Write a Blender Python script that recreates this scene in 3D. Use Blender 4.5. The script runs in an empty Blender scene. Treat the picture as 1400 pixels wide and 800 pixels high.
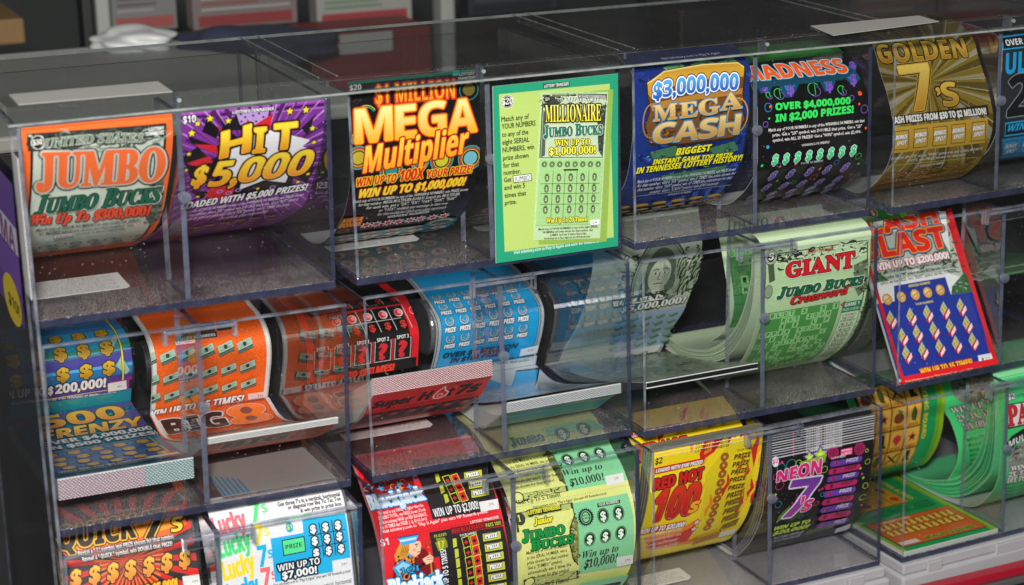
import bpy, math, random
from mathutils import Vector, Matrix
random.seed(7)
sc = bpy.context.scene
COL = sc.collection

# ---------------------------------------------------------------- camera
F_PX = 2719.8                                   # focal length in pixels of a 1400 px wide picture
YAW, PITCH, ROLL = 0.4073, 0.2931, -0.0168
CAM_POS = Vector((-218.2, -1358.5, 268.9))      # millimetres
fw = Vector((math.sin(YAW)*math.cos(PITCH), math.cos(YAW)*math.cos(PITCH), -math.sin(PITCH)))
rt = Vector((math.cos(YAW), -math.sin(YAW), 0))
up = rt.cross(fw)
rt, up = math.cos(ROLL)*rt + math.sin(ROLL)*up, -math.sin(ROLL)*rt + math.cos(ROLL)*up
cam = bpy.data.cameras.new("camera")
cam.sensor_width = 36.0
cam.lens = 36.0*F_PX/1400.0
cam.clip_start, cam.clip_end = 0.05, 50
cam.dof.use_dof = True
cam.dof.focus_distance = 1.58
cam.dof.aperture_fstop = 6.3
co = bpy.data.objects.new("camera", cam)
COL.objects.link(co)
co.matrix_world = Matrix(((rt.x, up.x, -fw.x, CAM_POS.x/1000), (rt.y, up.y, -fw.y, CAM_POS.y/1000),
                          (rt.z, up.z, -fw.z, CAM_POS.z/1000), (0, 0, 0, 1)))
sc.camera = co

# ---------------------------------------------------------------- world, lamps, exposure
w = bpy.data.worlds.new("World"); sc.world = w; w.use_nodes = True
bg = w.node_tree.nodes["Background"]
bg.inputs[0].default_value = (0.80, 0.84, 0.86, 1); bg.inputs[1].default_value = 0.09

def area(name, loc, target, size, power, col):
    l = bpy.data.lights.new(name, "AREA"); l.shape = "DISK"; l.size = size; l.energy = power; l.color = col
    o = bpy.data.objects.new(name, l); COL.objects.link(o)
    o.location = loc
    o.rotation_euler = (Vector(target) - Vector(loc)).to_track_quat('-Z', 'Y').to_euler()
    return o
area("flash_lamp", (-0.30, -1.45, 0.52), (0.36, 0.05, -0.24), 0.16, 43.0, (1.0, 0.97, 0.93))
area("ceiling_lamp", (0.2, -0.7, 2.2), (0.35, 0.05, -0.2), 1.2, 13.0, (1.0, 0.98, 0.96))

sc.view_settings.view_transform = 'Standard'; sc.view_settings.look = 'None'
sc.view_settings.exposure = 0.0; sc.view_settings.gamma = 1.0
sc.render.engine = 'CYCLES'
cy = sc.cycles
cy.transparent_max_bounces = 48; cy.max_bounces = 10; cy.glossy_bounces = 5; cy.diffuse_bounces = 3
cy.use_denoising = True
try:
    cy.denoising_input_passes = 'RGB_ALBEDO_NORMAL'; cy.denoising_prefilter = 'ACCURATE'
except Exception:
    pass
cy.sample_clamp_indirect = 4.0

# ---------------------------------------------------------------- helpers: colour and materials
def lin(c):
    return c/12.92 if c <= 0.04045 else ((c+0.055)/1.055)**2.4
def C(h, k=1.0):
    if not isinstance(h, str): return h
    h = h.lstrip('#')
    return tuple(min(0.95, lin(int(h[i:i+2], 16)/255)*k) for i in (0, 2, 4)) + (1.0,)

def mat(name):
    m = bpy.data.materials.new(name); m.use_nodes = True
    m.node_tree.nodes.clear()
    return m, m.node_tree.nodes, m.node_tree.links
def out(n, l, s):
    o = n.new("ShaderNodeOutputMaterial"); l.new(s, o.inputs[0])
def math_(n, l, op, a, b):
    x = n.new("ShaderNodeMath"); x.operation = op; x.use_clamp = True
    for i, v in enumerate((a, b)):
        if hasattr(v, 'node'): l.new(v, x.inputs[i])
        else: x.inputs[i].default_value = v
    return x.outputs[0]
def specks(n, l, scale, lo, hi, seed=0.0):
    tc = n.new("ShaderNodeTexCoord"); no = n.new("ShaderNodeTexNoise"); no.noise_dimensions = '4D'
    no.inputs["Scale"].default_value = scale; no.inputs["W"].default_value = seed
    no.inputs["Detail"].default_value = 2.0
    l.new(tc.outputs["Object"], no.inputs["Vector"])
    mr = n.new("ShaderNodeMapRange"); mr.inputs[1].default_value = lo; mr.inputs[2].default_value = hi
    l.new(no.outputs[0], mr.inputs[0])
    return mr.outputs[0]

def scratches(n, l):
    """fine rubbed scratches: thin rings of a stretched noise"""
    tc = n.new("ShaderNodeTexCoord"); mp = n.new("ShaderNodeMapping"); mp.inputs["Scale"].default_value = (9, 14, 34); mp.inputs["Rotation"].default_value = (.5, .3, .7)
    no = n.new("ShaderNodeTexNoise"); no.inputs["Scale"].default_value = 2.2; no.inputs["Detail"].default_value = 1.0
    l.new(tc.outputs["Object"], mp.inputs[0]); l.new(mp.outputs[0], no.inputs["Vector"])
    x = n.new("ShaderNodeMath"); x.operation = 'PINGPONG'; x.inputs[1].default_value = .045; l.new(no.outputs[0], x.inputs[0])
    mr = n.new("ShaderNodeMapRange"); mr.inputs[1].default_value = .0442; mr.inputs[2].default_value = .0450; l.new(x.outputs[0], mr.inputs[0])
    return math_(n, l, 'MULTIPLY', mr.outputs[0], specks(n, l, 26.0, .52, .66, 5.0))

def clear(name, tint, ior, dust=None, rough=0.02, dustcol=(0.55, 0.52, 0.50, 1), haze=0.02, swept=False):
    """clear plastic sheet: Fresnel reflection on the outer faces, tinted see-through, optional dust and scratches"""
    m, n, l = mat(name)
    fr = n.new("ShaderNodeFresnel"); fr.inputs[0].default_value = ior
    ge = n.new("ShaderNodeNewGeometry")
    fac = math_(n, l, 'MULTIPLY', fr.outputs[0], math_(n, l, 'SUBTRACT', 1.0, ge.outputs["Backfacing"]))
    tr = n.new("ShaderNodeBsdfTransparent"); tr.inputs[0].default_value = tint
    gl = n.new("ShaderNodeBsdfGlossy"); gl.inputs["Roughness"].default_value = rough
    mx = n.new("ShaderNodeMixShader"); l.new(fac, mx.inputs[0]); l.new(tr.outputs[0], mx.inputs[1]); l.new(gl.outputs[0], mx.inputs[2])
    s = mx.outputs[0]
    if dust:
        fine, flo, fhi, big, blo, bhi, k, base = dust
        a = specks(n, l, fine, flo, fhi); b = specks(n, l, big, blo, bhi, 3.0)
        f = math_(n, l, 'ADD', math_(n, l, 'MULTIPLY', math_(n, l, 'MULTIPLY', a, b), k), base)
        if swept:                                   # dust gathers along the front of a shelf
            tc = n.new("ShaderNodeTexCoord"); sp = n.new("ShaderNodeSeparateXYZ"); l.new(tc.outputs["Object"], sp.inputs[0])
            mr = n.new("ShaderNodeMapRange"); mr.inputs[1].default_value = .01; mr.inputs[2].default_value = .10; mr.inputs[3].default_value = 1.0; mr.inputs[4].default_value = .12
            l.new(sp.outputs[1], mr.inputs[0]); f = math_(n, l, 'MULTIPLY', f, mr.outputs[0])
        f = math_(n, l, 'ADD', f, math_(n, l, 'MULTIPLY', specks(n, l, 9.0, .48, .75, 7.0), haze))      # smudges, raised to paint the panels' milky highlights too
        f = math_(n, l, 'ADD', f, math_(n, l, 'MULTIPLY', scratches(n, l), haze*5))
        f = math_(n, l, 'MULTIPLY', f, math_(n, l, 'SUBTRACT', 1.0, ge.outputs["Backfacing"]))
        df = n.new("ShaderNodeBsdfDiffuse"); df.inputs[0].default_value = dustcol
        m2 = n.new("ShaderNodeMixShader"); l.new(f, m2.inputs[0]); l.new(s, m2.inputs[1]); l.new(df.outputs[0], m2.inputs[2])
        s = m2.outputs[0]
    out(n, l, s)
    return m

def solid(name, col, rough=0.5, metal=0.0, bump=0.0, var=0.0, scale=60.0, coat=0.0):
    m, n, l = mat(name)
    p = n.new("ShaderNodeBsdfPrincipled"); p.inputs["Base Color"].default_value = C(col)
    p.inputs["Roughness"].default_value = rough; p.inputs["Metallic"].default_value = metal
    p.inputs["Coat Weight"].default_value = coat
    if var or bump:
        tc = n.new("ShaderNodeTexCoord"); no = n.new("ShaderNodeTexNoise"); no.inputs["Scale"].default_value = scale
        no.inputs["Detail"].default_value = 5.0
        l.new(tc.outputs["Object"], no.inputs["Vector"])
        if var:
            mx = n.new("ShaderNodeMix"); mx.data_type = 'RGBA'
            c = C(col)
            mx.inputs[6].default_value = tuple(max(0, v*(1-var)) for v in c[:3])+(1,)
            mx.inputs[7].default_value = tuple(min(1, v*(1+var)) for v in c[:3])+(1,)
            l.new(no.outputs[0], mx.inputs[0]); l.new(mx.outputs[2], p.inputs["Base Color"])
        if bump:
            b = n.new("ShaderNodeBump"); b.inputs["Strength"].default_value = bump; b.inputs["Distance"].default_value = 0.002
            l.new(no.outputs[0], b.inputs["Height"]); l.new(b.outputs[0], p.inputs["Normal"])
    out(n, l, p.outputs[0])
    return m

def edge_mat(name, col, k):
    """polished cut edge of the plastic: dark blue grey, half see-through"""
    m, n, l = mat(name)
    p = n.new("ShaderNodeBsdfPrincipled"); p.inputs["Base Color"].default_value = C(col); p.inputs["Roughness"].default_value = 0.18
    p.inputs["Specular IOR Level"].default_value = 0.7
    tr = n.new("ShaderNodeBsdfTransparent"); tr.inputs[0].default_value = (0.75, 0.78, 0.86, 1)
    mx = n.new("ShaderNodeMixShader")
    f = math_(n, l, 'ADD', math_(n, l, 'MULTIPLY', specks(n, l, 70.0, 0.35, 0.65), 0.4), k-.1)
    tc = n.new("ShaderNodeTexCoord"); no = n.new("ShaderNodeTexNoise"); no.inputs["Scale"].default_value = 120.0; l.new(tc.outputs["Object"], no.inputs["Vector"])
    bp = n.new("ShaderNodeBump"); bp.inputs["Strength"].default_value = .35; bp.inputs["Distance"].default_value = .004; l.new(no.outputs[0], bp.inputs["Height"]); l.new(bp.outputs[0], p.inputs["Normal"])
    l.new(f, mx.inputs[0]); l.new(tr.outputs[0], mx.inputs[1]); l.new(p.outputs[0], mx.inputs[2])
    out(n, l, mx.outputs[0])
    return m

def ink(name, rough, metal=0.0, coat=0.0, spec=0.5, grain=0.06):
    """printed paper: the colours of the print are a colour attribute of the mesh, with a fine paper grain"""
    m, n, l = mat(name)
    at = n.new("ShaderNodeAttribute"); at.attribute_name = "print"
    p = n.new("ShaderNodeBsdfPrincipled")
    tc = n.new("ShaderNodeTexCoord"); no = n.new("ShaderNodeTexNoise"); no.inputs["Scale"].default_value = 1400.0; no.inputs["Detail"].default_value = 3
    l.new(tc.outputs["Object"], no.inputs["Vector"])
    mr = n.new("ShaderNodeMapRange"); mr.inputs[1].default_value = 0.3; mr.inputs[2].default_value = 0.7
    mr.inputs[3].default_value = 1-grain*2; mr.inputs[4].default_value = 1+grain*2
    l.new(no.outputs[0], mr.inputs[0])
    mx = n.new("ShaderNodeVectorMath"); mx.operation = 'MULTIPLY'
    l.new(at.outputs["Color"], mx.inputs[0]); l.new(mr.outputs[0], mx.inputs[1])
    l.new(mx.outputs[0], p.inputs["Base Color"])
    p.inputs["Roughness"].default_value = rough; p.inputs["Metallic"].default_value = metal
    p.inputs["Coat Weight"].default_value = coat; p.inputs["Specular IOR Level"].default_value = spec
    p.inputs["Coat Roughness"].default_value = 0.15
    out(n, l, p.outputs[0])
    return m

TINT = (0.972, 0.978, 0.982, 1)
M = dict(
    wall=clear("clear_plastic_wall", TINT, 2.1, (1100, .66, .74, 30, .40, .62, .5, 0.002), haze=.03),
    front=clear("clear_plastic_front", (0.97, 0.975, 0.98, 1), 1.45, (520, .685, .73, 24, .40, .62, .6, 0.002), haze=.035),
    floor=clear("clear_dusty_floor", (0.79, 0.795, 0.81, 1), 2.4, (1500, .54, .64, 15, .28, .52, 1.0, 0.03), 0.03, (.85, .76, .75, 1), haze=.05, swept=True),
    dimmer=clear("dimming_plastic", (0.70, 0.71, 0.73, 1), 1.9, (900, .66, .74, 20, .40, .62, .4, 0.004)),
    lid=clear("clear_lid", (0.80, 0.815, 0.82, 1), 1.75, (900, .64, .74, 14, .40, .60, .5, 0.016), 0.05),
    edge=edge_mat("plastic_cut_edge", '#33374c', 0.74),
    post=edge_mat("plastic_post_edge", '#5d6374', 0.62),
    edge2=edge_mat("plastic_pale_edge", '#9297a4', 0.30),
    lidedge=edge_mat("lid_cut_edge", '#9aa09c', 0.72),
    paper=ink("printed_paper", 0.32, coat=0.22),
    gloss=ink("printed_film", 0.20, coat=0.7),
    board=ink("printed_card", 0.40, coat=0.05),
    foil=ink("printed_foil", 0.32, 0.22, coat=0.1),
    silver=solid("silver_film", '#b9bcc0', 0.22, 0.9),
    strip=solid("grey_white_paper", '#a6a69f', 0.6, var=.06),
    white=solid("white_sticker", '#d9d9d4', 0.5, var=.06),
    tray=solid("grey_tray_plastic", '#a9a9ad', 0.45, var=.08, bump=.05),
    red=solid("red_trim", '#a3142c', 0.35),
    steel=solid("steel_trim", '#9a9a98', 0.35, 0.8),
    counter=solid("dark_grey_counter", '#58584f', 0.6, var=.15, bump=.1),
    dark=solid("dark_plastic", '#1c1d20', 0.5),
)

# ---------------------------------------------------------------- helpers: objects
def mesh_obj(name, verts, faces, mats, parent=None, mi=None, cols=None, loc=None, smooth=False):
    me = bpy.data.meshes.new(name)
    me.from_pydata([(x*.001, y*.001, z*.001) for x, y, z in verts], [], faces)
    for m in mats: me.materials.append(m)
    if mi: me.polygons.foreach_set('material_index', mi)
    if smooth: me.polygons.foreach_set('use_smooth', [True]*len(me.polygons))
    if cols:
        a = me.color_attributes.new("print", 'FLOAT_COLOR', 'POINT')
        a.data.foreach_set('color', [c for q in cols for c in q])
    me.update()
    o = bpy.data.objects.new(name, me); COL.objects.link(o)
    if parent: o.parent = parent
    if loc: o.location = loc
    return o
def tag(o, label, cat, group=None, kind=None):
    o['label'] = label; o['category'] = cat
    if group: o['group'] = group
    if kind: o['kind'] = kind
    return o
def empty(name, loc=(0, 0, 0), rz=0.0):
    o = bpy.data.objects.new(name, None); COL.objects.link(o)
    o.location = loc; o.rotation_euler = (0, 0, rz); o.empty_display_size = 0.02
    return o

class MB:
    """a mesh in millimetres made of boxes, prisms and tubes"""
    def __init__(s): s.v = []; s.f = []; s.m = []
    def hexa(s, p, mi):           # p: 8 corners, bottom 4 then top 4; mi: material per face (bottom, top, front, right, back, left)
        b = len(s.v); s.v += [tuple(q) for q in p]
        for q, k in zip(((3, 2, 1, 0), (4, 5, 6, 7), (0, 1, 5, 4), (1, 2, 6, 5), (2, 3, 7, 6), (3, 0, 4, 7)), mi):
            s.f.append(tuple(b+i for i in q)); s.m.append(k)
    def box(s, x0, x1, y0, y1, z0, z1, mi=0, sh=0.0):
        """sh: how far the top edge stands behind (+) or ahead (-) of the bottom edge"""
        if isinstance(mi, int): mi = (mi,)*6
        s.hexa([(x0, y0, z0), (x1, y0, z0), (x1, y1, z0), (x0, y1, z0), (x0, y0+sh, z1), (x1, y0+sh, z1), (x1, y1+sh, z1), (x0, y1+sh, z1)], mi)
    def prism(s, pts, x0, x1, mi=0, cap=None):    # (y,z) outline swept along x
        b = len(s.v); n = len(pts)
        s.v += [(x0, y, z) for y, z in pts] + [(x1, y, z) for y, z in pts]
        for i in range(n):
            j = (i+1) % n
            s.f.append((b+i, b+j, b+n+j, b+n+i)); s.m.append(mi)
        s.f.append(tuple(b+i for i in range(n))[::-1]); s.f.append(tuple(b+n+i for i in range(n)))
        s.m += [mi if cap is None else cap]*2
    def tube(s, c, ax, r, h, mi=0, seg=20, r2=None):
        r2 = r if r2 is None else r2
        b = len(s.v); ax = Vector(ax).normalized(); a = ax.orthogonal().normalized(); e = ax.cross(a)
        for k, rr in ((0, r), (1, r2)):
            for i in range(seg):
                t = 2*math.pi*i/seg
                s.v.append(tuple(Vector(c)+ax*h*k+(a*math.cos(t)+e*math.sin(t))*rr))
        for i in range(seg):
            j = (i+1) % seg
            s.f.append((b+i, b+j, b+seg+j, b+seg+i)); s.m.append(mi)
        s.f.append(tuple(b+i for i in range(seg))[::-1]); s.f.append(tuple(b+seg+i for i in range(seg))); s.m += [mi, mi]
    def build(s, name, mats, parent=None, off=(0, 0, 0), smooth=False, bev=0.0):
        v = [(x-off[0], y-off[1], z-off[2]) for x, y, z in s.v]
        o = mesh_obj(name, v, s.f, mats, parent, s.m, smooth=smooth)
        if bev:
            b = o.modifiers.new("bevel", 'BEVEL'); b.width = bev*.001; b.segments = 2; b.limit_method = 'ANGLE'
        return o

# ---------------------------------------------------------------- helpers: the dispenser's lattice, in millimetres
W, H = 224.0, 152.46
MODS = [(0, -4, 0), (239.73, -5.28, .0211), (468.9, -10.95, .0326), (710.59, -8.14, .064)]
STEP = 16.8
SL = [-6.0, 5.0, 5.0, 5.0]                          # lean of each column's front over one row
def front_y(m, z):
    """where the front pane of column m stands at height z (its own coordinates)"""
    r = min(3, max(1, math.ceil(-z/H + 1e-6)))
    return -STEP*(r-1) + SL[m]*((z + r*H)/H)
def to_world(m, p):
    x0, y0, a = MODS[m]; c, s = math.cos(a), math.sin(a)
    return Vector((x0 + p[0]*c - p[1]*s, y0 + p[0]*s + p[1]*c, p[2]))
def ray(px, py):
    return CAM_POS, fw*F_PX + rt*(px-700) - up*(py-400)
def local_ray(m, px, py):
    o, d = ray(px, py); x0, y0, a = MODS[m]; c, s = math.cos(a), math.sin(a)
    q = o - Vector((x0, y0, 0))
    return Vector((c*q.x + s*q.y, -s*q.x + c*q.y, q.z)), Vector((c*d.x + s*d.y, -s*d.x + c*d.y, d.z))
def on_x(m, px, py, x):
    o, d = local_ray(m, px, py); t = (x-o.x)/d.x; q = o + d*t
    return (q.y, q.z)
def on_y(px, py, y):
    o, d = ray(px, py); return o + d*((y-o.y)/d.y)
def on_z(px, py, z):
    o, d = ray(px, py); return o + d*((z-o.z)/d.z)
import bisect
# ---------------------------------------------------------------- helpers: lettering
_STY = {'serif': (0x1d400, 0x1d41a, 0x1d7ce), 'serifi': (0x1d468, 0x1d482, 0x1d7ce), 'bold': (0x1d5d4, 0x1d5ee, 0x1d7ec),
        'boldi': (0x1d63c, 0x1d656, 0x1d7ec)}
_cache = {}
_tc = bpy.data.curves.new("lettering", 'FONT'); _to = bpy.data.objects.new("lettering", _tc)
def _mesh(body, off, res):
    _tc.body = body; _tc.offset = off; _tc.resolution_u = res
    me = _to.to_mesh()
    v = [(q.co.x, q.co.y) for q in me.vertices]; f = [tuple(p.vertices) for p in me.polygons]
    _to.to_mesh_clear()
    return v, f
def glyph(ch, style, res):
    """outline triangles and advance of one character; slanted styles lean an upright letter"""
    k = (ch, style, res)
    if k in _cache: return _cache[k]
    if style in ('boldi', 'sansi'):
        v, f, adv = glyph(ch, style[:-1], res); _cache[k] = ([(x+.2*y, y) for x, y in v], f, adv); return _cache[k]
    if style in _STY:
        A, a, d = _STY[style]
        c = chr(A+ord(ch)-65) if 'A' <= ch <= 'Z' else chr(a+ord(ch)-97) if 'a' <= ch <= 'z' else chr(d+int(ch)) if ch.isdigit() else ch
    else: c = ch
    plain = style in _STY and not ch.isalnum()
    if 0 not in _cache: _cache[0] = max(q[0] for q in _mesh('HH', 0, 1)[0])
    if c not in _cache: _cache[c] = max(q[0] for q in _mesh('H'+c+'H', 0, 1)[0])-_cache[0]
    v, f = ([], []) if ch == ' ' else _mesh(c, 0.022 if plain else 0.012 if res == 1 and style == 'sans' else 0.0, res)
    if plain and style == 'serifi': v = [(x+0.2*y, y) for x, y in v]
    _cache[k] = (v, f, _cache[c])
    return _cache[k]
def run(body, style, res):
    x = 0.0; V = []; F = []
    for ch in body:
        v, f, adv = glyph(ch, style, res); b = len(V)
        V += [(x+p, q) for p, q in v]; F += [tuple(b+i for i in t) for t in f]; x += adv
    return V, F, x
def lettering(body, style='bold', res=3):
    """flat triangles of a string; baseline at 0, capital height 1"""
    if res == 1: style = {'bold': 'sans', 'boldi': 'sansi', 'serif': 'sans', 'serifi': 'sansi'}.get(style, style)
    sc_ = style.endswith('_sc')
    base = style[:-3] if sc_ else style
    runs = []; cur = ''; kind = None
    for ch in body:
        k = (ch.isalnum() or ch == ' ', sc_ and ch.islower())
        if k != kind and cur: runs.append((cur, kind)); cur = ''
        cur += ch; kind = k
    if cur: runs.append((cur, kind))
    x = 0.0; V = []; F = []
    cap = 0.729 if base not in _STY else {'serif': .676, 'serifi': .676, 'bold': .714, 'boldi': .714}[base]
    for r, (_, small) in runs:
        s = 0.80 if small else 1.0
        v, f, adv = run(r.upper() if small else r, base, res)
        b = len(V)
        V += [((x+p*s), q*s/cap) for p, q in v]; F += [tuple(b+i for i in t) for t in f]
        x += adv*s
    return V, F

# ---------------------------------------------------------------- helpers: paper sheets that carry printing
def smooth_profile(groups, step=3.0):
    """(y,z) points; each inner list is a smooth curve, the lists meet in sharp folds"""
    outp = []
    for g in groups:
        if len(g) == 2:
            seg = [g[0], g[1]]
        else:
            seg = [g[0]]
            P = [(2*g[0][0]-g[1][0], 2*g[0][1]-g[1][1])] + list(g) + [(2*g[-1][0]-g[-2][0], 2*g[-1][1]-g[-2][1])]
            for i in range(1, len(P)-2):
                d = math.dist(P[i], P[i+1]); n = max(1, round(d/step))
                for k in range(1, n+1):
                    t = k/n
                    seg.append(tuple(0.5*((2*P[i][j]) + (-P[i-1][j]+P[i+1][j])*t + (2*P[i-1][j]-5*P[i][j]+4*P[i+1][j]-P[i+2][j])*t*t
                                          + (-P[i-1][j]+3*P[i][j]-3*P[i+1][j]+P[i+2][j])*t**3) for j in (0, 1)))
        outp += seg if not outp else seg[1:] if math.dist(seg[0], outp[-1]) < .5 else seg
    return outp

class Sheet:
    """a strip of printed paper: a side-view profile swept over the width, with flat inks laid on it"""
    def __init__(s, m, x0, x1, groups, base, thick=0.3, back=None, step=3.0, clamp=True):
        s.m, s.x0, s.x1 = m, x0, x1
        s.p = smooth_profile(groups, step)
        if clamp: s.p = [(max(y, front_y(m, z)+1.2), z) for y, z in s.p]
        s.a = [0.0]
        for i in range(1, len(s.p)): s.a.append(s.a[-1] + math.dist(s.p[i-1], s.p[i]))
        s.L = s.a[-1]; s.w = x1-x0
        s.seg = []; s._sc = {}
        for i in range(len(s.p)-1):
            d = math.dist(s.p[i], s.p[i+1]) or 1e-6
            s.seg.append(((s.p[i+1][0]-s.p[i][0])/d, (s.p[i+1][1]-s.p[i][1])/d))
        s.nv = []
        for i in range(len(s.p)):
            a = s.seg[max(0, i-1)]; b = s.seg[min(len(s.seg)-1, i)]
            t = (a[0]+b[0], a[1]+b[1]); h = math.hypot(*t) or 1
            s.nv.append((t[1]/h, -t[0]/h))
        s.lay = 0; s.thick = thick; s.rng = None
        s.V = []; s.F = []; s.C = []
        s.base = C(base); s.back = C(back or '#d8d8d2')
        s.lo, s.hi = 0.0, s.L
    # -- photo pixel to paper coordinates (u across, v along the strip)
    def uv(s, px, py):
        if s.rng is None: lo, hi = 0, len(s.seg)
        else: lo, hi = s.rng
        o, d = local_ray(s.m, px, py); best = None; near = None
        for i in range(lo, hi):
            (ay, az), (by, bz) = s.p[i], s.p[i+1]; ey, ez = by-ay, bz-az
            den = d.y*ez - d.z*ey
            if abs(den) < 1e-9: continue
            t = ((ay-o.y)*ez - (az-o.z)*ey)/den
            k = ((ay-o.y)*d.z - (az-o.z)*d.y)/den
            if den > 0: pass
            if -0.001 <= k <= 1.001:
                if best is None or t < best[0]: best = (t, i, k)
            else:
                e = (abs(k-.5)-.5)*math.hypot(ey, ez)
                if near is None or e < near[0]: near = (e, t, i, k)
        if best is None:
            _, t, i, k = near
        else: t, i, k = best
        return (o.x + d.x*t - s.x0, s.a[i] + k*(s.a[i+1]-s.a[i]))
    def part(s, v0, v1):
        """look up pixels only on this stretch of the strip"""
        if v0 is None: s.rng = None; return
        idx = [i for i in range(len(s.seg)) if s.a[i+1] > v0 and s.a[i] < v1]; s.rng = (idx[0], idx[-1]+1)
    def surf(s, u, v, h):
        A = s.a; L = s.L+2.0
        v = -2.0 if v < -2.0 else L if v > L else v
        i = bisect.bisect_right(A, v)-1
        n = len(s.seg)-1
        i = 0 if i < 0 else n if i > n else i
        k = (v-A[i])/((A[i+1]-A[i]) or 1e-6); (y0, z0), (y1, z1) = s.p[i], s.p[i+1]; (a0, b0), (a1, b1) = s.nv[i], s.nv[i+1]
        return (s.x0+u, y0+(y1-y0)*k+(a0+(a1-a0)*k)*h, z0+(z1-z0)*k+(b0+(b1-b0)*k)*h)
    # -- inks
    def add(s, V, F, col, h=None):
        """V: (u,v) points, F: convex faces; col: colour or function of (u,v); cut at the creases of the strip"""
        if h is None: s.lay += 1; h = 0.02 + s.lay*0.012
        fn = col if callable(col) else None; cc = None if fn else C(col)
        A = s.a
        for f in F:
            poly = [V[i] for i in f]
            lo = min(q[1] for q in poly); hi = max(q[1] for q in poly)
            ul = min(q[0] for q in poly); uh = max(q[0] for q in poly)
            if hi <= s.lo or lo >= s.hi or uh <= 0 or ul >= s.w: continue
            if lo < s.lo: poly = clip(poly, 1, s.lo, 1)
            if hi > s.hi: poly = clip(poly, 1, s.hi, -1)
            if ul < 0: poly = clip(poly, 0, 0.0, 1)
            if uh > s.w: poly = clip(poly, 0, s.w, -1)
            if len(poly) < 3: continue
            lo = max(lo, s.lo); hi = min(hi, s.hi)
            cuts = A[max(1, bisect.bisect_right(A, lo+1e-4)):min(len(A)-1, bisect.bisect_left(A, hi-1e-4))]
            pieces = []
            for x in cuts:
                a = clip(poly, 1, x, -1)
                if len(a) > 2: pieces.append(a)
                poly = clip(poly, 1, x, 1)
                if len(poly) < 3: break
            if len(poly) > 2: pieces.append(poly)
            for q in pieces:
                b = len(s.V)
                for u, v in q:
                    s.V.append(s.surf(u, v, h)); s.C.append(C(fn(u, v)) if fn else cc)
                s.F.append(tuple(range(b, b+len(q))))
    def px(s, pts): return [s.uv(*p) for p in pts]
    def poly_uv(s, pts, col, h=None):
        V, F = fill(pts); s.add(V, F, col, h)
    def P(s, pts, col): s.poly_uv(s.px(pts), col)
    def R(s, u0, v0, u1, v1, col): s.add([(u0, v0), (u1, v0), (u1, v1), (u0, v1)], [(0, 1, 2, 3)], col)
    def D(s, c, ru, rv, col, n=20, rot=0.0, uv=False):
        cu, cv = c if uv else s.uv(*c)
        s.add([(cu+ru*math.cos(2*math.pi*i/n), cv+rv*math.sin(2*math.pi*i/n)) for i in range(n)], [tuple(range(n))], col)
    def O(s, c, ru, rv, t, col, n=22, a0=0.0, a1=360.0, uv=False):
        cu, cv = c if uv else s.uv(*c); V = []; F = []
        for i in range(n+1):
            a = math.radians(a0+(a1-a0)*i/n); V += [(cu+ru*math.cos(a), cv+rv*math.sin(a)), (cu+(ru-t)*math.cos(a), cv+(rv-t)*math.sin(a))]
            if i: F.append((2*i-2, 2*i, 2*i+1, 2*i-1))
        s.add(V, F, col)
    def line(s, pts, w, col, uv=False, taper=False):
        q = pts if uv else s.px(pts); V = []; F = []
        for i in range(len(q)):
            a = q[max(0, i-1)]; b = q[min(len(q)-1, i+1)]; d = math.dist(a, b) or 1
            n = ((b[1]-a[1])/d, -(b[0]-a[0])/d); k = w/2*(math.sin(math.pi*min(1, (i+.35)/(len(q)-.3))) if taper else 1)
            V += [(q[i][0]+n[0]*k, q[i][1]+n[1]*k), (q[i][0]-n[0]*k, q[i][1]-n[1]*k)]
            if i: F.append((2*i-2, 2*i, 2*i+1, 2*i-1))
        s.add(V, F, col)
    def star(s, c, r, col, n=5, k=.45, rim=None, rot=0.0, uv=False):
        cu, cv = c if uv else s.uv(*c)
        def pts(q): return [(cu+q*(1 if i % 2 == 0 else k)*math.sin(math.pi*i/n+rot), cv-q*(1 if i % 2 == 0 else k)*math.cos(math.pi*i/n+rot)) for i in range(2*n)]
        for q, cc in (([(r*1.4, rim)] if rim else []) + [(r, col)]):
            p = pts(q)+[(cu, cv)]; s.add(p, [(i, (i+1) % (2*n), 2*n) for i in range(2*n)], cc)
    def burst(s, c, n, r0, r1, col, w=.5, uv=False, jit=0.0, rot=0.0):
        cu, cv = c if uv else s.uv(*c); V = []; F = []
        for i in range(n):
            a = 2*math.pi*(i+rot)/n; h = math.pi/n*w*(1+random.uniform(-jit, jit)); b = len(V)
            V += [(cu+r0*math.cos(a), cv+r0*math.sin(a)), (cu+r1*math.cos(a-h), cv+r1*math.sin(a-h)), (cu+r1*math.cos(a+h), cv+r1*math.sin(a+h))]
            F.append((b, b+1, b+2))
        s.add(V, F, col)
    def T_uv(s, body, u0, v0, u1, v1, h, col, style='bold', rim=(), arc=0.0, grad=None, res=3, skew=0.0, shadow=None, hs=None):
        """lettering from (u0,v0) to (u1,v1) on the baseline, capitals h high; rim: [(colour, width), ...] outermost first"""
        V, F = lettering(body, style, res)
        xs = [p[0] for p in V]; a, b = min(xs), max(xs)
        Q = []
        for x, y in V:
            t = (x-a)/((b-a) or 1); hh = h if hs is None else h*(hs[0]+(hs[1]-hs[0])*t)
            Q.append((u0+(u1-u0)*t+y*hh*skew, v0+(v1-v0)*t-y*hh-arc*4*t*(1-t)))
        if shadow:
            sc_, du, dv = shadow; s.lay += 1
            s.add([(u+du, v+dv) for u, v in Q], F, sc_)
        for cc, wd in rim:
            s.lay += 1; h0 = 0.02+s.lay*.012; n = 8 if wd < .9 else 12
            for i in range(n):
                t = 2*math.pi*i/n
                s.add([(u+wd*math.cos(t), v+wd*math.sin(t)) for u, v in Q], F, cc, h0+i*.0009)
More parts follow.
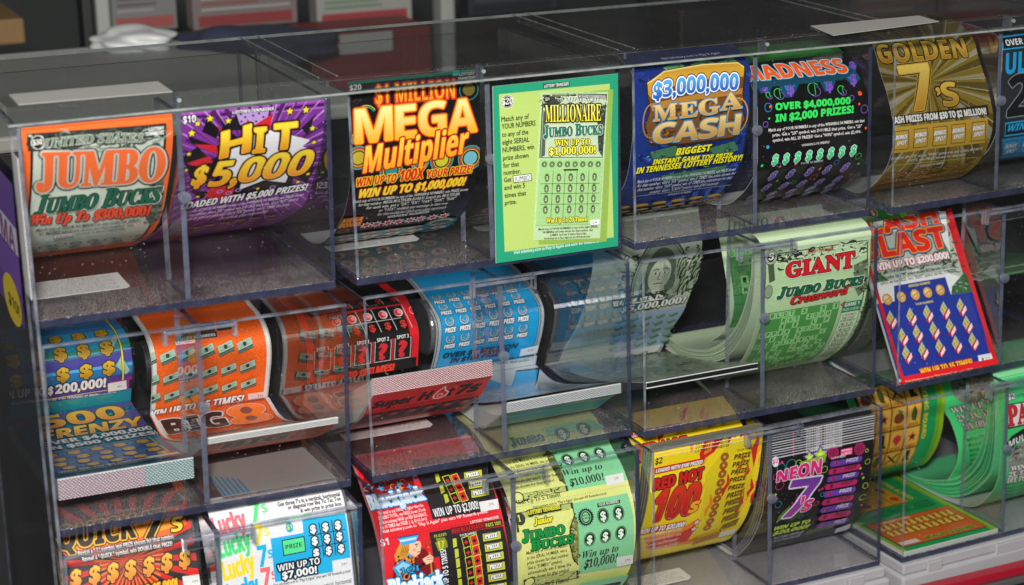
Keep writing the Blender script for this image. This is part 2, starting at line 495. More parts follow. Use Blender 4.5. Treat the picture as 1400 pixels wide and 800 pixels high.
        if grad:
            ca, cb = C(grad[0]), C(grad[1])
            def fn(u, v, ca=ca, cb=cb):
                t = (u-u0)/((u1-u0) or 1); k = ((v0+(v1-v0)*t-arc*4*t*(1-t))-v)/h; k = min(1, max(0, k))
                return tuple(cb[i]+(ca[i]-cb[i])*k for i in range(4))
            s.add(Q, F, fn)
        else: s.add(Q, F, col)
    def T(s, body, a, b, h, col, style='bold', **k):
        """the same from photograph pixels: a, b baseline ends, h capital height"""
        u0, v0 = s.uv(*a); u1, v1 = s.uv(*b); ut, vt = s.uv(a[0], a[1]-h)
        if abs(v0-v1) < 1.6: v0 = v1 = (v0+v1)/2
        s.T_uv(body, u0, v0, u1, v1, max(.4, abs(v0-s.uv(a[0], a[1]-h)[1]) if abs(v0-vt) < 200 else 3), col, style, **k)
    def fine(s, lines, a, b, dy, h, col, style='bold', k=1.0):
        """small print: first baseline from pixel a to b, following lines dy = (dx,dy) lower; each line (text, start, end) as fractions"""
        for i, (t, f0, f1) in enumerate(lines):
            ax, ay = a[0]+dy[0]*i, a[1]+dy[1]*i; bx, by = b[0]+dy[0]*i, b[1]+dy[1]*i
            s.T(t, (ax+(bx-ax)*f0, ay+(by-ay)*f0), (ax+(bx-ax)*f1, ay+(by-ay)*f1), h, col, style, res=1)
    def quad(s, pts, col): s.add(s.px(pts), [(0, 1, 2, 3)], col)
    def frame(s, pts, t, col):
        q = s.px(pts)
        for i in range(4):
            a, b = q[i], q[(i+1) % 4]; s.line([a, b], t, col, uv=True)
    # -- the mesh
    def build(s, name, mats, parent=None, off=(0, 0, 0), edge='#e4e4de'):
        V, F, Cc = [], [], []
        n = len(s.p); ec = C(edge)
        for i in range(n):                      # printed face, rear face
            y, z = s.p[i]; ny, nz = s.nv[i]
            for x in (s.x0, s.x1):
                V.append((x, y, z)); Cc.append(s.base)
            for x in (s.x0, s.x1):
                V.append((x, y-ny*s.thick, z-nz*s.thick)); Cc.append(s.back)
        for i in range(n-1):
            a, b = 4*i, 4*i+4
            F += [(a, b, b+1, a+1), (a+2, a+3, b+3, b+2)]
        e0 = len(V)
        for i in range(n):
            y, z = s.p[i]; ny, nz = s.nv[i]
            for x in (s.x0, s.x1):
                V += [(x, y, z), (x, y-ny*s.thick, z-nz*s.thick)]; Cc += [ec, ec]
        for i in range(n-1):
            a, b = e0+4*i, e0+4*i+4
            F += [(a, a+1, b+1, b), (a+2, b+2, b+3, a+3)]
        F += [(e0, e0+2, e0+3, e0+1), (e0+4*n-4, e0+4*n-3, e0+4*n-1, e0+4*n-2)]
        nb = len(F); b = len(V)
        V += s.V; Cc += s.C; F += [tuple(b+i for i in f) for f in s.F]
        V = [(x-off[0], y-off[1], z-off[2]) for x, y, z in V]
        return mesh_obj(name, V, F, mats, parent, None, Cc)

def clip(poly, ax, val, sgn):
    o = []; n = len(poly)
    for i in range(n):
        a, b = poly[i], poly[(i+1) % n]; da, db = (a[ax]-val)*sgn, (b[ax]-val)*sgn
        if da >= 0: o.append(a)
        if (da > 0 > db) or (da < 0 < db):
            t = da/(da-db); o.append((a[0]+(b[0]-a[0])*t, a[1]+(b[1]-a[1])*t))
    return o
def fill(pts):
    """triangles of any simple polygon"""
    from mathutils.geometry import tessellate_polygon
    t = tessellate_polygon([[Vector((p[0], p[1], 0)) for p in pts]])
    return list(pts), [tuple(i) for i in t]

def place(name, m, base, label, cat, group=None):
    """an Empty at the base of a thing that stands in column m of the dispenser"""
    q = to_world(m, base)*.001
    return tag(empty(name, q, MODS[m][2]), label, cat, group)
def place_mesh(o, m, base, label, cat, group=None):
    o.location = to_world(m, base)*.001; o.rotation_euler = (0, 0, MODS[m][2])
    return tag(o, label, cat, group)
BX = [(3.2, 107.6), (114.3, 220.4)]               # where a ticket strip runs inside the two bins of a column
BR = [(4.6, 103.4), (115.2, 215.2)]               # the same for the narrower rolls of the middle row
def prof(m, b, pix, pre=(), post=(), bx=BX):
    """profile of a strip from where its right edge runs in the photograph; pre/post: hidden continuation"""
    return list(pre) + [on_x(m, x, y, bx[b][1]) for x, y in pix] + list(post)
# ================================================================ the clear boxes of the dispenser
DEPTH = 226.0
BOX_MATS = [M['wall'], M['edge'], M['front'], M['floor'], M['edge2'], M['post']]
def dispenser(sl):
    """one clear box, two bins wide; front left bottom corner at the origin"""
    root = empty("ticket_dispenser")
    hgt = H-5.0
    def S(z): return sl*z/H
    def slab(mb, x0, x1, y0, y1, z0, z1, mi):     # y0 rides on the leaning front, y1 is upright
        mb.hexa([(x0, y0+S(z0), z0), (x1, y0+S(z0), z0), (x1, y1, z0), (x0, y1, z0), (x0, y0+S(z1), z1), (x1, y0+S(z1), z1), (x1, y1, z1), (x0, y1, z1)], mi)
    mb = MB(); slab(mb, 0.2, W-.2, 0.2, DEPTH, -1.6, 4.6, (3, 3, 1, 1, 1, 1)); mb.build("floor_panel", BOX_MATS, root, bev=.9)
    for x, k in ((0.0, 4), (W-3.8, 1)):
        mb = MB(); slab(mb, x, x+(3.8 if x else 2.6), 0.3, DEPTH-.4, 4.75, hgt-4, (1, 1, k, 0, 1, 0)); mb.build("side_wall", BOX_MATS, root, bev=.7)
    mb = MB(); slab(mb, 109.8, 114.2, 1.0, 58.0, 4.75, hgt-4, (1, 1, 5, 0, 4, 0)); mb.build("divider", BOX_MATS, root, bev=.6)
    mb = MB()
    for a, b in ((4.0, 109.7), (114.3, W-4.0)):
        mb.hexa([(a, .35+S(4.8), 4.8), (b, .35+S(4.8), 4.8), (b, 1.0+S(4.8), 4.8), (a, 1.0+S(4.8), 4.8),
                 (a, .35+S(hgt-9), hgt-9), (b, .35+S(hgt-9), hgt-9), (b, 1.0+S(hgt-9), hgt-9), (a, 1.0+S(hgt-9), hgt-9)], (2,)*6)
    mb.build("front_panel", BOX_MATS, root)
    mb = MB(); slab(mb, 3.4, W-3.4, DEPTH-4, DEPTH-1, 4.8, hgt-6, (1, 1, 0, 1, 0, 1))
    mb.v = [(x, DEPTH-4 if i % 4 in (0, 1) else y, z) for i, (x, y, z) in enumerate(mb.v)]; mb.build("back_wall", BOX_MATS, root)
    mb = MB(); y = S(hgt-3)
    mb.box(0.3, W-.3, y-.4, y+3.2, hgt-3.9, hgt-2.4, (4, 4, 4, 4, 2, 4)); mb.build("front_rim", BOX_MATS, root)
    mb = MB(); y = S(hgt-12)
    mb.tube((112, y-2.2, H*.545), (0, -1, 0), 4.2, 3.0, 4, 24); mb.tube((112, y-5.2, H*.545), (0, -1, 0), 2.2, 1.4, 4, 20)
    mb.build("pivot_pin", BOX_MATS, root)
    return root
def add_latch(root, sl):
    mb = MB(); y = sl*(H-12)/H
    mb.box(87, 137, y-5.2, y-2.6, H-17.5, H-6.6, (4, 4, 0, 4, 0, 4))
    mb.box(87, 137, y-8.0, y-5.4, H-9.8, H-7.4, (4, 4, 4, 4, 4, 4))
    for x in (85.0, 136.2): mb.box(x, x+2.6, y-8.6, y-1.0, H-17.9, H-6.4, (4, 4, 4, 0, 4, 0))
    o = mb.build("latch", BOX_MATS, root, bev=.6); return o
def sticker(root, x0, x1, y0, y1, cut=4.0):
    z = 4.72
    v = [(x0, y0, z), (x1-cut, y0, z), (x1, y0+cut, z), (x1, y1, z), (x0, y1, z)]
    n = len(v); v2 = [(x, y, z+.15) for x, y, z in v]
    F = [tuple(range(n))[::-1], tuple(n+i for i in range(n))] + [(i, (i+1) % n, n+(i+1) % n, n+i) for i in range(n)]
    V = v+v2; cols = [C('#d9d9d6')]*len(V)
    for r in range(int((y1-y0-3)/3.4)):
        yy = y1-3.2-r*3.4
        body = ("Insert tickets with the game name facing", "the player. Tear one ticket at a time", "along the perforation. Keep closed.", "Replace pack when the last ticket sells", "Clean with a soft dry cloth only")[r % 5]
        gv, gf = lettering(body, 'sans', 1)
        mx = max(p[0] for p in gv); wd = (x1-x0-8)*(.95 if r % 3 else .8)
        b = len(V); V += [(x0+4+p[0]/mx*wd, yy+p[1]*1.7, z+.18) for p in gv]; cols += [C('#4a4d55')]*len(gv)
        F += [tuple(b+i for i in f) for f in gf]
    return mesh_obj("instruction_sticker", V, F, [M['board']], root, None, cols)
BOX_LABEL = {
    (0, 0): "clear two-bin box, top row, holding the orange bordered and purple tickets",
    (1, 0): "clear two-bin box, top row, with the green sample card on its front",
    (2, 0): "clear two-bin box, top row, holding the royal blue ticket",
    (3, 0): "clear two-bin box, top row, holding the gold foil ticket",
    (0, 1): "clear two-bin box, middle row, holding the blue and the orange packs",
    (1, 1): "clear two-bin box, middle row, holding the red pack and the cyan roll",
    (2, 1): "clear two-bin box, middle row, holding the banknote portrait and crossword tickets",
    (3, 1): "clear two-bin box, middle row, holding the leaning blue and red ticket",
    (0, 2): "clear two-bin box, bottom row, holding the white tic tac toe ticket",
    (1, 2): "clear two-bin box, bottom row, holding the red card game ticket",
    (2, 2): "clear two-bin box, bottom row, holding the yellow flame ticket",
    (3, 2): "clear two-bin box, bottom row, holding the green picture board tickets"}
protos = {}
for m in range(4):
    for r in range(3):
        key = (SL[m])
        if key not in protos:
            root = protos[key] = dispenser(SL[m])
        else:
            src = protos[key]; root = src.copy(); COL.objects.link(root)
            for ch in src.children:
                if ch.name.split('.')[0] in ("latch", "instruction_sticker", "floor_liner"): continue
                c = ch.copy(); COL.objects.link(c); c.parent = root
        root.location = to_world(m, (0, -STEP*r, -(r+1)*H))*.001
        root.rotation_euler = (0, 0, MODS[m][2])
        tag(root, BOX_LABEL[(m, r)], "ticket dispenser", "clear ticket dispenser boxes")
        if r: add_latch(root, SL[m])
        if (m, r) == (0, 0): sticker(root, 10, 82, 52, 96, 3)
        if (m, r) in ((1, 0), (1, 1)): sticker(root, 8, 84, 78, 97)
        if (m, r) == (2, 2): sticker(root, 8, 62, 42, 66)
        if (m, r) == (0, 1):
            x0, x1, y0, y1, z = 126, 214, 8, 80, 4.75; q = [(x0, y0), (x1, y0), (x1-3, y1), (x0+2, y1-3)]
            V = [(x, y, z) for x, y in q]+[(x, y, z+.2) for x, y in q]; cs = [C('#8f8d8a')]*8; F = [(3, 2, 1, 0), (4, 5, 6, 7), (0, 1, 5, 4), (1, 2, 6, 5), (2, 3, 7, 6), (3, 0, 4, 7)]
            for k in range(6):
                n = len(V); a = x0+1+k*3.6; V += [(a, y0+1, z+.25), (a+2.2, y0+1, z+.25), (a+1.6, y0+44-k*3, z+.25), (a, y0+46-k*3, z+.25)]; cs += [C('#3f7d9c')]*4; F.append((n, n+1, n+2, n+3))
            n = len(V); V += [(x0+52+3.6*math.cos(i*.35)*(1 if i < 18 else .82), y0+30+3.6*math.sin(i*.35)*(1 if i < 18 else .82), z+.25) for i in range(36)]; cs += [C('#77757a')]*36; F += [(n+i, n+i+1, n+18+i+1, n+18+i) for i in range(17)]
            mesh_obj("floor_liner", V, F, [M['board']], root, None, cs)

# ---------------------------------------------------------------- lid along the top, shield on its left end, strips of paper
lid = empty("cover_lid", (-.006, -.013, 0))
tag(lid, "long clear plastic lid lying over the whole top row of boxes", "lid")
LM = [M['lid'], M['lidedge'], M['front'], M['edge2']]
mb = MB(); mb.box(0, 948, 0.4, 205, 4.0, 6.4, (0, 0, 0, 1, 1, 1)); mb.build("top_panel", LM, lid)
mb = MB(); mb.box(0, 948, 0, 2.0, -5.4, 3.9, (1, 1, 0, 1, 0, 1)); mb.build("front_lip", LM, lid)
mb = MB(); mb.box(0, 948, -.5, 2.2, -7.0, -5.5, 1); mb.build("lip_edge", LM, lid)
for k, x in enumerate((118, 348, 590, 826)):
    mb = MB(); mb.tube((x, -1.5, 0.6), (0, 1, 0), 1.5, 1.4, 1, 16); mb.build("glint_stud", LM, lid)  # tiny pale studs stand in for bright highlights on the lip
    mb = MB(); mb.box(x-1.2, x+1.2, 2.2, 12, -8.5, 3.8, 3); mb.build("hook", LM, lid)
for i, x in enumerate((226.5, 465.5, 704)):
    mb = MB(); mb.box(x, x+2.2, 2.4, 203, -1.0, 3.9, (3, 3, 3, 0, 3, 0)); mb.build("cross_rib", LM, lid)
    for k, xx in enumerate((x-6.0, x+8.0)):
        mb = MB(); mb.box(xx, xx+.9, 1.2, 204, 6.45, 7.1, (1, 1, 1, 0, 1, 0)); mb.build("seam_highlight", LM, lid, bev=.3)  # highlights along the lid seams, put in as pale beads
def paper_strip(pix, label):
    q = [on_z(x, y, 6.9) for x, y in pix]
    c = sum(q, Vector())/4
    V = [tuple(p-c) for p in q]+[tuple(p-c+Vector((0, 0, .5))) for p in q]
    o = mesh_obj("paper_strip", V, [(3, 2, 1, 0), (4, 5, 6, 7), (0, 1, 5, 4), (1, 2, 6, 5), (2, 3, 7, 6), (3, 0, 4, 7)], [M['strip']], loc=c*.001)
    return tag(o, label, "paper strip")
paper_strip([(25, 144), (236, 126), (216, 112), (12, 130)], "white paper strip on the lid above the orange bordered ticket")
paper_strip([(1139, 49), (1284, 30), (1256, 22), (1108, 36)], "grey-white paper strip on the lid between the black neon and gold tickets")

sh = empty("end_shield", to_world(0, (-4, -28, -300))*.001)
tag(sh, "tall clear plastic end shield standing at the left end of the boxes", "shield")
mb = MB(); v = []
for z, y0 in ((-460, -58), (-8, -29)): v += [(-3.4, y0, z), (-1.2, y0, z), (-1.2, y0+32, z), (-3.4, y0+32, z)]
mb.hexa(v, (3, 3, 4, 0, 3, 0)); mb.build("shield_panel", [M['front'], M['edge'], M['front'], M['edge2'], M['edge2']], sh, (-4, -32, -300))
mb = MB(); v = []
for z, y0 in ((-460, -25), (-8, 4)): v += [(-3.4, y0, z), (-1.2, y0, z), (-1.2, 214, z), (-3.4, 214, z)]
mb.hexa(v, (3, 3, 1, 0, 3, 0)); mb.build("dimming_panel", [M['dimmer'], M['dimmer'], M['front'], M['edge2']], sh, (-4, -32, -300))  # smoky panel added to dim what shows through the left end
mb = MB(); v = []
for z, y0 in ((-124, -32), (-26, -26)): v += [(-4.0, y0, z), (-3.6, y0, z), (-3.6, y0+20, z), (-4.0, y0+20, z)]
mb.hexa(v, (0,)*6); mb.build("price_strip", [M['white']], sh, (-4, -32, -300))

# ---------------------------------------------------------------- grey trays under the boxes, counter
for m in range(4):
    y0 = -2*STEP; z0 = -3*H
    t = empty("base_tray", to_world(m, (0, y0, z0-26))*.001, MODS[m][2])
    tag(t, ["light grey plastic tray under the red ray and tic tac toe ticket box", "light grey plastic tray under the card game and pale yellow ticket box",
            "light grey plastic tray under the yellow flame and black neon ticket box", "light grey plastic tray with clip blocks under the picture board ticket box"][m], "tray", "grey trays under the boxes")
    mb = MB(); mb.box(-5, W+5, -9, DEPTH+8, 0, 16.0); mb.build("tray_body", [M['tray']], t, bev=2.5)
    mb = MB(); mb.box(-2, W+2, -5, DEPTH+2, 16.2, 25.6); mb.build("tray_rim", [M['tray']], t, bev=1.5)
    for x0, x1 in ((22, 38), (98, 132), (186, 202)):
        mb = MB(); mb.box(x0, x1, -8.6, -5.2, 15.0, 24.5); mb.build("clip_block", [M['tray']], t, bev=.8)
mb = MB(); mb.box(-700, 2200, -46, 1500, -3*H-66, -3*H-27.0); cnt = mb.build("counter", [M['counter']])
cnt['kind'] = 'structure'
qq = [on_y(1340, y, -62) for y in (786, 797, 801)]
tr = empty("counter_trim", (0.62, -.070, qq[2].z*.001-.01), .03); tag(tr, "red trim strip over a thin steel rail along the counter's front edge", "trim")
mb = MB(); mb.box(-1500, 1500, 0, 12, qq[1].z-qq[2].z+10, qq[0].z-qq[2].z+10); mb.build("red_strip", [M['red']], tr, bev=1)
mb = MB(); mb.box(-1500, 1500, -3, 12, qq[2].z-qq[2].z+6, qq[1].z-qq[2].z+9.5); mb.build("steel_rail", [M['steel']], tr, bev=1)
# ================================================================ the tickets: top row
GT = "lottery ticket strips hanging in the bins"
def fl(r): return -r*H + 5.2
def strip(m, b, r, pix, pre=(), post=(), base='#ffffff', thick=.35, back=None, step=3.0, folds=()):
    g = [(y, max(z, fl(r))) for y, z in prof(m, b, pix, pre, post)]
    return Sheet(m, BX[b][0], BX[b][1], [g]+[[(y, max(z, fl(r))) for y, z in f] for f in folds], base, thick, back, step)
def finish(s, name, label, cat="lottery ticket", mats=None, base=None, group=GT, edge='#e4e4de'):
    base = base or ((s.x0+s.x1)/2, min(p[0] for p in s.p), min(p[1] for p in s.p))
    o = s.build(name, mats or [M['paper']], None, base, edge)
    return place_mesh(o, s.m, base, label, cat, group)
MATCH = "Match any of YOUR NUMBERS to any of the WINNING NUMBERS, win PRIZE shown"
def engrave(s, pts, n, dark, light, size, uv=False):
    """banknote engraving: short curling strokes in two inks inside a quad of pixels"""
    q = pts if uv else s.px(pts)
    def at(a, b): return tuple((q[0][i]*(1-a)+q[1][i]*a)*(1-b)+(q[3][i]*(1-a)+q[2][i]*a)*b for i in (0, 1))
    for k in range(n):
        c = at(random.random(), random.random()); a = random.uniform(0, 6.3); r = size*random.uniform(.4, 1.1); t = random.uniform(1.5, 4.5)
        s.line([(c[0]+r*(1-.12*j)*math.cos(a+t*j/6), c[1]+r*.6*(1-.12*j)*math.sin(a+t*j/6)) for j in range(7)], size*random.uniform(.12, .3), random.choice((dark, dark, light)), uv=True, taper=True)
def dollar(s, c, h, col, rim=(), style='bold', wd=.62, **k):
    """a dollar sign centred on pixel c, h millimetres tall"""
    u, v = s.uv(*c); s.T_uv('$', u-h*wd/2, v+h/2-h*.1, u+h*wd/2, v+h/2-h*.1, h*.8, col, style, rim=rim, res=2, **k)
def bill(s, c, wd, ht, ang, body, dk, band=None, thick=3):
    """a strapped bundle of banknotes, seen askew"""
    u, v = s.uv(*c); ca, sa = math.cos(ang), math.sin(ang)
    def T(a, b): return (u+a*ca+b*sa*.4, v-a*sa+b)
    s.poly_uv([T(-wd/2, -ht/2), T(wd/2, -ht/2), T(wd/2, ht/2+thick*.5), T(-wd/2, ht/2+thick*.5)], dk)
    s.poly_uv([T(-wd/2+.2, -ht/2+.2), T(wd/2-.2, -ht/2+.2), T(wd/2-.2, ht/2-.2), T(-wd/2+.2, ht/2-.2)], body)
    s.poly_uv([T(-wd*.38, -ht*.32), T(wd*.38, -ht*.32), T(wd*.38, ht*.32), T(-wd*.38, ht*.32)], tuple(x*.72 for x in C(body)[:3])+(1,))
    s.D(T(0, 0), ht*.26, ht*.3, dk, 12, uv=True)
    s.D(T(wd*.3, 0), ht*.1, ht*.14, body, 8, uv=True); s.D(T(-wd*.3, 0), ht*.1, ht*.14, body, 8, uv=True)
    for j in (.18, .36): s.line([T(-wd/2, ht/2+thick*j), T(wd/2, ht/2+thick*j)], .22, body, uv=True)
    if band: s.poly_uv([T(-wd*.14, -ht/2), T(wd*.14, -ht/2), T(wd*.14, ht/2+thick*.4), T(-wd*.14, ht/2+thick*.4)], band)

# ---------------------------------------------------------------- orange bordered ticket
s = strip(0, 0, 1, [(238,155),(237,180),(234,220),(228,260),(222,290),(212,313),(198,327),(180,336)], post=[(170,-146)], base='#ff7030')
vt = s.uv(229, 168)[1]; Wd = s.w
s.R(0, 0, Wd, 1.2, '#d8481a'); s.R(0, vt-5.2, Wd, vt-4.7, '#b83a12')
s.R(5.2, vt, Wd-4.8, s.L-60, '#16140f'); s.R(7.0, vt+2.2, Wd-6.6, s.L-60, '#d0dac9')
s.P([(36,183),(228,169),(226,188),(150,190),(100,204),(38,207)], '#2a332d')
engrave(s, [(40,184),(222,173),(220,198),(42,206)], 90, '#4d5a50', '#98a898', 7)
s.P([(44,184),(66,183),(70,205),(44,206)], '#2c352f'); s.P([(66,200),(92,181),(100,186),(82,205)], '#3a463e')
engrave(s, [(40,184),(100,180),(100,205),(42,206)], 26, '#161a16', '#b9c6b2', 5)
s.T("UNITED STATES", (62,202), (196,193), 12, '#5d6c60', 'serifi_sc', rim=[('#10140f', .9), ('#c3cfbc', .35)], arc=1.6)
s.D((51,194), 4.6, 4.9, '#e0e2da'); s.D((51,194), 4.1, 4.4, '#15150f'); s.T("$30", (44.5,198), (57.5,196.5), 7.5, '#e8e8e0', 'bold')
s.T("LOTTERY", (203,178.5), (223.5,176.6), 4.6, '#f4f4f0', res=2); s.T("TENNESSEE", (198,185), (223.5,182.6), 4.6, '#f4f4f0', res=2)
s.P([(196,258),(222,240),(224,262),(216,296),(205,306),(196,290)], '#5d685c'); engrave(s, [(198,255),(222,245),(214,298),(200,300)], 40, '#262c27', '#8b9888', 5)
s.T("JUMBO", (50,254), (221,243.5), 46, '#ff7236', 'serif', rim=[('#17140f', 3.3), ('#c4c9bd', 2.4), ('#ff7236', 1.0)], res=6, arc=-.6)
s.T("Jumbo Bucks", (46,290), (217,272.5), 25, '#0b6a50', 'serifi_sc', rim=[('#e6ead8', 1.9), ('#10201a', 1.2), ('#0b6a50', .5)], res=4)
s.T("Win Up To $300,000!", (41,304.5), (203.5,290.5), 13, '#f4502c', 'serifi', rim=[('#1b1410', 1.0), ('#f4502c', .45)])
s.fine([("Match any of YOUR NUMBERS to any of the six SERIAL", .0, 1), ("NUMBERS, win prize shown for that number. Get", .02, .92)], (48,313), (192,298.5), (1,5.6), 4, '#20201c', 'boldi')
s.quad([(72,317.5),(99,313.8),(99.5,319.5),(72.5,323)], '#2a2a26'); s.quad([(73,318),(98.4,314.6),(98.8,319),(73.2,322.4)], '#dcdfd2'); s.T("JUMBO", (75,322), (97,319), 3, '#20201c', 'sans')
s.T("and win 5 times that prize.", (102,318.5), (171,309.5), 4, '#20201c', 'boldi', res=1)
for x, y in ((60,333.5),(82,330),(103,328),(126,325.5),(149,323),(171,320.5)): s.O((x,y), 4.6, 4.4, 1.5, '#4d5950' if x < 165 else '#a08a80')
vb = s.uv(126, 326)[1]
for j in range(6):
    for k in range(2): s.O((14+j*16+k*3, vb+10+k*9.5), 4.2, 4.0, 1.6, '#4d5950', uv=True); s.D((14+j*16+k*3, vb+10+k*9.5), 1.4, 1.6, '#4d5950', 10, uv=True)
for j in range(5): s.line([(13+j*16, vb+5), (15+j*16, vb+36)], .4, '#4d5950', uv=True)
finish(s, "ticket_strip", "orange bordered ticket strip with green banknote print and big orange lettering")

# ---------------------------------------------------------------- purple ticket
s = strip(0, 1, 1, [(443,136),(443,150),(442,180),(437,210),(430,240),(420,270),(412,284),(406,288),(392,298),(376,306),(360,311)], post=[(176,-147)], base='#7c2d92')
v0 = s.uv(400, 141)[1]
s.R(0, 0, s.w, 1.4, '#a64fb8'); s.R(0, v0+2.4, s.w, v0+4.2, '#34103f'); s.R(0, v0+5.4, s.w, v0+5.9, '#c48bd2')
ctr = (345, 225)
s.burst(ctr, 54, 20, 110, '#b98acd', .16, jit=.5); s.burst(ctr, 40, 25, 60, '#4d1660', .3, jit=.6, rot=.4)
bk = '#0e0a10'
s.star((345,222), 40, bk, 16, .62, rot=.2)
for p in ([(283,162),(300,176),(296,190),(276,180)], [(300,160),(322,190),(312,196)], [(256,185),(296,200),(292,206),(262,196)], [(250,215),(270,200),(310,240),(262,250)], [(300,178),(330,150),(352,178)], [(412,175),(430,158),(420,185)], [(404,240),(434,225),(418,250)], [(300,250),(402,240),(396,262),(300,272)], [(258,260),(286,262),(276,272)]): s.P(p, bk)
s.P([(328,170),(322,152),(344,149),(340,170),(334,174)], '#b795d2'); s.P([(340,165),(338,152),(368,148),(364,168),(352,176),(344,172)], '#b795d2')
for x, y in ((329,156),(335,160),(346,158),(354,155),(360,160),(350,166),(330,166)): s.D((x,y), .9, .9, '#2a1236', 8)
for p in ([(266,197),(296,198),(298,210),(284,206)], [(255,223),(285,213),(291,221),(268,227)], [(335,176),(338,162),(346,172),(373,155),(368,180),(344,186)], [(393,187),(415,187),(405,193)], [(280,269),(287,257),(322,251),(318,265),(302,272)], [(296,172),(306,178),(302,180)]): s.P(p, '#d3202c')
s.P([(305,210),(320,202),(338,186),(369,178),(396,184),(424,191),(413,200),(430,205),(402,216),(390,249),(360,246),(327,259),(330,248),(300,244),(312,236)], '#e9e7ea')
for x, y, r in ((270,169,2.4),(287,162,2.9),(262,182,2.9),(312,165,2.6),(396,152,2.9),(418,150,2.9),(427,175,2.4),(429,194,2.3),(258,210,2.1),(254,232,1.8),(421,237,2.1),(407,248,2.2),(352,257,1.9),(270,268,1.9)): s.star((x,y), r, '#ffe21a', rim=bk)
s.T("$10", (250,168), (267.5,166.5), 9.5, '#f6f4f6', rim=[('#1a0c20', .6)])
s.T("LOTTERY TENNESSEE", (317.5,155.5), (374,149.5), 4.2, '#f6f4f6', rim=[('#1a0c20', .5)], res=2)
for t, a, b, h in (("H", (300,216), (341,206), 35), ("I", (345,209), (361,206), 34), ("T", (372,203.5), (403,202), 34)):
    s.T(t, a, b, h, '#ffc21a', 'bold', rim=[(bk, 2.2), ('#f7b618', .75)], grad=('#ffe63c', '#f59a1c'), shadow=(bk, 1.8, 2.4))
for t, a, b, h in (("$", (261,252), (281,250), 25), ("5", (284,254), (314,250), 32), (",", (313,250), (322,248), 34), ("0", (325,247.5), (357,244.5), 31), ("0", (358,243), (390,239.5), 32), ("0", (392,239), (423,235), 32)):
    s.T(t, a, b, h, '#ffc21a', 'boldi', rim=[(bk, 2.2), ('#f7b618', .8)], grad=('#ffe23a', '#f2951c'), shadow=(bk, 1.4, 1.8))
s.line([(330,262),(345,254),(365,249),(390,249)], 3.2, bk, taper=True)
for x, y in ((300,260),(312,262),(325,258),(372,254),(384,256),(366,259)): s.O((x,y), 2.4, 2.2, .8, '#b795d2')
s.T("LOADED WITH $5,000 PRIZES!", (246,284.5), (418.5,257.5), 8.2, '#f4f2f4', 'boldi', rim=[(bk, .8), ('#f4f2f4', .2)])
s.fine([(MATCH, 0, 1), ("for that number. Get a \"2X\" symbol, win DOUBLE that prize. Get a \"HIT\" symbol,", .0, .95), ("win $5,000 automatically! Get a \"5X\" symbol, win 5 TIMES the prize", .02, .87), ("Good luck, play responsibly", .28, .68)], (249,290), (414,265.5), (1,5.0), 3.6, '#eadcf0', 'boldi')
for x, y in ((266,309),(287,305.5),(308,302.5),(328,299),(349,296),(370,293)): s.D((x,y), 4.6, 3.4, '#8a5a12', 14); s.D((x,y), 4.2, 2.8, '#d8a524', 14)
vb = s.uv(308, 302.5)[1]
for r in range(4):
    for j in range(5): s.T_uv("$500", 10+j*19, vb+9+r*7.5, 20+j*19, vb+9+r*7.5, 3.4, ('#e8dcee', '#d8a524')[(r+j) % 2], 'boldi', res=1)
finish(s, "ticket_strip", "purple ticket strip with comic burst and yellow lettering")

# ---------------------------------------------------------------- black ticket with yellow lettering
s = strip(1, 0, 1, [(655,94),(656,140),(656,200),(654,230),(650,250),(644,270),(636,284),(628,296),(620,302),(608,310),(592,314)], post=[(138,-147)], base='#0c0a0b')
s.R(0, 0, s.w, 2.2, '#17806a')
yl, rd = '#ffd21e', '#d6281c'
s.P([(619,95),(627,94),(627,103),(619,104)], '#1fae96')
s.T("LOTTERY", (628,104), (649,102), 4, '#c9c9c4', res=2); s.T("TENNESSEE", (626,110), (652,107.5), 4, '#c9c9c4', res=2)
s.O((641,123), 8, 8, .8, '#2a7a74'); s.D((641,122), 5, 5, '#6c5f22')
s.T("$20", (478,124), (494,122), 7.5, '#d8d8d4')
s.T("$1 MILLION", (513.5,142), (622,134), 25.5, yl, 'bold', rim=[(rd, 1.3), ('#3a0a06', .1)], grad=('#ffcf24', '#f2941c'))
for x, y, r, c in ((535,234,5,'#1f8f8c'),(604,219,5.2,'#c9c32c'),(643,216,5.6,'#6fb6c4'),(490,216,5,'#b9a42c'),(574,222,4,'#1f8f8c')):
    s.O((x,y), r*1.85, r*1.85, .9, '#2fa6a0'); s.O((x,y), r*1.6, r*1.6, .9, '#d23a3a'); s.O((x,y), r*1.35, r*1.35, .7, '#d8c02e'); s.D((x,y), r, r, c)
for x, y, r in ((492,190,7),(500,160,9),(520,250,6)): s.O((x,y), r, r, .7, '#c9bd3a', a0=150, a1=330); s.O((x,y), r*.85, r*.85, .7, '#2fa6a0', a0=150, a1=330)
for t, a, b, h, hs in (("M", (486,196), (536,190), 46, None), ("E", (541,190), (568,186.5), 45, None), ("G", (573,186), (609,182), 45, None), ("A", (613,183), (651,178.5), 45, None)):
    s.T(t, a, b, h, yl, 'bold', rim=[('#e2401c', 1.9), ('#ff8a1c', 1.1), ('#fcc41c', .7)], grad=('#fff0a0', '#f7b018'))
s.T("Multiplier", (496,236), (640,208), 35, '#ffc41e', 'boldi', rim=[('#7a1408', 1.5), ('#e0421a', .9), ('#fdb41c', .3)], grad=('#ffd84a', '#f5a01a'), shadow=('#5a0d06', -1.2, 1.2))
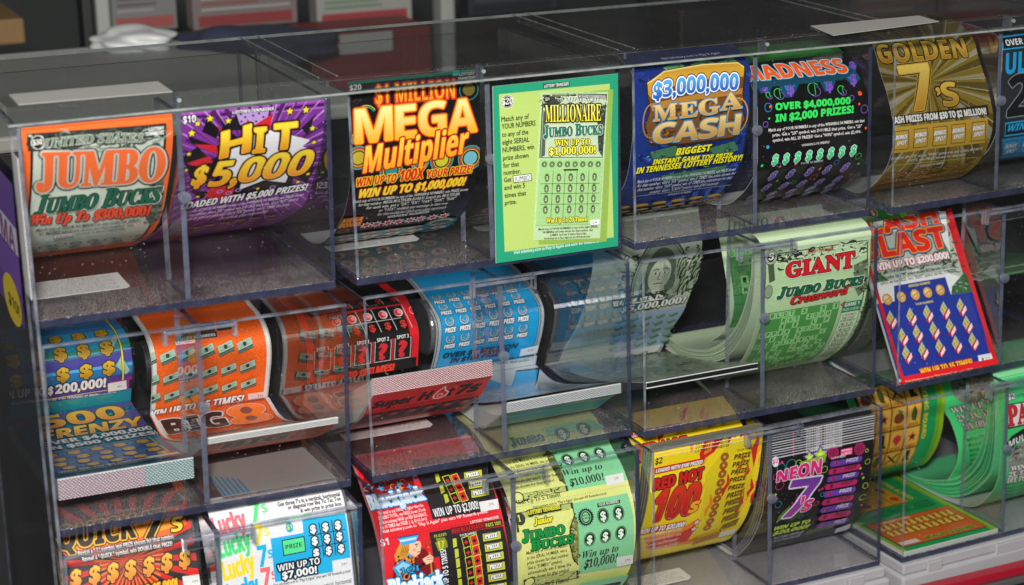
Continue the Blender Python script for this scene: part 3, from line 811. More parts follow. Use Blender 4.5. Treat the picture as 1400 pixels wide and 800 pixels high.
s.T("WIN UP TO", (487,254.5), (541,248), 11, rd, 'boldi', rim=[(yl, .75), (rd, .2)]); s.T("100X", (546,247.5), (579,242.5), 15, rd, 'boldi', rim=[(yl, .8), (rd, .35)]); s.T("YOUR PRIZE!", (583,242.5), (645,235.5), 10, rd, 'boldi', rim=[(yl, .75), (rd, .2)])
s.T("WIN UP TO $1,000,000!", (490,270), (635,251.5), 11, '#ffdf2a', 'boldi', rim=[(rd, .8), ('#ffdf2a', .3)])
s.fine([(MATCH, 0, 1), ("for that number. MEGA MULTIPLIER BONUS: Scratch the MULTIPLIER", .04, .92), ("for each win, get a \"2X\", \"5X\", \"10X\", \"20X\", \"50X\"", .1, .88), ("or \"100X\", multiply any winnings in that row", .2, .8), ("for that multiplier! Each area plays separately", .18, .78)], (482,277), (639,259.5), (1.2,5.0), 4, '#dcdcd8', 'boldi')
s.T("WINNING NUMBERS", (528,297.5), (586,289), 3.4, '#e8e8e4', res=2)
u0, vv = s.uv(484, 303)
s.T_uv("MEGA", 0.5, vv-2, 17, vv-2, 6.5, '#ffd21e', 'boldi', rim=[('#d6281c', .9)]); s.T_uv("BONUS", 0, vv+6, 18, vv+6, 6.5, '#ffd21e', 'boldi', rim=[('#d6281c', .9)])
s.O((6, vv+13), 5, 4, 1.2, '#a86a22', uv=True)
for x, y in ((500,306.5),(514,305),(530,303),(544,301.5),(560,299.3),(574,297.5),(591,295.5),(606,293.5)): s.star((x,y), 4.0, '#c4222c', 8, .5, rim='#eef0ee')
vb = s.uv(540, 309)[1]
s.R(0, vb+4, s.w, vb+60, '#1d6f7e')
for j in range(3): s.D((90, vb+2), 14-3*j, 9-2*j, ('#1d6f7e', '#c9bd3a', '#123238')[j], 24, uv=True)
for r in range(4):
    for j in range(5): s.D((12+j*19.5+(r % 2)*4, vb+8+r*11), 7, 4.2, '#c9bd3a', 16, uv=True); s.D((12+j*19.5+(r % 2)*4, vb+8+r*11), 6, 3.5, '#d7d9d8', 16, uv=True); s.star((12+j*19.5+(r % 2)*4, vb+8+r*11), 3.4, '#c4222c', 8, .6, uv=True)
finish(s, "ticket_strip", "black ticket strip with big yellow and red lettering and multiplier text")

# ---------------------------------------------------------------- green sample card on the front pane
def at_y(m, px, py, y):
    o, d = local_ray(m, px, py); q = o+d*((y-o.y)/d.y); return (q.x, q.z)
YC = -3.6
s = Sheet(1, at_y(1, 676, 237, YC)[0], at_y(1, 845, 218, YC)[0], [[(YC, at_y(1, 842, 101, YC)[1]), (YC, at_y(1, 849, 336, YC)[1])]], '#249a74', 1.0, clamp=False)
s.quad([(682,129),(833.5,114.5),(839,324.5),(690,344.5)], '#b4cf70')
s.quad([(742.5,114.5),(778.5,112),(778.7,118),(742.8,121)], '#17150f'); s.T("LOTTERY TENNESSEE", (744,119.8), (777.5,117), 3.8, '#f2f2ee', res=2)
s.D((693.6,139), 5.3, 5.3, '#e9ecdc'); s.D((693.6,139), 4.9, 4.9, '#15140f'); s.O((693.6,139), 4.4, 4.4, .35, '#e9ecdc'); s.T("$20", (686.5,143.5), (701,142), 8.5, '#f2f2ee', 'serif')
for i, (t, x1, yb, y1) in enumerate((("Match any of", 723, 166, 163.2), ("YOUR NUMBERS", 732, 175.8, 172.4), ("to any of the", 722, 187, 184), ("eight SERIAL", 723.5, 197.5, 194.4), ("NUMBERS, win", 730, 208, 204.3), ("prize shown", 722.5, 219, 215.8), ("for that", 709.5, 229.4, 227.4), ("number.", 712, 239.4, 236.6), ("Get", 699, 249.2, 248.2), ("and win 5", 717.5, 259.6, 256.6), ("times that", 719, 270.4, 266.8), ("prize.", 706, 280.4, 278))):
    s.T(t, (685.5+i*.42, yb), (x1, y1), 6.6, '#191a14', 'sans', rim=[('#191a14', .1)], res=2)
s.quad([(700.5,240),(726,237),(727,247),(701.5,250.3)], '#191a14'); s.quad([(701.5,240.8),(725.2,238),(726,246.3),(702.4,249.3)], '#e8ebe4'); s.T("JUMBO", (703.5,248.4), (724,245.9), 7, '#191a14', 'sans')
s.T("Visit tnlottery.com to Play It Again and earn VIP Rewards points!", (702,347.5), (829,329.5), 4.2, '#d5efe2', 'bold', res=2)
s.quad([(744,131),(838,122),(829,330),(736,334)], '#8fb04e'); s.quad([(739,126.5),(831,125.5),(820,325.5),(728.5,328.5)], '#b9d6a4')
s.T("Visit tnlottery.com to Play It Again and earn VIP Rewards points", (752,128.5), (816,128), 1.8, '#40463a', 'sans', res=1)
s.quad([(741.5,129.5),(829.5,128.5),(823.5,215.5),(737,216)], '#2d352d'); s.quad([(743,131),(828,130),(822.3,214.6),(738.5,215)], '#c0d4b0')
engrave(s, [(743,131),(828,130),(827,145),(742,146)], 46, '#2d352d', '#dfe8d4', 4)
s.P([(743,131),(775,131),(760,146),(742,147)], '#39423a'); engrave(s, [(743,131),(770,131),(760,146),(742,147)], 14, '#15180f', '#c0d4b0', 3)
s.T("United States", (766,139), (826,137), 7, '#4a554a', 'serifi_sc', rim=[('#dfe8d4', .4)], res=2)
s.T("LOTTERY TENNESSEE", (790,134), (826,133.5), 2.6, '#f2f2ee', rim=[('#15180f', .35)], res=1)
s.D((747.5,135), 2.6, 2.6, '#15140f'); s.T("$20", (744.5,137), (750.5,136.8), 4, '#e9ecdc', res=1)
s.P([(815,150),(827,142),(822.5,214),(817,205)], '#3d463d'); s.P([(742,150),(746,155),(744,212),(738.6,214.5)], '#56604f'); engrave(s, [(816,148),(827,145),(822,212),(817,206)], 22, '#191d18', '#8b9980', 3)
s.T("MILLIONAIRE", (744.5,166.5), (820.5,164.5), 23, '#f1ea3e', 'serif', rim=[('#14130e', .95)], grad=('#f6f07a', '#efe432'))
s.T("Jumbo Bucks", (742.5,187), (822,183), 15.5, '#128468', 'serif_sc', rim=[('#dfe8d4', .8), ('#11231d', .4)])
s.T("WIN UP TO", (757.5,199), (805.5,196.8), 7.6, '#f1ea3e', 'serif', rim=[('#14130e', .6), ('#f1ea3e', .1)]); s.T("$1,000,000!", (749.5,211.4), (813,208.8), 9.6, '#f1ea3e', 'serif', rim=[('#14130e', .6), ('#f1ea3e', .1)])
s.quad([(736.5,217.5),(823.5,216.5),(818,306),(731,308)], '#a2cf86')
for j in range(8): s.D((743+j*10.45, 224.2-j*.05), 2.3, 2.3, '#22261f'); s.O((743+j*10.45, 224.2), 1.7, 1.7, .3, '#a2cf86', 14); s.D((743+j*10.45, 224.2), .7, .9, '#c6dcae', 8)
s.quad([(769,230.6),(789,230.2),(789,232.4),(769,232.8)], '#22261f')
for j in range(4): s.line([(754.8+j*16.3, 232.5), (751.6+j*16.3, 296)], .35, '#22261f')
for y in (250.6, 264, 278.6): s.line([(737,y), (818,y-.8)], .35, '#22261f')
for r, y in enumerate((242.2, 257, 271.4, 285.7)):
    for j in range(5):
        c = (746.2-r*.9+j*16.2, y-j*.3); s.D(c, 2.0, 3.2, '#1a1c16'); s.O(c, 1.6, 2.7, .22, '#a2cf86', 16); dollar(s, c, 3.4, '#d4e6bc', wd=.5)
s.T("Win Up To 20 Times!", (745,303.6), (801,301.2), 6, '#f1ea3e', 'serif', rim=[('#14130e', .5), ('#f1ea3e', .1)], res=2)
s.quad([(805,300),(817.6,299),(817,306),(804.6,306.6)], '#eef0ee'); s.D((812.5,303), .6, .7, '#22261f', 8); s.T("022", (806.5,304.6), (810.5,304.3), 2.6, '#55584f', 'sans', res=1)
s.fine([("Match any of YOUR NUMBERS to any of the eight SERIAL", 0, 1), ("NUMBERS, win prize shown for that number. Get", .08, .92), ("JUMBO and win 5 times that prize.", .2, .82), ("Visit tnlottery.com to Play It Again and earn VIP Rewards points", .1, .88)], (734,313.5), (815,309.5), (-.3,4.3), 2.6, '#26281f', 'bold')
finish(s, "sample_card", "green bordered sample card picturing a pale green ticket, fixed to the front pane", "card", [M['board']], group=None)

# ---------------------------------------------------------------- blue ticket
s = strip(2, 0, 1, [(1023,86),(1024,120),(1024,150),(1020,180),(1014,215),(1006,236),(994,252),(984,264),(972,270)], pre=[(34,-4)], post=[(88,-145),(112,-147)], base='#17327f')
yt = s.uv(1010, 84)[1]
s.R(0, 0, s.w, yt, '#14245c'); s.T("Visit tnlottery.com to Play It Again", (905,82), (985,73.5), 3.4, '#c9d0dc', 'sans', res=1)
gn = '#4f8a58'
for p in ([(905,92),(925,84),(940,92),(920,104)], [(940,90),(960,80),(985,88),(960,96)], [(975,86),(1000,78),(1010,86),(990,94)]): s.P(p, '#1c4028'); s.P([(x+1,y+1) for x, y in p], gn)
engrave(s, [(905,92),(1010,80),(1010,92),(905,104)], 30, '#173a24', '#8fc094', 3)
engrave(s, [(866,90),(1024,78),(1012,250),(862,266)], 120, '#0e1f50', '#2c56b4', 9)
bz = '#7a4d1e'
s.P([(881,113),(905,98),(960,89),(1008,86),(1017,91),(1015,150),(1019,162),(1002,188),(930,198),(886,197),(879,172),(886,150)], '#3a2410')
s.P([(883,114),(906,100),(960,91),(1007,88),(1015,93),(1013,150),(1016,162),(1000,186),(930,195),(888,194),(881,172),(888,150)], bz)
engrave(s, [(886,130),(1012,110),(1014,180),(884,192)], 50, '#4d2c10', '#a9772e', 7)
s.P([(883,114),(906,100),(960,91),(1007,88),(1015,93),(1014,104),(960,108),(906,120),(888,134),(884,128)], '#c9992f'); s.P([(886,142),(920,134),(960,126),(1013,120),(1012,128),(950,136),(890,152)], '#b07c2c')
s.line([(883,114),(906,100),(960,91),(1007,88),(1015,93)], 1.0, '#e6cc78'); s.O((1006,158), 10, 15, 1.1, '#c9992f'); s.O((890,165), 9, 14, 1.1, '#b07c2c')
s.T("$3,000,000", (891,136), (1006.5,120.5), 22.5, '#2a7fd4', 'bold', rim=[('#12245c', 2.0), ('#f0f2f6', 1.3), ('#2a7fd4', .3)], grad=('#58aeee', '#1c5cc0'), arc=1.6)
for t, a, b, h in (("M", (891,164.5), (923,160.5), 20), ("E", (927,160), (951,157), 19), ("G", (953,157), (981,153), 20), ("A", (982,150), (1012,146), 22)):
    s.T(t, a, b, h, '#d9b45e', 'serif', rim=[('#1d7fb4', 1.1), ('#d4aa50', .45)], grad=('#e8cc84', '#bf8f38'), shadow=('#160d06', .6, 1.8))
for t, a, b, h in (("C", (889,195), (919,191), 26), ("A", (918,192), (952,187.5), 25), ("S", (952,187.5), (977,184.5), 25), ("H", (979,184), (1007,180.5), 26)):
    s.T(t, a, b, h, '#d9b45e', 'bold', rim=[('#1d7fb4', 1.3), ('#d4aa50', .5)], grad=('#ecd28c', '#c0903a'), shadow=('#160d06', .5, 1.5))
for p in ([(885,205),(920,196),(930,208),(890,216)], [(965,200),(1000,190),(1006,202),(975,212)], [(900,236),(990,222),(985,232),(905,244)]): s.P(p, '#122c4a'); s.P([(x+1,y+1) for x, y in p], '#3f7452')
engrave(s, [(880,205),(1008,192),(1004,225),(880,240)], 46, '#0e2440', '#5f9a68', 5)
s.T("BIGGEST", (920.5,210.5), (969,202.5), 9.6, '#f2ea22', 'boldi', rim=[('#101010', .75), ('#f2ea22', .2)]); s.T("INSTANT GAME TOP PRIZE", (889,222), (997.5,212), 6.2, '#f2ea22', 'boldi', rim=[('#101010', .6), ('#f2ea22', .15)]); s.T("IN TENNESSEE LOTTERY HISTORY!", (866,233.6), (1011,216), 6.6, '#f2ea22', 'boldi', rim=[('#101010', .6), ('#f2ea22', .15)])
s.burst((940,300), 30, 10, 60, '#2c58b0', .4)
s.fine([(MATCH, 0, 1), ("for that number. Get a \"5X\" symbol, win 5 TIMES the prize shown for", .0, 1), ("that number. Get a \"10X\" symbol, win 10 TIMES the prize shown for that", .0, .96), ("number. Get a \"CASH\" symbol, win $300 instantly", .12, .82)], (868,246), (1002,229), (.3,5.0), 3.6, '#d3d9e6', 'boldi')
s.line([(862,264.5), (873,262), (998,247)], .5, '#e2e6ee'); s.T("WINNING NUMBERS", (910,262), (942,257.5), 2.6, '#d3d9e6', res=1)
vb = s.uv(930, 262)[1]
for r in range(4):
    for j in range(6): s.D((9+j*17+(r % 2)*4, vb+7+r*8.5), 7.0, 2.6, '#6b4a14', 16, uv=True); s.D((9+j*17+(r % 2)*4, vb+6.7+r*8.5), 6.4, 2.1, '#c9992f', 16, uv=True)
s.line([(s.w-2.2, s.L*.08), (s.w-2.2, s.L*.7)], .5, '#16245a', uv=True)
finish(s, "ticket_strip", "royal blue ticket strip with gold banner and blue and white numerals")

# ---------------------------------------------------------------- black neon dollar ticket
s = strip(2, 1, 1, [(1152,66),(1176,96),(1184,120),(1189,144),(1188,180),(1185,206),(1180,220),(1170,236),(1156,250),(1140,259)], pre=[(84,-18),(64,-17)], post=[(76,-147),(100,-147)], base='#0d0c0e')
vt = s.uv(1120, 84)[1]
s.R(0, 0, s.w*.97, vt-8, '#3d8a3f'); s.R(0, vt-8, s.w, vt-7, '#24552a')
for k in range(6): s.T_uv(("OVER $4,000,000 IN PRIZES", "PLAY IT AGAIN", "MADNESS")[k % 3], 8, 5+k*6, 90, 4+k*6, 3.6, '#5fb45a', 'bold', res=1)
s.P([(1100,82),(1150,70),(1152,80),(1120,90)], '#55584f'); s.P([(1062,92),(1110,80),(1120,90),(1070,98)], '#17171a')
cyn, pur, grn = '#1f8fc0', '#8456c8', '#36e066'
for p, c, r in (([(1030,112),(1060,108),(1052,126),(1040,128)], (1045,118), 6), ([(1062,114),(1094,111),(1084,132),(1074,134)], (1080,120), 8), ([(1118,108),(1144,104),(1138,124),(1128,126)], (1133,115), 8), ([(1150,104),(1168,96),(1176,108),(1166,118)], (1166,108), 7), ([(1156,96),(1164,84),(1172,86),(1170,98)], (1165,89), 6)):
    s.P(p, '#0f4f70'); s.P([((x+c[0])/2,(y+c[1])/2) for x, y in p], cyn); dollar(s, c, r*1.7, pur, rim=[('#3a2470', .5)], style='boldi')
for x, y, r in ((1064,128,7),(1112,122,9),(1150,123,6),(1170,80,5),(1050,130,4)):
    s.O((x,y), r*.62, r*.62, .55, grn, a0=100, a1=330); s.O((x+2,y+3), r*.6, r*.5, .55, pur, a0=-60, a1=170); s.line([(x+1,y-r*.7),(x+3,y+r*.9)], .5, grn)
s.P([(1024,112),(1160,98),(1166,101),(1150,110),(1024,122)], '#134a60')
s.T("MADNESS", (1022,111.5), (1160,99), 19, '#ff6423', 'bold', rim=[('#2a9fc4', 1.7), ('#f4f2ee', 1.0), ('#ff6423', .6)], shadow=('#17799c', .5, 1.8))
s.T("OVER $4,000,000", (1060,150.5), (1162,141.5), 8.6, '#35ea62', rim=[('#35ea62', .3)]); s.T("IN $2,000 PRIZES!", (1060,165.5), (1166,155), 8.6, '#35ea62', rim=[('#35ea62', .3)])
for x, y, r, c, f in ((1050,147,3.6,'#2a8fd4',0),(1052.5,146,1.2,'#ff5a24',1),(1051,162,.9,grn,1),(1046,170,2.5,pur,0),(1175,128,1.9,'#ff5a24',1),(1164,134,2.3,pur,0),(1174,142,1.1,'#ff5a24',1),(1181,149,3.6,pur,0),(1183,175,1.1,'#ff5a24',1),(1049,201,1.5,'#2a9fe0',1),(1173,213,3,'#2cb85a',0),(1173,223,1.2,grn,1),(1163,237.5,1,grn,1),(1143,221,2.6,'#2a7fb4',0),(1120,230,1.3,'#ff5a24',1),(1112,241,3.4,'#c83a1c',0),(1064,225,2,'#2a7fb4',0),(1066,227,1,'#ff5a24',1),(1087,224,1,'#ff5a24',1),(1062,246,1,grn,1),(1084,248,2.6,'#2a9a4a',0),(1041,226,1.2,grn,1)):
    (s.D((x,y), r, r, c, 12) if f else s.O((x,y), r, r, .5, c))
s.fine([(MATCH.replace("PRIZE shown", "that"), 0, 1), ("prize. Get a \"2X\" symbol, win DOUBLE that prize. Get a \"25\"", .04, .97), ("symbol, win ALL 25 PRIZES! Get a \"WIN\" symbol, win $2,000.", .04, .96)], (1050,180), (1181,166.5), (.2,7.2), 4.4, '#e6e6e4', 'bold')
s.T("WINNING NUMBERS", (1095,200), (1133,195.6), 3.2, '#c8c8c6', res=1)
for j, (x, y) in enumerate(((1059,217.5),(1074,216),(1089.6,214),(1105,212),(1120,210),(1135,208),(1150,206.4),(1165.6,204.6))): dollar(s, (x,y), 9.2, '#3cc484', rim=[('#e8f0ea', .75), ('#3cc484', .35)], style='boldi')
s.T("YOUR NUMBERS", (1093,224), (1124,220), 2.8, '#c8c8c6', res=1)
for row, h in ((((1056,238),(1080,235.6),(1105.6,232.4),(1130,229.6),(1154.6,226.4)), 10), (((1047,254),(1071,251.6),(1095.6,248.6),(1120,246),(1144,242.6)), 10)):
    for c in row: dollar(s, c, h, '#5b3fa4', rim=[('#cfc6e4', .7), ('#5b3fa4', .35)], style='boldi')
vb = s.uv(1095.6, 248.6)[1]
for r in range(3):
    for j in range(5): s.T_uv('$', 8+j*19+r*3, vb+16+r*11, 15+j*19+r*3, vb+16+r*11, 7, '#5b3fa4', 'boldi', rim=[('#cfc6e4', .6)], res=2)
finish(s, "ticket_strip", "black ticket strip with orange heading, neon rings and mint and purple dollar signs")

# ---------------------------------------------------------------- gold foil ticket
s = strip(3, 0, 1, [(1330,52),(1338,80),(1348,110),(1354,136),(1358,160),(1356,180),(1348,206),(1334,226),(1320,238),(1306,244)], pre=[(84,-5),(56,-10)], post=[(70,-147),(95,-147)], base='#84701f')
s.burst((1268,112), 18, 4, 95, '#9a9378', .30, jit=.6); s.burst((1268,112), 16, 4, 95, '#5d4e18', .36, jit=.5, rot=.5); s.burst((1268,112), 34, 14, 85, '#b9b39c', .05, jit=.7, rot=.25)
for k in range(160): s.D((1205+random.random()*150, 60+random.random()*170), .35, .35, random.choice(('#d8cf9a', '#b9a868', '#6d5c20')), 6); s.lay -= 1
s.lay += 1
gd, bk = '#d8a838', '#17130a'
s.T("GOLDEN", (1203,86.5), (1323,77.5), 25, gd, 'bold', rim=[(bk, 1.5), (gd, .5)], grad=('#e6c050', '#a87a20'))
s.T("7", (1243,151), (1285,148), 62, gd, 'bold', rim=[('#c9b060', 2.4), (bk, 1.9), (gd, .9)], grad=('#f0cf62', '#b98224'))
s.T("\u2019", (1284,147), (1291,146), 28, gd, 'bold', rim=[(bk, 1.3)]); s.T("S", (1291,145.5), (1312,143), 32, gd, 'bold', rim=[(bk, 1.5), (gd, .5)], grad=('#e6c050', '#a87a20'))
s.quad([(1216,160),(1350,143),(1352,157),(1217,172)], '#2a2412')
s.T("CASH PRIZES FROM $30 TO $2 MILLION!", (1219.5,169.5), (1348.5,156), 9, '#f0efea', 'bold', rim=[('#1a160c', .5), ('#f0efea', .15)])
s.quad([(1220,174.5),(1350,161),(1346,195),(1218,210)], '#c39c36')
for x, y in ((1232,191.6),(1258,188.4),(1284.4,185.6),(1309.4,182.4),(1337,179)):
    q = [s.uv(x-10.5, y-11.5), s.uv(x+10, y-14), s.uv(x+10, y+12), s.uv(x-10.5, y+14)]
    for g, c in ((0, bk), (.55, '#c9a23c')): s.poly_uv([(q[0][0]+g+1, q[0][1]+g), (q[1][0]-g, q[1][1]+g), (q[2][0]-g-.6, q[2][1]-g), (q[3][0]+g, q[3][1]-g)], c)
    s.T("BONUS", (x-8,y-.6), (x+8,y-2.6), 5.4, '#f4f3ee', 'boldi', rim=[('#5a4410', .45), ('#f4f3ee', .18)], res=2); s.T("SPOT", (x-7,y+7.4), (x+7,y+5.6), 5.4, '#f4f3ee', 'boldi', rim=[('#5a4410', .45), ('#f4f3ee', .18)], res=2)
s.fine([("BONUS SPOTS: Get a \"WIN\" symbol in any of the BONUS", .04, 1), ("SPOTS, win PRIZE shown for that spot", .2, .82)], (1212,219), (1342,204), (.3,5.2), 3.6, '#e2e0d8', 'boldi')
s.line([(1204,230),(1216,226),(1336,214),(1328,226)], .6, '#d8c040'); s.T("WINNING NUMBERS", (1256,227.5), (1289,223.5), 2.6, '#e2e0d8', res=1)
vb = s.uv(1270, 226)[1]
for r in range(3):
    for j in range(8): s.D((10+j*12, vb+6+r*10), 5.6, 3.0, '#3a2a0c', 14, uv=True, rot=.4); s.O((10+j*12, vb+5.8+r*10), 5.0, 2.5, 1.2, '#b9832c', uv=True)
finish(s, "ticket_strip", "gold foil ticket strip with silver rays, big seven and bonus boxes", mats=[M['foil']])

# ---------------------------------------------------------------- dark ticket at the picture's right edge
s = strip(3, 1, 1, [(1497,38),(1498,100)], pre=[(60,-10)], base='#272c31', post=[(8,-100),(30,-128),(70,-142),(120,-146)])
cb = '#1f9fd2'
s.quad([(1367,50),(1460,38),(1462,58),(1370,69)], cb); s.quad([(1369,52),(1458,40),(1460,56),(1372,67)], '#15181b'); s.T("OVER $5 MILLION", (1376,63), (1452,54), 8.5, '#e6e8ea')
s.T("ULTIMATE", (1374.5,101.5), (1484,88), 28, cb, 'bold', rim=[('#101214', 1.0), (cb, .4)]); s.T("20", (1377,160), (1440,150), 55, '#121417', 'bold', rim=[('#9aa4ac', 1.6), ('#121417', 1.0)])
s.quad([(1374,168),(1470,154),(1470,174),(1373,187)], cb); s.quad([(1375,170),(1469,156),(1469,172),(1374,185)], '#15181b'); s.T("WIN UP TO", (1377,180), (1440,171), 9, cb, 'boldi', rim=[(cb, .2)])
s.quad([(1370,190),(1470,176),(1466,205),(1367,217)], '#1c7fae')
for j in range(4): s.quad([(1372+j*24,194-j*3),(1391+j*24,191-j*3),(1388+j*24,210-j*3),(1369+j*24,213-j*3)], '#0f4a6a'); s.quad([(1373+j*24,195-j*3),(1390+j*24,192.6-j*3),(1387+j*24,209-j*3),(1370.5+j*24,211.6-j*3)], '#2a8fc0'); s.T("BONUS", (1373+j*24,203-j*3), (1388+j*24,201-j*3), 4.5, '#dfe6ea', rim=[('#0d2836', .4)], res=2); s.T("SPOT", (1373+j*24,210-j*3), (1386+j*24,208-j*3), 4.5, '#dfe6ea', rim=[('#0d2836', .4)], res=2)
vb = s.uv(1385, 220)[1]; s.R(0, vb+2, s.w, vb+4, '#35c06a'); s.R(0, vb+6, s.w, vb+50, '#17607e'); engrave(s, [(2, vb+6), (s.w-2, vb+6), (s.w-2, vb+44), (2, vb+44)], 50, '#0f3a50', '#2f9fc4', 8, uv=True)
finish(s, "ticket_strip", "charcoal and cyan ticket strip cut off by the right edge of the picture")
# ================================================================ middle row
GP = "fan-folded ticket packs in the bins"
def pack_edge(m, x0, x1, a, b, layers, cols, name, parent, off, dash=2.6, gap='#6d6f70', split=None, dark=()):
    """front edge of a fan-folded pack from (y,z) a down to b: layers of perforated paper"""
    s = Sheet(m, x0, x1, [[a, b]], gap, 2.0, clamp=False)
    th = s.L/layers
    for i in range(layers):
        v = i*th; k = 0
        if i in dark: s.R(0, v-th*.12, s.w, v+th*.22, '#17191a')
        s.R(0, v+th*.16, s.w, v+th*.74, cols[0])
        x = (i % 2)*dash*.5; V = []; F = []
        while x < s.w:
            q = len(V); V += [(x, v+th*.1), (x+dash*.5, v+th*.3), (x+dash*.6, v+th*.95), (x+dash*.1, v+th*.75)]; F.append((q, q+1, q+2, q+3)); x += dash
        if split:
            A = [f for f in F if V[f[0]][0] < split*s.w]; B = [f for f in F if V[f[0]][0] >= split*s.w]
            s.add(V, A, cols[1]); s.add(V, B, cols[2])
        else: s.add(V, F, cols[1+(i % (len(cols)-1))])
        s.lay -= 1
    return s.build(name, [M['board']], parent, off)
def body(m, x0, x1, pts, parent, off, col='#cfcfc8', name="pack_body"):
    mb = MB(); mb.prism(pts, x0+.3, x1-.3); v = [(x-off[0], y-off[1], z-off[2]) for x, y, z in mb.v]
    return mesh_obj(name, v, mb.f, [M['board']], parent, None, [C(col)]*len(v))
def drum(m, b, path, z, r, parent, off, mt='dark'):
    """the core inside a roll, just behind the printed strip's drum face"""
    y = min(p[0] for p in path)+r+5.0
    mb = MB(); x0, x1 = BR[b]
    mb.tube((x0-2.6, y, z), (1, 0, 0), r-1.2, x1-x0+5.2, 0, 40); mb.tube((x1-2.0, y, z), (1, 0, 0), r+.2, 2.6, 0, 40); mb.tube((x0-.6, y, z), (1, 0, 0), r+.2, 2.6, 0, 40)
    return mb.build("core", [M[mt]], parent, off, smooth=False)
def fy(m, z, d=1.4): return front_y(m, z)+d

# ---------------------------------------------------------------- blue ticket with gold dollar signs
dr = prof(0, 0, [(170,452),(178,472),(181,500),(180,524),(178,550)], pre=[(232,-222),(220,-224)], bx=BR)
a = (fy(0, -261), -261.5); e = dr[-1]
s = Sheet(0, *BR[0], [dr, [e, (127,-287), (30,-272.5), a]], '#1f78b6', .4)
va = s.a[min(range(len(s.p)), key=lambda i: math.dist(s.p[i], e))]
s.part(0, va)
for p, c in (([(0,455),(60,460),(185,448),(185,470),(60,490),(0,486)], '#2f9fd0'), ([(0,480),(70,484),(150,474),(185,462),(185,474),(140,486),(60,496),(0,494)], '#1f8f78'), ([(0,496),(70,494),(150,484),(185,470),(185,492),(110,506),(40,512),(0,508)], '#46439a'), ([(0,524),(60,530),(185,508),(185,530),(90,548),(0,546)], '#4a3a92'), ([(150,522),(185,512),(185,530),(160,534)], '#8a2f86')): s.P(p, c)
for p in ([(60,492),(186,474),(186,476),(60,494)], [(60,512),(186,494),(186,498),(60,516)]): s.P(p, '#5aa9e2')
for p in ([(148,472),(158,454),(162,462),(152,484)], [(158,500),(166,486),(178,506),(172,512)]): s.P(p, '#9fbfa4'); s.line(p+[p[0]], .4, '#3f6a58')
uy = s.w-7.6
s.line([(uy, 2), (uy, s.uv(171,519)[1])], 2.0, '#15161a', uv=True); s.line([(uy, 2), (uy, s.uv(171,519)[1])], 1.2, '#f0df2c', uv=True)
rim = [('#17140e', 1.3), ('#c9a028', .6)]
U = [s.uv(x, y) for x, y in ((82,482),(114,479),(145.5,475.6))]; U2 = [s.uv(x, y) for x, y in ((86,511),(118,507.5),(150,503))]
du = U[1][0]-U[0][0]
for base_, hh in ((U, 13), (U2, 13)):
    v = sum(q[1] for q in base_)/3
    for k in range(-2, 3):
        u = base_[0][0]+k*du; s.T_uv('$', u-4.6, v+5, u+4.6, v+5, 10.5, '#c9a028', 'bold', rim=rim, res=3, grad=('#dcb434', '#b98c1e'))
v = sum(q[1] for q in U)/3-19
for k in range(-2, 3): s.T_uv('$', U[0][0]+k*du-4.6, v+5, U[0][0]+k*du+4.6, v+5, 10.5, '#c9a028', 'bold', rim=rim, res=2)
s.T("WIN UP TO $", (-8,546.5), (72,538), 11, '#ececf0', 'bold', rim=[('#17151e', 1.1), ('#ececf0', .3)]); s.T("200,000!", (75.5,537.5), (144,528), 11.5, '#ececf0', 'bold', rim=[('#17151e', 1.1), ('#ececf0', .35)])
s.quad([(147,523.5),(172.5,519),(173,531),(147.5,535)], '#e2e2de'); s.T("400", (160,529.5), (166.5,528.2), 3.2, '#77787a', 'sans', res=1)
s.line([(-10,556.5), (146,532.6)], .7, '#e8d838')
s.fine([(MATCH, 0, 1), ("for that number. Get a \"FRENZY\" symbol, win PRIZE shown. Get a \"500\"", 0, .98), ("symbol, instantly win ALL 20 PRIZES!", .5, .98), ("Visit tnlottery.com to Play It Again", .5, .88)], (0,553.5), (172,536.5), (.4,7), 3.6, '#e8ecf0', 'boldi')
vf = va
s.part(None, None)
s.R(0, vf-16, s.w, vf-1, '#1b8a94')
# folded sheet lying on the pack
L0 = vf; Lt = s.L-vf
s.add([(0, L0), (s.w, L0), (s.w, s.L), (0, s.L)], [(0, 1, 2, 3)], '#1c6f8e')
engrave(s, [(0, L0+1), (s.w, L0+1), (s.w, L0+70), (0, L0+70)], 90, '#3a3a86', '#4fb08c', 9, uv=True)
for q in ([(0, L0+8), (s.w, L0+2), (s.w, L0+14), (0, L0+24)], [(70, L0+30), (s.w, L0+20), (s.w, L0+60), (84, L0+66)]): s.poly_uv(q, '#5d4a92')
s.T_uv("500", 20, L0+33, 88, L0+33, 25, '#f2a81e', 'bold', rim=[('#1b1410', 1.6), ('#f2a81e', .9)], grad=('#f7c82c', '#e88a1c'))
s.T_uv("FRENZY", 16, L0+60, 98, L0+60, 22, '#f2b01e', 'boldi', rim=[('#1b1410', 1.5), ('#f2b01e', .7)], grad=('#f7d02c', '#e88a1c'))
s.T_uv("OVER $4,000,000", 12, L0+78, 100, L0+78, 12, '#e9ebee', 'bold', rim=[('#1b1a24', .9), ('#e9ebee', .3)])
s.T_uv("IN $500 PRIZES!", 12, L0+96, 100, L0+96, 12, '#e9ebee', 'bold', rim=[('#1b1a24', .9), ('#e9ebee', .3)])
s.line([(4, L0+104), (s.w-9, L0+104), (s.w-9, s.L-28)], .9, '#e8d838', uv=True)
s.R(3, L0+106, s.w-11, s.L-20, '#1f5c9c')
for k, c in enumerate(('#2f86b8', '#3d3f92', '#1f7f86', '#46439a')): s.R(3, L0+112+k*((s.L-20-L0-112)/4), s.w-11, L0+117+k*((s.L-20-L0-112)/4), c)
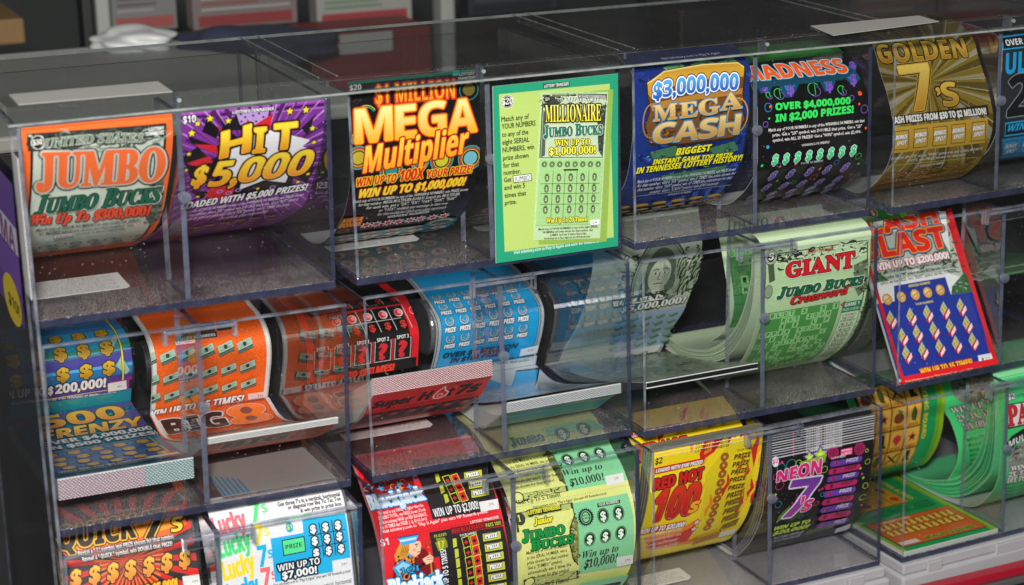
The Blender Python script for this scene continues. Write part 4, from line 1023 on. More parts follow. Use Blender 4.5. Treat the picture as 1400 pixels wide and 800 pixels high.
for r in range(4):
    for k in range(5): c = (12+k*17.5+(r % 2)*3, L0+116+r*((s.L-26-L0-116)/3.4)); s.D(c, 6.4, 5.6, '#1a1710', 14, uv=True); s.T_uv('$', c[0]-4.2, c[1]+5, c[0]+4.2, c[1]+5, 10, '#d3a428', 'bold', rim=[('#c9962a', .9)], res=2)
s.T_uv("WIN UP TO $1,200,000!", 4, s.L-12, 70, s.L-12, 7, '#e9ebee', 'bold', rim=[('#1b1a24', .7)]); s.R(s.w-30, s.L-24, s.w-6, s.L-12, '#dededa')
s.R(0, s.L-9, s.w, s.L-1, '#2a5a62')
b0 = (56, a[0], -278)
t = place("ticket_pack", 0, b0, "blue fan-folded pack with gold dollar signs, its perforated white and teal front edge showing", "lottery ticket pack", GP)
s.build("printed_strip", [M['paper']], t, b0)
c2 = (fy(0, -278, 1.6), -278)
pack_edge(0, BR[0][0]+.1, BR[0][1]-.1, (a[0]-.3, a[1]-.4), c2, 12, ('#dfe5e6', '#b0607e', '#3f8f84'), "pack_edge", t, b0, split=.62, gap='#30383a', dark=(1,2,3,4,7,10))
body(0, *BR[0], [(a[0]+.4, -262.6), (30, -273.6), (127, -288.2), (200, -295), (200, -299.5), (122, -299.5), (30, -289), (c2[0]+.5, -278)], t, b0)
drum(0, 0, dr, -256, 22, t, b0)

# ---------------------------------------------------------------- orange ticket with banknote bundles
dr = prof(0, 1, [(355,428),(364,444),(370,466),(371,490),(369,514),(366,544)], pre=[(214,-219),(202,-221)], bx=BR)
e = dr[-1]; a = (fy(0, -248), -248.5)
s = Sheet(0, *BR[1], [dr, [e, (124,-299), (50,-276), a]], '#ff6a1c', .4)
va = s.a[min(range(len(s.p)), key=lambda i: math.dist(s.p[i], e))]
s.part(0, va)
for u, v in ((u, v) for v in range(3, int(va-12), 5) for u in range(6, 98, 5)):
    s.O((u+(v % 2)*2.2, v), 2.3, 2.3, .5, '#e2500e', 10, 40, 300, uv=True); s.lay -= 1
s.lay += 1
s.R(0, 0, 4.0, va, '#dcdcd8'); s.R(s.w-4.0, 0, s.w, va, '#dcdcd8'); s.line([(s.w-.6, 0), (s.w-.6, va)], .7, '#a9a9a6', uv=True); s.line([(.6, 0), (.6, va)], .7, '#a9a9a6', uv=True)
for x, y in ((259,454),(283,449),(306,446)): s.quad([(x-11,y-7),(x+9,y-9),(x+11,y+4),(x-9,y+7)], '#17171a'); s.quad([(x-9,y-5),(x+8,y-7),(x+8,y+1),(x-8,y+3)], '#8d9296'); s.T("20X", (x-6,y+1), (x+5,y), 4, '#2a2c2e', res=1)
s.quad([(240,461),(296,453),(297,461),(241,468)], '#17171a'); s.T("LUCKY NUMBERS", (244,466.5), (295,459), 4, '#f0f0ee', res=2)
g = [s.uv(*q) for q in ((284,478),(310,473),(335,469),(220,489))]; dx = g[1][0]-g[0][0]
vr = [s.uv(284,478)[1], s.uv(286,507)[1], s.uv(288,530)[1]]
gu = s.uv(286,507)[0]
for r in range(3):
    for k in range(-3, 3):
        u, v = gu+dx*k+r*1.6-1.6, vr[r]-k*.2
        s._c = None
        uv_ = (u, v)
        old = s.uv; s.uv = lambda a_, b_=None, q=uv_: q
        bill(s, (0, 0), 13.5, 6.2, .30, '#a8cbb4', '#20382c', thick=5.5); s.uv = old
s.T("WIN UP TO 1", (201,570.5), (276,556), 9.5, '#ececea', 'boldi', rim=[('#141414', .9), ('#ececea', .3)]); s.T("5 TIMES!", (278.5,555.5), (332,547.5), 9.5, '#ececea', 'boldi', rim=[('#141414', .9), ('#ececea', .3)])
s.quad([(338,536.5),(363,533),(362.5,544.5),(338.5,548)], '#e6cfcb'); s.T("291", (351,541), (358,540), 3.2, '#77787a', 'sans', res=1)
vw = s.uv(300, 559)[1]; s.R(0, vw-1.0, s.w, va, '#e4e2de'); s.T("Visit tnlottery.com to \"Play It Again\" plus earn VIP Rewards points!", (206,574.5), (338,550.5), 3.2, '#222222', res=1)
s.part(None, None)
L0 = va
s.R(0, L0, 3.2, s.L, '#dcdcd8'); s.R(s.w-3.2, L0, s.w, s.L, '#dcdcd8')
for u, v in ((u, v) for v in range(int(L0)+4, int(s.L), 5) for u in range(6, 98, 5)):
    s.O((u+(v % 2)*2.2, v), 2.2, 2.2, .45, '#e2500e', 8, 40, 300, uv=True); s.lay -= 1
s.lay += 1
s.T_uv("LOTTERY TENNESSEE", 54, L0+6, 96, L0+6, 4, '#2a2a2a', res=1)
s.T_uv("BIG", 6, L0+40, 55, L0+40, 26, '#1c1c1e', 'bold', rim=[('#d9d9d6', 2.6), ('#1c1c1e', 1.2)]); s.T_uv("8", 60, L0+44, 92, L0+44, 34, '#ff7a26', 'bold', rim=[('#a8482a', 3.0), ('#d9b8a8', 2.2), ('#ff7a26', 1.4)]); s.T_uv("WINNING", 10, L0+66, 60, L0+66, 12, '#ff9a4a', 'bold', rim=[('#b8421a', .8)])
for k in range(4): s.D((76, L0+(18, 33)[k % 2]), 5.0, 5.5, '#7d5148', uv=True)
b0 = (168, a[0], -300)
t = place("ticket_pack", 0, b0, "orange fan-folded pack with green banknote bundles and white borders", "lottery ticket pack", GP)
s.build("printed_strip", [M['paper']], t, b0)
c2 = (fy(0, -253, 1.6), -253.2)
pack_edge(0, BR[1][0]+.1, BR[1][1]-.1, (a[0]-.3, -248.9), c2, 5, ('#e6e6e2', '#e0e0dc', '#dadad6'), "pack_edge", t, b0, gap='#3a3632', dark=(1,2,3,4))
us = Sheet(0, *BR[1], [[(c2[0], -253.4), (36,-282.5), (86,-299.6)]], '#ef5f1e', .3, step=4)
us.R(0, 0, us.w, 1.6, '#e6e6e2'); us.T_uv("$2", 4, 16, 13, 16, 8, '#3a3a36', res=2); us.T_uv("BIG", 16, 34, 66, 34, 24, '#3d413c', 'bold', rim=[('#c9c9bf', 2.2), ('#3d413c', .8)]); us.T_uv("8", 72, 38, 92, 38, 28, '#d8682e', 'bold', rim=[('#7a3a20', 1.4)])
us.build("folded_under_strip", [M['paper']], t, b0)
body(0, *BR[1], [(a[0]+.4, -249.6), (50, -277), (124, -299.4), (88, -299.6), (37, -281.5), (c2[0]+.6, -253)], t, b0)
drum(0, 1, dr, -252, 22, t, b0)

# ---------------------------------------------------------------- red pack with black squares
dr = prof(1, 0, [(552,404),(560,416),(566,432),(571,446),(573,460),(572,480),(571,500)], pre=[(210,-221),(197,-222)], bx=BR)
s = Sheet(1, *BR[0], [dr], '#d91c26', .4)
s.R(6, 0, s.w-8, s.L-30, '#141010')
bw = '#d8d8d4'
s.R(6, s.uv(520, 420)[1]-.6, s.w-8, s.uv(520, 420)[1]+.3, '#d91c26')
v1 = s.uv(524, 432)[1]; v2 = s.uv(528, 446)[1]; v0_ = s.uv(520, 416)[1]
s.R(6, v1-9.6, s.w-8, v1-8.2, '#d91c26')
for k in range(6):
    u = s.uv(524, 432)[0] + (s.uv(545, 429)[0]-s.uv(524, 432)[0])*(k-3)
    s.D((u, v1-1), 3.9, 3.9, '#e9e2e2', uv=True); s.D((u-.4, v1-1), 3.3, 3.3, '#d93040', uv=True); s.D((u+1.2, v1-1.6), 2.0, 2.0, '#f0a0a4', 12, uv=True)
    s.T_uv('$', u-1.8, v2+3, u+3.4, v2+3, 6.0, '#d93a30', 'serif', res=3, rim=[('#d93a30', .15)]); s.line([(u+5, v1-8), (u+7.5, v2+5)], .5, bw, uv=True)
    s.T_uv('$', u-1.8, v1-14, u+3.4, v1-14, 6.0, '#b92a28', 'serif', res=2); s.line([(u+3, v1-20), (u+4.5, v1-12)], .5, bw, uv=True)
s.line([(8, (v1+v2)/2-.5), (s.w-12, (v1+v2)/2-.5)], .5, bw, uv=True)
q0 = s.uv(523, 480); q1 = s.uv(550, 476); dq = q1[0]-q0[0]
for k in range(-3, 2):
    u, v = q0[0]+dq*k, q0[1]
    for g, c in ((0, '#141010'), (.8, bw), (1.3, '#141010')): s.R(u-dq*.46+g, v-10.5+g, u+dq*.46-g, v+10.5-g, c)
    s.R(u-dq*.36, v-12.6, u+dq*.36, v-8.8, '#141010'); s.T_uv("SPOT %d" % (k+2 if k+2 > 0 else 1), u-dq*.3, v-9.3, u+dq*.3, v-9.3, 2.9, '#ecece8', res=2)
    s.T_uv("?", u-3.6, v+7, u+3.6, v+7, 13.5, '#d92630', 'serif', rim=[('#d92630', .6)])
vt = s.uv(520, 504)[1]; s.R(6, vt-6.5, s.w-2, vt+5, '#141010'); s.T("WIN UP TO 15 TI", (440,524), (511.5,509), 8, '#e83a28', 'boldi', rim=[('#e83a28', .4)]); s.T("MES!", (513,509.5), (538.5,505), 9, '#e83a28', 'boldi', rim=[('#e83a28', .4)])
a = (fy(1, -224), -224.5); c2 = (fy(1, -236), -236.6)
b0 = (56, a[0], -300)
t = place("ticket_pack", 1, b0, "red fan-folded pack with thick speckled front edge, black squares printed on its drum", "lottery ticket pack", GP)
s.build("printed_strip", [M['paper']], t, b0)
pack_edge(1, BR[0][0]+.1, BR[0][1]-.1, a, c2, 13, ('#ebe6e6', '#b8404e', '#a83444'), "pack_edge", t, b0, gap='#5d3034')
us = Sheet(1, *BR[0], [[(c2[0], c2[1]-.2), (0,-250), (12,-262), (30,-274), (52,-287), (84,-299.8)]], '#cf1c24', .3, step=4)
us.T_uv("LOTTERY TENNESSEE", 58, 6, 96, 6, 3.4, '#3a1214', res=2)
us.T_uv("Super", 4, 24, 38, 24, 11, '#1a0d0e', 'boldi', rim=[('#1a0d0e', .7)]); us.T_uv("H", 42, 23.5, 53, 23.5, 13, '#1a0d0e', 'boldi', rim=[('#1a0d0e', .7)]); us.T_uv("t", 66, 23.5, 71, 23.5, 13, '#1a0d0e', 'boldi', rim=[('#1a0d0e', .7)]); us.T_uv("7s", 74, 23.5, 93, 23.5, 15, '#1a0d0e', 'boldi', rim=[('#1a0d0e', .9)])
us.poly_uv([(54,20),(56,12),(61,4),(63,12),(67,16),(66,23),(60,26),(55,24)], '#efc9c4'); us.poly_uv([(55.4,20),(57,13),(60.6,7),(62,13),(65.6,17),(64.6,22.4),(60,24.6),(56,23)], '#d91c26'); us.D((60,20), 2.6, 3.2, '#efc9c4', 12, uv=True); us.D((60,20.4), 1.7, 2.2, '#d91c26', 12, uv=True)
us.T_uv("WIN UP TO $25,000 IN SUPER HOT CASH PRIZES", 12, 30, 92, 30, 2.8, '#4a1416', res=1)
us.R(2, 34, us.w-2, 62, '#1a0f10')
for k in range(6): us.D((12+k*15, 43), 5, 4.5, '#b82a32', uv=True); us.T_uv("7", 10+k*15, 46, 15+k*15, 46, 6, '#e6b0b0', 'serif', res=2); us.line([(8+k*15, 60), (20+k*15, 35)], .6, '#c9b0b0', uv=True)
us.build("folded_under_strip", [M['paper']], t, b0)
body(1, *BR[0], [(a[0]+.6, -225), (60, -262), (152, -285), (158, -299.6), (88, -299.6), (30, -272.6), (1, -249), (c2[0]+.6, -236.4)], t, b0)
drum(1, 0, dr, -251, 22, t, b0)

# ---------------------------------------------------------------- cyan roll
dr = prof(1, 1, [(723,386),(733,400),(741,414),(744,430),(742,450),(738,468),(733,484),(730,500)], pre=[(196,-214),(180,-216)], bx=BR)
e = dr[-1]; a = (fy(1, -261), -261.5); c2 = (fy(1, -269), -269)
s = Sheet(1, *BR[1], [dr, [e, (106,-299.6), (40,-281), a]], '#17a2dc', .4)
va = s.a[min(range(len(s.p)), key=lambda i: math.dist(s.p[i], e))]
s.part(0, va)
for u in (0, s.w-4.4): s.R(u, 0, u+4.4, va, '#a9b2b6'); s.R(u+.8, 0, u+1.8, va, '#5a666c')
s.line([(4.8, 8), (4.8, va-14)], .5, '#123a4c', uv=True); s.line([(s.w-4.9, 8), (s.w-4.9, va-14)], .5, '#123a4c', uv=True)
A_, B_ = s.uv(614, 440), s.uv(714, 428); du = (B_[0]-A_[0])/5.0; vm = (A_[1]+B_[1])/2
dv = s.uv(614, 463)[1]-A_[1]
for r in range(-2, 2):
    for k in range(-1, 6):
        u, v = A_[0]+du*k, vm+dv*r
        if not 4 < u < s.w-5: continue
        s.O((u, v-1.5), 4.6, 4.6, 1.5, '#39424a', a0=-60, a1=240, uv=True); s.O((u, v-1.5), 4.2, 4.2, 1.0, '#b9c2c6', a0=-55, a1=235, uv=True)
        s.O((u+.6, v-1.5), 2.4, 2.4, .9, '#39424a', a0=-90, a1=180, uv=True); s.O((u+.6, v-1.5), 2.2, 2.2, .6, '#b9c2c6', a0=-90, a1=180, uv=True)
        s.T_uv("PRIZE", u-4.9, v+7.6, u+5.1, v+7.6, 3.7, '#f2f4f4', 'boldi', rim=[('#15242c', .7), ('#f2f4f4', .15)], res=2)
s.T("OVER $1 MILLION", (604,487.5), (706,473), 6, '#0c3a56', 'boldi', rim=[('#0c3a56', .35)]); s.T("IN $100 PRIZES!", (613,493.5), (694,481.5), 5, '#0c3a56', 'boldi', rim=[('#0c3a56', .3)])
s.quad([(711,475),(735.5,469.5),(733,480),(709,485)], '#e0e4e4'); s.T("014", (720,478.5), (727,477), 3, '#77787a', 'sans', res=1)
vg = s.uv(660, 496)[1]; s.R(0, vg, s.w, va, '#b4bcbe')
s.fine([("Match any of YOUR NUMBERS to any WINNING NUMBER, win that prize.", 0, 1), ("Get a \"10X\" symbol, win 10 TIMES that prize.", .05, .95)], (590,503), (730,484.5), (0,5.4), 3.2, '#2a3338', 'bold')
s.part(None, None)
L0 = va; s.R(0, L0, s.w, s.L, '#b7c0c4')
for q in ([(28,L0+18),(50,L0+14),(98,L0+104),(76,L0+108)], [(78,L0+10),(98,L0+12),(44,L0+108),(24,L0+100)], [(4,L0+40),(34,L0+34),(34,L0+60),(4,L0+84)]):
    cx_ = sum(p[0] for p in q)/4; cy_ = sum(p[1] for p in q)/4
    s.poly_uv([(cx_+(x-cx_)*1.09, cy_+(y-cy_)*1.06) for x, y in q], '#15303c')
for q in ([(28,L0+18),(50,L0+14),(98,L0+104),(76,L0+108)], [(78,L0+10),(98,L0+12),(44,L0+108),(24,L0+100)], [(4,L0+40),(34,L0+34),(34,L0+60),(4,L0+84)]): s.poly_uv(q, '#149cd8')
s.T_uv("WIN UP TO $30,000!", 8, s.L-14, 94, s.L-14, 7, '#149cd8', 'bold', rim=[('#15303c', .8)])
b0 = (168, a[0], -300)
t = place("ticket_pack", 1, b0, "cyan ticket roll with silver edges, folded onto a pack with white front edge", "lottery ticket pack", GP)
s.build("printed_strip", [M['gloss']], t, b0)
pack_edge(1, BR[1][0]+.1, BR[1][1]-.1, a, c2, 8, ('#e8eaea', '#74787c', '#85898e'), "pack_edge", t, b0, gap='#50565a')
us = Sheet(1, *BR[1], [[(c2[0], c2[1]-.2), (2,-278), (30,-297), (44,-300)]], '#a8c4b4', .3, step=4)
us.P([(692,566),(856,542),(856,550),(692,580)], '#1f8f8c')
for q in ([(10,6),(60,4),(66,14),(20,18)], [(70,4),(92,3),(94,12),(74,14)], [(4,20),(50,18),(40,28),(4,30)]): us.poly_uv([(x, y+1) for x, y in q], '#2a4a3a'); us.poly_uv(q, '#18a4cc')
us.build("folded_under_strip", [M['paper']], t, b0)
body(1, *BR[1], [(a[0]+.6, -262.4), (40, -282), (106, -299.8), (44, -299.8), (30, -296), (2, -277), (c2[0]+.6, -269)], t, b0)
drum(1, 1, dr, -247, 24, t, b0, 'silver')

# ---------------------------------------------------------------- banknote portrait ticket
s = Sheet(2, *BX[0], [prof(2, 0, [(960,334),(952,376),(936,420),(916,452),(900,484)], pre=[(84,-150)], post=[(170,-300)])], '#b9c4ae', .35)
ink_, pale = '#26352a', '#c9d2bf'
engrave(s, [(840,350),(962,334),(946,396),(846,410)], 150, '#34463a', pale, 7)
u0, vv = s.uv(899, 378); _D, _L, _p = s.D, s.line, s.poly_uv
K = 1.25
def _k(p): return (u0+(p[0]-u0)*K, vv+(p[1]-vv)*K)
s.D = lambda c, a, b, col, n=20, rot=0.0, uv=False: _D(_k(c), a*K, b*K, col, n, rot, uv)
s.line = lambda pts, w, col, uv=False, taper=False: _L([_k(q) for q in pts], w*K, col, uv, taper) if uv else _L(pts, w, col, uv, taper)
s.poly_uv = lambda pts, col, h=None: _p([_k(q) for q in pts], col, h)
s.D((u0, vv), 21, 30, ink_, 36, uv=True); s.D((u0, vv), 20, 29, '#8a9a84', 36, uv=True); s.O((u0, vv), 18.6*K, 27.4*K, .5, ink_, 36, uv=True)
engrave(s, [(u0-15, vv-20), (u0+15, vv-20), (u0+15, vv+20), (u0-15, vv+20)], 40, '#6b7c68', '#a3b19b', 5, uv=True)
s.poly_uv([(u0-13,vv+26),(u0-9,vv+14),(u0,vv+10),(u0+9,vv+14),(u0+13,vv+26)], '#39463c')       # coat
s.poly_uv([(u0-4,vv+24),(u0-3.4,vv+8),(u0+3.4,vv+8),(u0+4,vv+24)], '#b9c4ae')
s.D((u0, vv-7), 11.6, 16, '#4b5a4c', 24, uv=True)                                               # hair
s.D((u0-9.5, vv+5), 4, 8, '#4b5a4c', 16, uv=True); s.D((u0+9.5, vv+5), 4, 8, '#4b5a4c', 16, uv=True)
s.D((u0, vv-2.5), 8.6, 13, '#a9b69f', 28, uv=True); s.poly_uv([(u0+1,vv-13),(u0+8,vv-6),(u0+7,vv+6),(u0+2,vv+10),(u0+3,vv)], '#8b9a84')
for k in (-1, 1): s.D((u0+k*3.6, vv-4.6), 1.9, 1.1, '#d3dac8', 12, uv=True); s.D((u0+k*3.6, vv-4.6), .9, 1.0, ink_, 10, uv=True); s.line([(u0+k*1.6, vv-7.2), (u0+k*3.6, vv-8.2), (u0+k*6, vv-7)], .8, ink_, uv=True)
s.line([(u0, vv-5), (u0-.9, vv+.8), (u0+1.2, vv+1.4)], .7, '#3d4c3f', uv=True); s.line([(u0-3.4, vv+4.8), (u0, vv+4.3), (u0+3.4, vv+4.8)], .9, '#3d3f38', uv=True); s.line([(u0-2, vv+6.8), (u0+2, vv+6.8)], .5, '#6b7868', uv=True)
s.D, s.line, s.poly_uv = _D, _L, _p
for k in range(26):
    x = 922+random.random()*28; y = 344+random.random()*46; s.line([(x, y+14), (x+3, y+5), (x+9, y-6)], 2.0, ink_, taper=True); s.line([(x+2, y+10), (x+6, y+2), (x+13, y-3)], 1.6, '#9db08f', taper=True)
s.P([(834,407),(900,397),(912,399),(908,406),(836,418)], ink_); s.P([(835,409),(900,399),(909,400.5),(905,405.5),(837,416)], '#dfe3d6')
s.T("QUE", (842,415.5), (862,411), 9, ink_, 'serif', rim=[(ink_, .3)]); s.T("ENS", (866,409.5), (907,403), 9.5, ink_, 'serif', rim=[(ink_, .3)])
s.T("$5,000,000!", (846,424), (934,409.5), 7.5, '#e6e9df', 'serifi', rim=[(ink_, .9), ('#e6e9df', .2)])
s.P([(838,431),(936,414),(900,474),(838,480)], '#93a6c0')
for r in range(5):
    for k in range(5):
        x = 846+k*18-r*3; y = 436+r*9-k*2.6; s.P([(x-6,y),(x+5,y-4),(x+8,y-1),(x-3,y+4)], '#4f7a62'); s.P([(x-5,y-1),(x+4,y-4.5),(x+6,y-3),(x-3,y+1)], '#86ad92')
s.P([(838,478),(902,466),(896,476),(838,488)], '#d3d6cf')
engrave(s, [(838,486),(896,474),(880,500),(838,508)], 50, '#2c3c30', pale, 5)
b0 = (56, 60, -300)
place_mesh(s.build("ticket_strip", [M['paper']], None, b0), 2, b0, "pale green ticket strip with an oval banknote portrait, in the middle row", "lottery ticket", GT)
# pack on the floor under it
a = (fy(2, -260), -260.2); c2 = (fy(2, -265), -265.6)
s = Sheet(2, *BX[0], [[(140,-296), (60,-281), a]], '#7d8a76', .3)
engrave(s, [(0, 0), (s.w, 0), (s.w, s.L-8), (0, s.L-8)], 150, '#2c3c30', '#c0cab6', 9, uv=True); s.R(0, s.L-1.6, s.w, s.L, '#c9cfc2')
b0 = (56, a[0], -300)
t = place("ticket_pack", 2, b0, "thin dark fan-folded pack with two pale edge lines below the banknote portrait ticket", "lottery ticket pack", GP)
s.build("printed_strip", [M['paper']], t, b0)
e_ = Sheet(2, *BX[0], [[a, c2]], '#15171a', .6, clamp=False); e_.R(0, 0, e_.w, .7, '#d9d9d4'); e_.R(0, e_.L-1.0, e_.w, e_.L, '#d9d9d4'); e_.build("pack_edge", [M['board']], t, b0)
body(2, *BX[0], [(a[0]+.5, -261), (60, -282), (140, -297), (140, -299.6), (50, -289), (c2[0]+.5, -265.4)], t, b0, '#33363a')

# ---------------------------------------------------------------- pale green crossword ticket, a thick looped strip
base_g = '#b4d3a0'
front = prof(2, 1, [(1184,304),(1191,318),(1190,330),(1189,360),(1186,390),(1180,420),(1170,448),(1156,470),(1140,484),(1120,494)], pre=[(14,-156)])
s = Sheet(2, *BX[1], [front+[(84,-299.5), (120,-299), (150,-297)]], base_g, .4)
vt = s.uv(1100, 344)[1]
s.R(0, 0, s.w, vt-2.2, '#c3dab2')
for k in range(5): s.R(0, 3+k*2.6, s.w, 3.5+k*2.6, '#a3bf92')
q = [s.uv(1047, 346), s.uv(1187, 328)]; v1 = (q[0][1]+q[1][1])/2+1.2
s.R(3.2, v1-.4, s.w-2.2, v1+62, '#1f281f'); s.R(4, v1+.4, s.w-3.2, v1+66, base_g); s.R(0, v1+60, s.w, s.L-90, base_g)
engrave(s, [(1056,346),(1184,329),(1184,348),(1058,366)], 90, '#26301f', '#d3e2c4', 7); engrave(s, [(1060,347),(1130,338),(1128,346),(1062,356)], 20, '#11160f', '#b4d3a0', 5)
s.P([(1166,362),(1186,352),(1184,392),(1172,404),(1166,390)], '#66785c'); engrave(s, [(1166,362),(1186,352),(1184,392),(1168,400)], 30, '#1c231a', '#93a884', 5); s.P([(1048,360),(1056,358),(1058,382),(1050,386)], '#4a5a43'); s.D((1049,398), 4, 6, '#8aa07c'); s.O((1049,398), 4, 6, .5, '#3d4a36')
s.D((1052.5,351), 6.0, 6.6, '#10130f'); s.O((1052.5,351), 5.4, 6.0, .6, '#dfe8d2'); s.O((1052.5,351), 4.2, 4.8, .4, '#dfe8d2'); s.T("5", (1049.5,355), (1056,354), 9, '#eef2e6', 'serif', rim=[('#eef2e6', .2)])
s.T("LOTTERY TENNESSEE", (1101,346.5), (1138,341), 3.8, '#c8202a', res=2)
s.T("GIANT", (1073,379.5), (1166,363), 20.5, '#d4141e', 'serif', rim=[('#d9e6cc', 1.9), ('#140c0a', 1.2), ('#d4141e', .5)], res=5, hs=(.94, 1.06))
s.T("Jumbo Bucks", (1061,407), (1178,386), 13.5, '#0b6a44', 'serifi_sc', rim=[('#d9e6cc', 1.5), ('#0d1712', .9), ('#0b6a44', .25)], res=4)
s.T("Crossword", (1079,415), (1157,399.5), 9.6, '#d4141e', 'serifi', rim=[('#140c0a', .9), ('#d4141e', .3)], res=4)
v2 = s.uv(1090, 420)[1]; u2 = s.uv(1146, 412)[0]
GRD = ("  BLOT S  S I ", "    RAT ZOOM ", "    I I  L P  ", " OPPER SODA  ", "   E X S   C  ", " DO PATIENT  ", "  I O  D R N  ", "   T D PLAN S ", "  SALT   O  E ", "   E EAST BAT ", "  R   U   E A ", "  MOON RIVER  ")
nc = 12; cw = (u2-3.5)/nc; rows = 12
s.R(3.0, v2, u2+.4, v2+rows*cw+.6, '#1c4a1c'); s.R(3.4, v2+.4, u2, v2+rows*cw+.2, '#4f9a4a')
for r in range(rows):
    for k in range(nc):
        ch = (GRD[r]+"              ")[k+1]
        s.R(3.5+k*cw+.25, v2+.5+r*cw+.25, 3.5+(k+1)*cw-.2, v2+.5+(r+1)*cw-.2, '#8fd080' if ch != ' ' else '#4a9446'); s.lay -= 1
s.lay += 1
for r in range(rows):
    for k in range(nc):
        ch = (GRD[r]+"              ")[k+1]
        if ch != ' ': s.T_uv(ch, 3.5+k*cw+cw*.3, v2+.5+(r+1)*cw-cw*.25, 3.5+k*cw+cw*.74, v2+.5+(r+1)*cw-cw*.25, cw*.58, '#12261a', 'bold', res=2); s.lay -= 1
s.lay += 1
v3 = s.uv(1165, 411)[1]
s.P([(1147,415),(1154,409),(1154,420)], '#d4141e')
s.R(u2+3.8, v3-1, s.w-4.5, v3+9, '#137a52'); s.T_uv("GAME 1", u2+6, v3+3.5, s.w-7, v3+3.5, 3.4, '#eef2e6'); s.T_uv("PRIZE LEGEND", u2+5, v3+7.8, s.w-6, v3+7.8, 2.6, '#c9e0cc', res=1)
s.R(u2+3.8, v3+9, s.w-4.5, v3+66, '#137a52'); s.R(u2+4.3, v3+9.4, s.w-5, v3+65.4, '#c6dbb4')
for k in range(9): s.T_uv("%d WORDS" % (k+2), u2+6, v3+13.5+k*6.2, s.w-7, v3+13.5+k*6.2, 2.4, '#1c2a1c', res=1); s.T_uv(("FREE TICKET", "$10", "$20", "$50", "$100", "$500", "$1,000", "$5,000", "$50,000")[k], u2+7, v3+16.6+k*6.2, s.w-8, v3+16.6+k*6.2, 2.2, '#1c2a1c', res=1); s.R(u2+5, v3+17.4+k*6.2, s.w-6, v3+17.7+k*6.2, '#6b8a66')
engrave(s, [(s.w-4, v3+6), (s.w-1, v3+6), (s.w-1, v3+66), (s.w-4, v3+66)], 26, '#1c231a', '#7d9470', 3, uv=True)
hang = [(66,-158), (58,-178), (50,-200), (45,-216), (43,-230), (47,-244), (56,-257), (72,-268)]
i_ = Sheet(2, *BX[1], [hang], '#bcd3ab', .3)
i_.R(4, 6, 96, 24, '#c9dab9'); i_.T_uv("Jumbo", 6, 14, 50, 14, 12, '#0b6a44', 'serifi_sc'); i_.T_uv("Cross", 56, 18, 90, 18, 12, '#d4141e', 'serifi', rim=[('#140c0a', .7)])
i_.R(5, 26, 88, 98, '#1c4a1c')
for r in range(9):
    for k in range(10):
        ch = (GRD[(r*5+3) % 12]+"            ")[k+1]; i_.R(5.4+k*8.2, 26.4+r*8, 13.2+k*8.2, 34+r*8, '#7cc070' if ch != ' ' else '#3f8a40'); i_.lay -= 1
        if ch != ' ': i_.lay += 3; i_.T_uv(ch, 7.6+k*8.2, 32.6+r*8, 11+k*8.2, 32.6+r*8, 4.8, '#14261a', res=1); i_.lay -= 4
i_.lay += 4
b0 = (168, 20, -300)
t = place("ticket_strip", 2, b0, "pale green crossword ticket strip looped into a thick u shape", "lottery ticket", GT)
s.build("printed_strip", [M['paper']], t, b0); i_.build("hanging_strip", [M['paper']], t, b0)
def along(P, k):
    A = [0]
    for i in range(1, len(P)): A.append(A[-1]+math.dist(P[i-1], P[i]))
    t_ = A[-1]*k; i = max(0, min(len(P)-2, bisect.bisect_right(A, t_)-1)); f = (t_-A[i])/max(1e-6, A[i+1]-A[i])
    return (P[i][0]+(P[i+1][0]-P[i][0])*f, P[i][1]+(P[i+1][1]-P[i][1])*f)
def loop_pack(m, b, outer, inner, cols, layers, inside, parent, off):
    """the bent pack behind a looped strip: layered side edges and the inside surface"""
    op, ip = smooth_profile([outer]), smooth_profile([inner]); n = 26; V = []; F = []; Cc = []
    for x in (BX[b][0]+.4, BX[b][1]-.4):
        for L_ in range(layers):
            for k in range(n):
                a0, a1, c0, c1 = along(op, k/n), along(op, (k+1)/n), along(ip, k/n), along(ip, (k+1)/n)
                f0, f1 = (L_+.04)/layers, (L_+.90-.12*(L_ % 3))/layers
                q = [(a0[0]+(c0[0]-a0[0])*f0, a0[1]+(c0[1]-a0[1])*f0), (a1[0]+(c1[0]-a1[0])*f0, a1[1]+(c1[1]-a1[1])*f0), (a1[0]+(c1[0]-a1[0])*f1, a1[1]+(c1[1]-a1[1])*f1), (a0[0]+(c0[0]-a0[0])*f1, a0[1]+(c0[1]-a0[1])*f1)]
                bb = len(V); xx = x+(.25*(L_ % 2) if x < 150 else -.25*(L_ % 2)); V += [(xx-off[0], y-off[1], z-off[2]) for y, z in q]; Cc += [C(cols[L_ % len(cols)])]*4; F.append((bb, bb+1, bb+2, bb+3))
    mesh_obj("layer_edges", V, F, [M['board']], parent, None, Cc)
    q = Sheet(m, BX[b][0]+.2, BX[b][1]-.2, [inner[::-1]], inside, .3, inside, clamp=False)
    for k in range(14): q.R(8+k*6.6, q.L*.60, 11+k*6.6, q.L*.60+3, '#7d8a7c'); q.lay -= 1
    q.lay += 1
    for k in range(9): q.T_uv("Tickets, transactions and winners are subject to lottery rules", 8, q.L*.52-k*4, 96, q.L*.52-k*4, 2.2, '#7d8a7c', 'sans', res=1)
    q.build("inside_strip", [M['paper']], parent, off)
    o_ = Sheet(m, BX[b][0]+.2, BX[b][1]-.2, [outer], inside, .3, inside, clamp=False); o_.build("outer_layer", [M['board']], parent, off)
loop_pack(2, 1, [(5,-168), (5,-202), (14,-236), (44,-273), (89,-292), (125,-297), (150,-294)], [(9,-168), (12,-203), (33,-245), (70,-273.5), (104,-284), (128,-287), (150,-285)], ('#b9d0a8', '#93ab86', '#c6dab6', '#a9c29a'), 12, '#c3d8b4', t, b0)

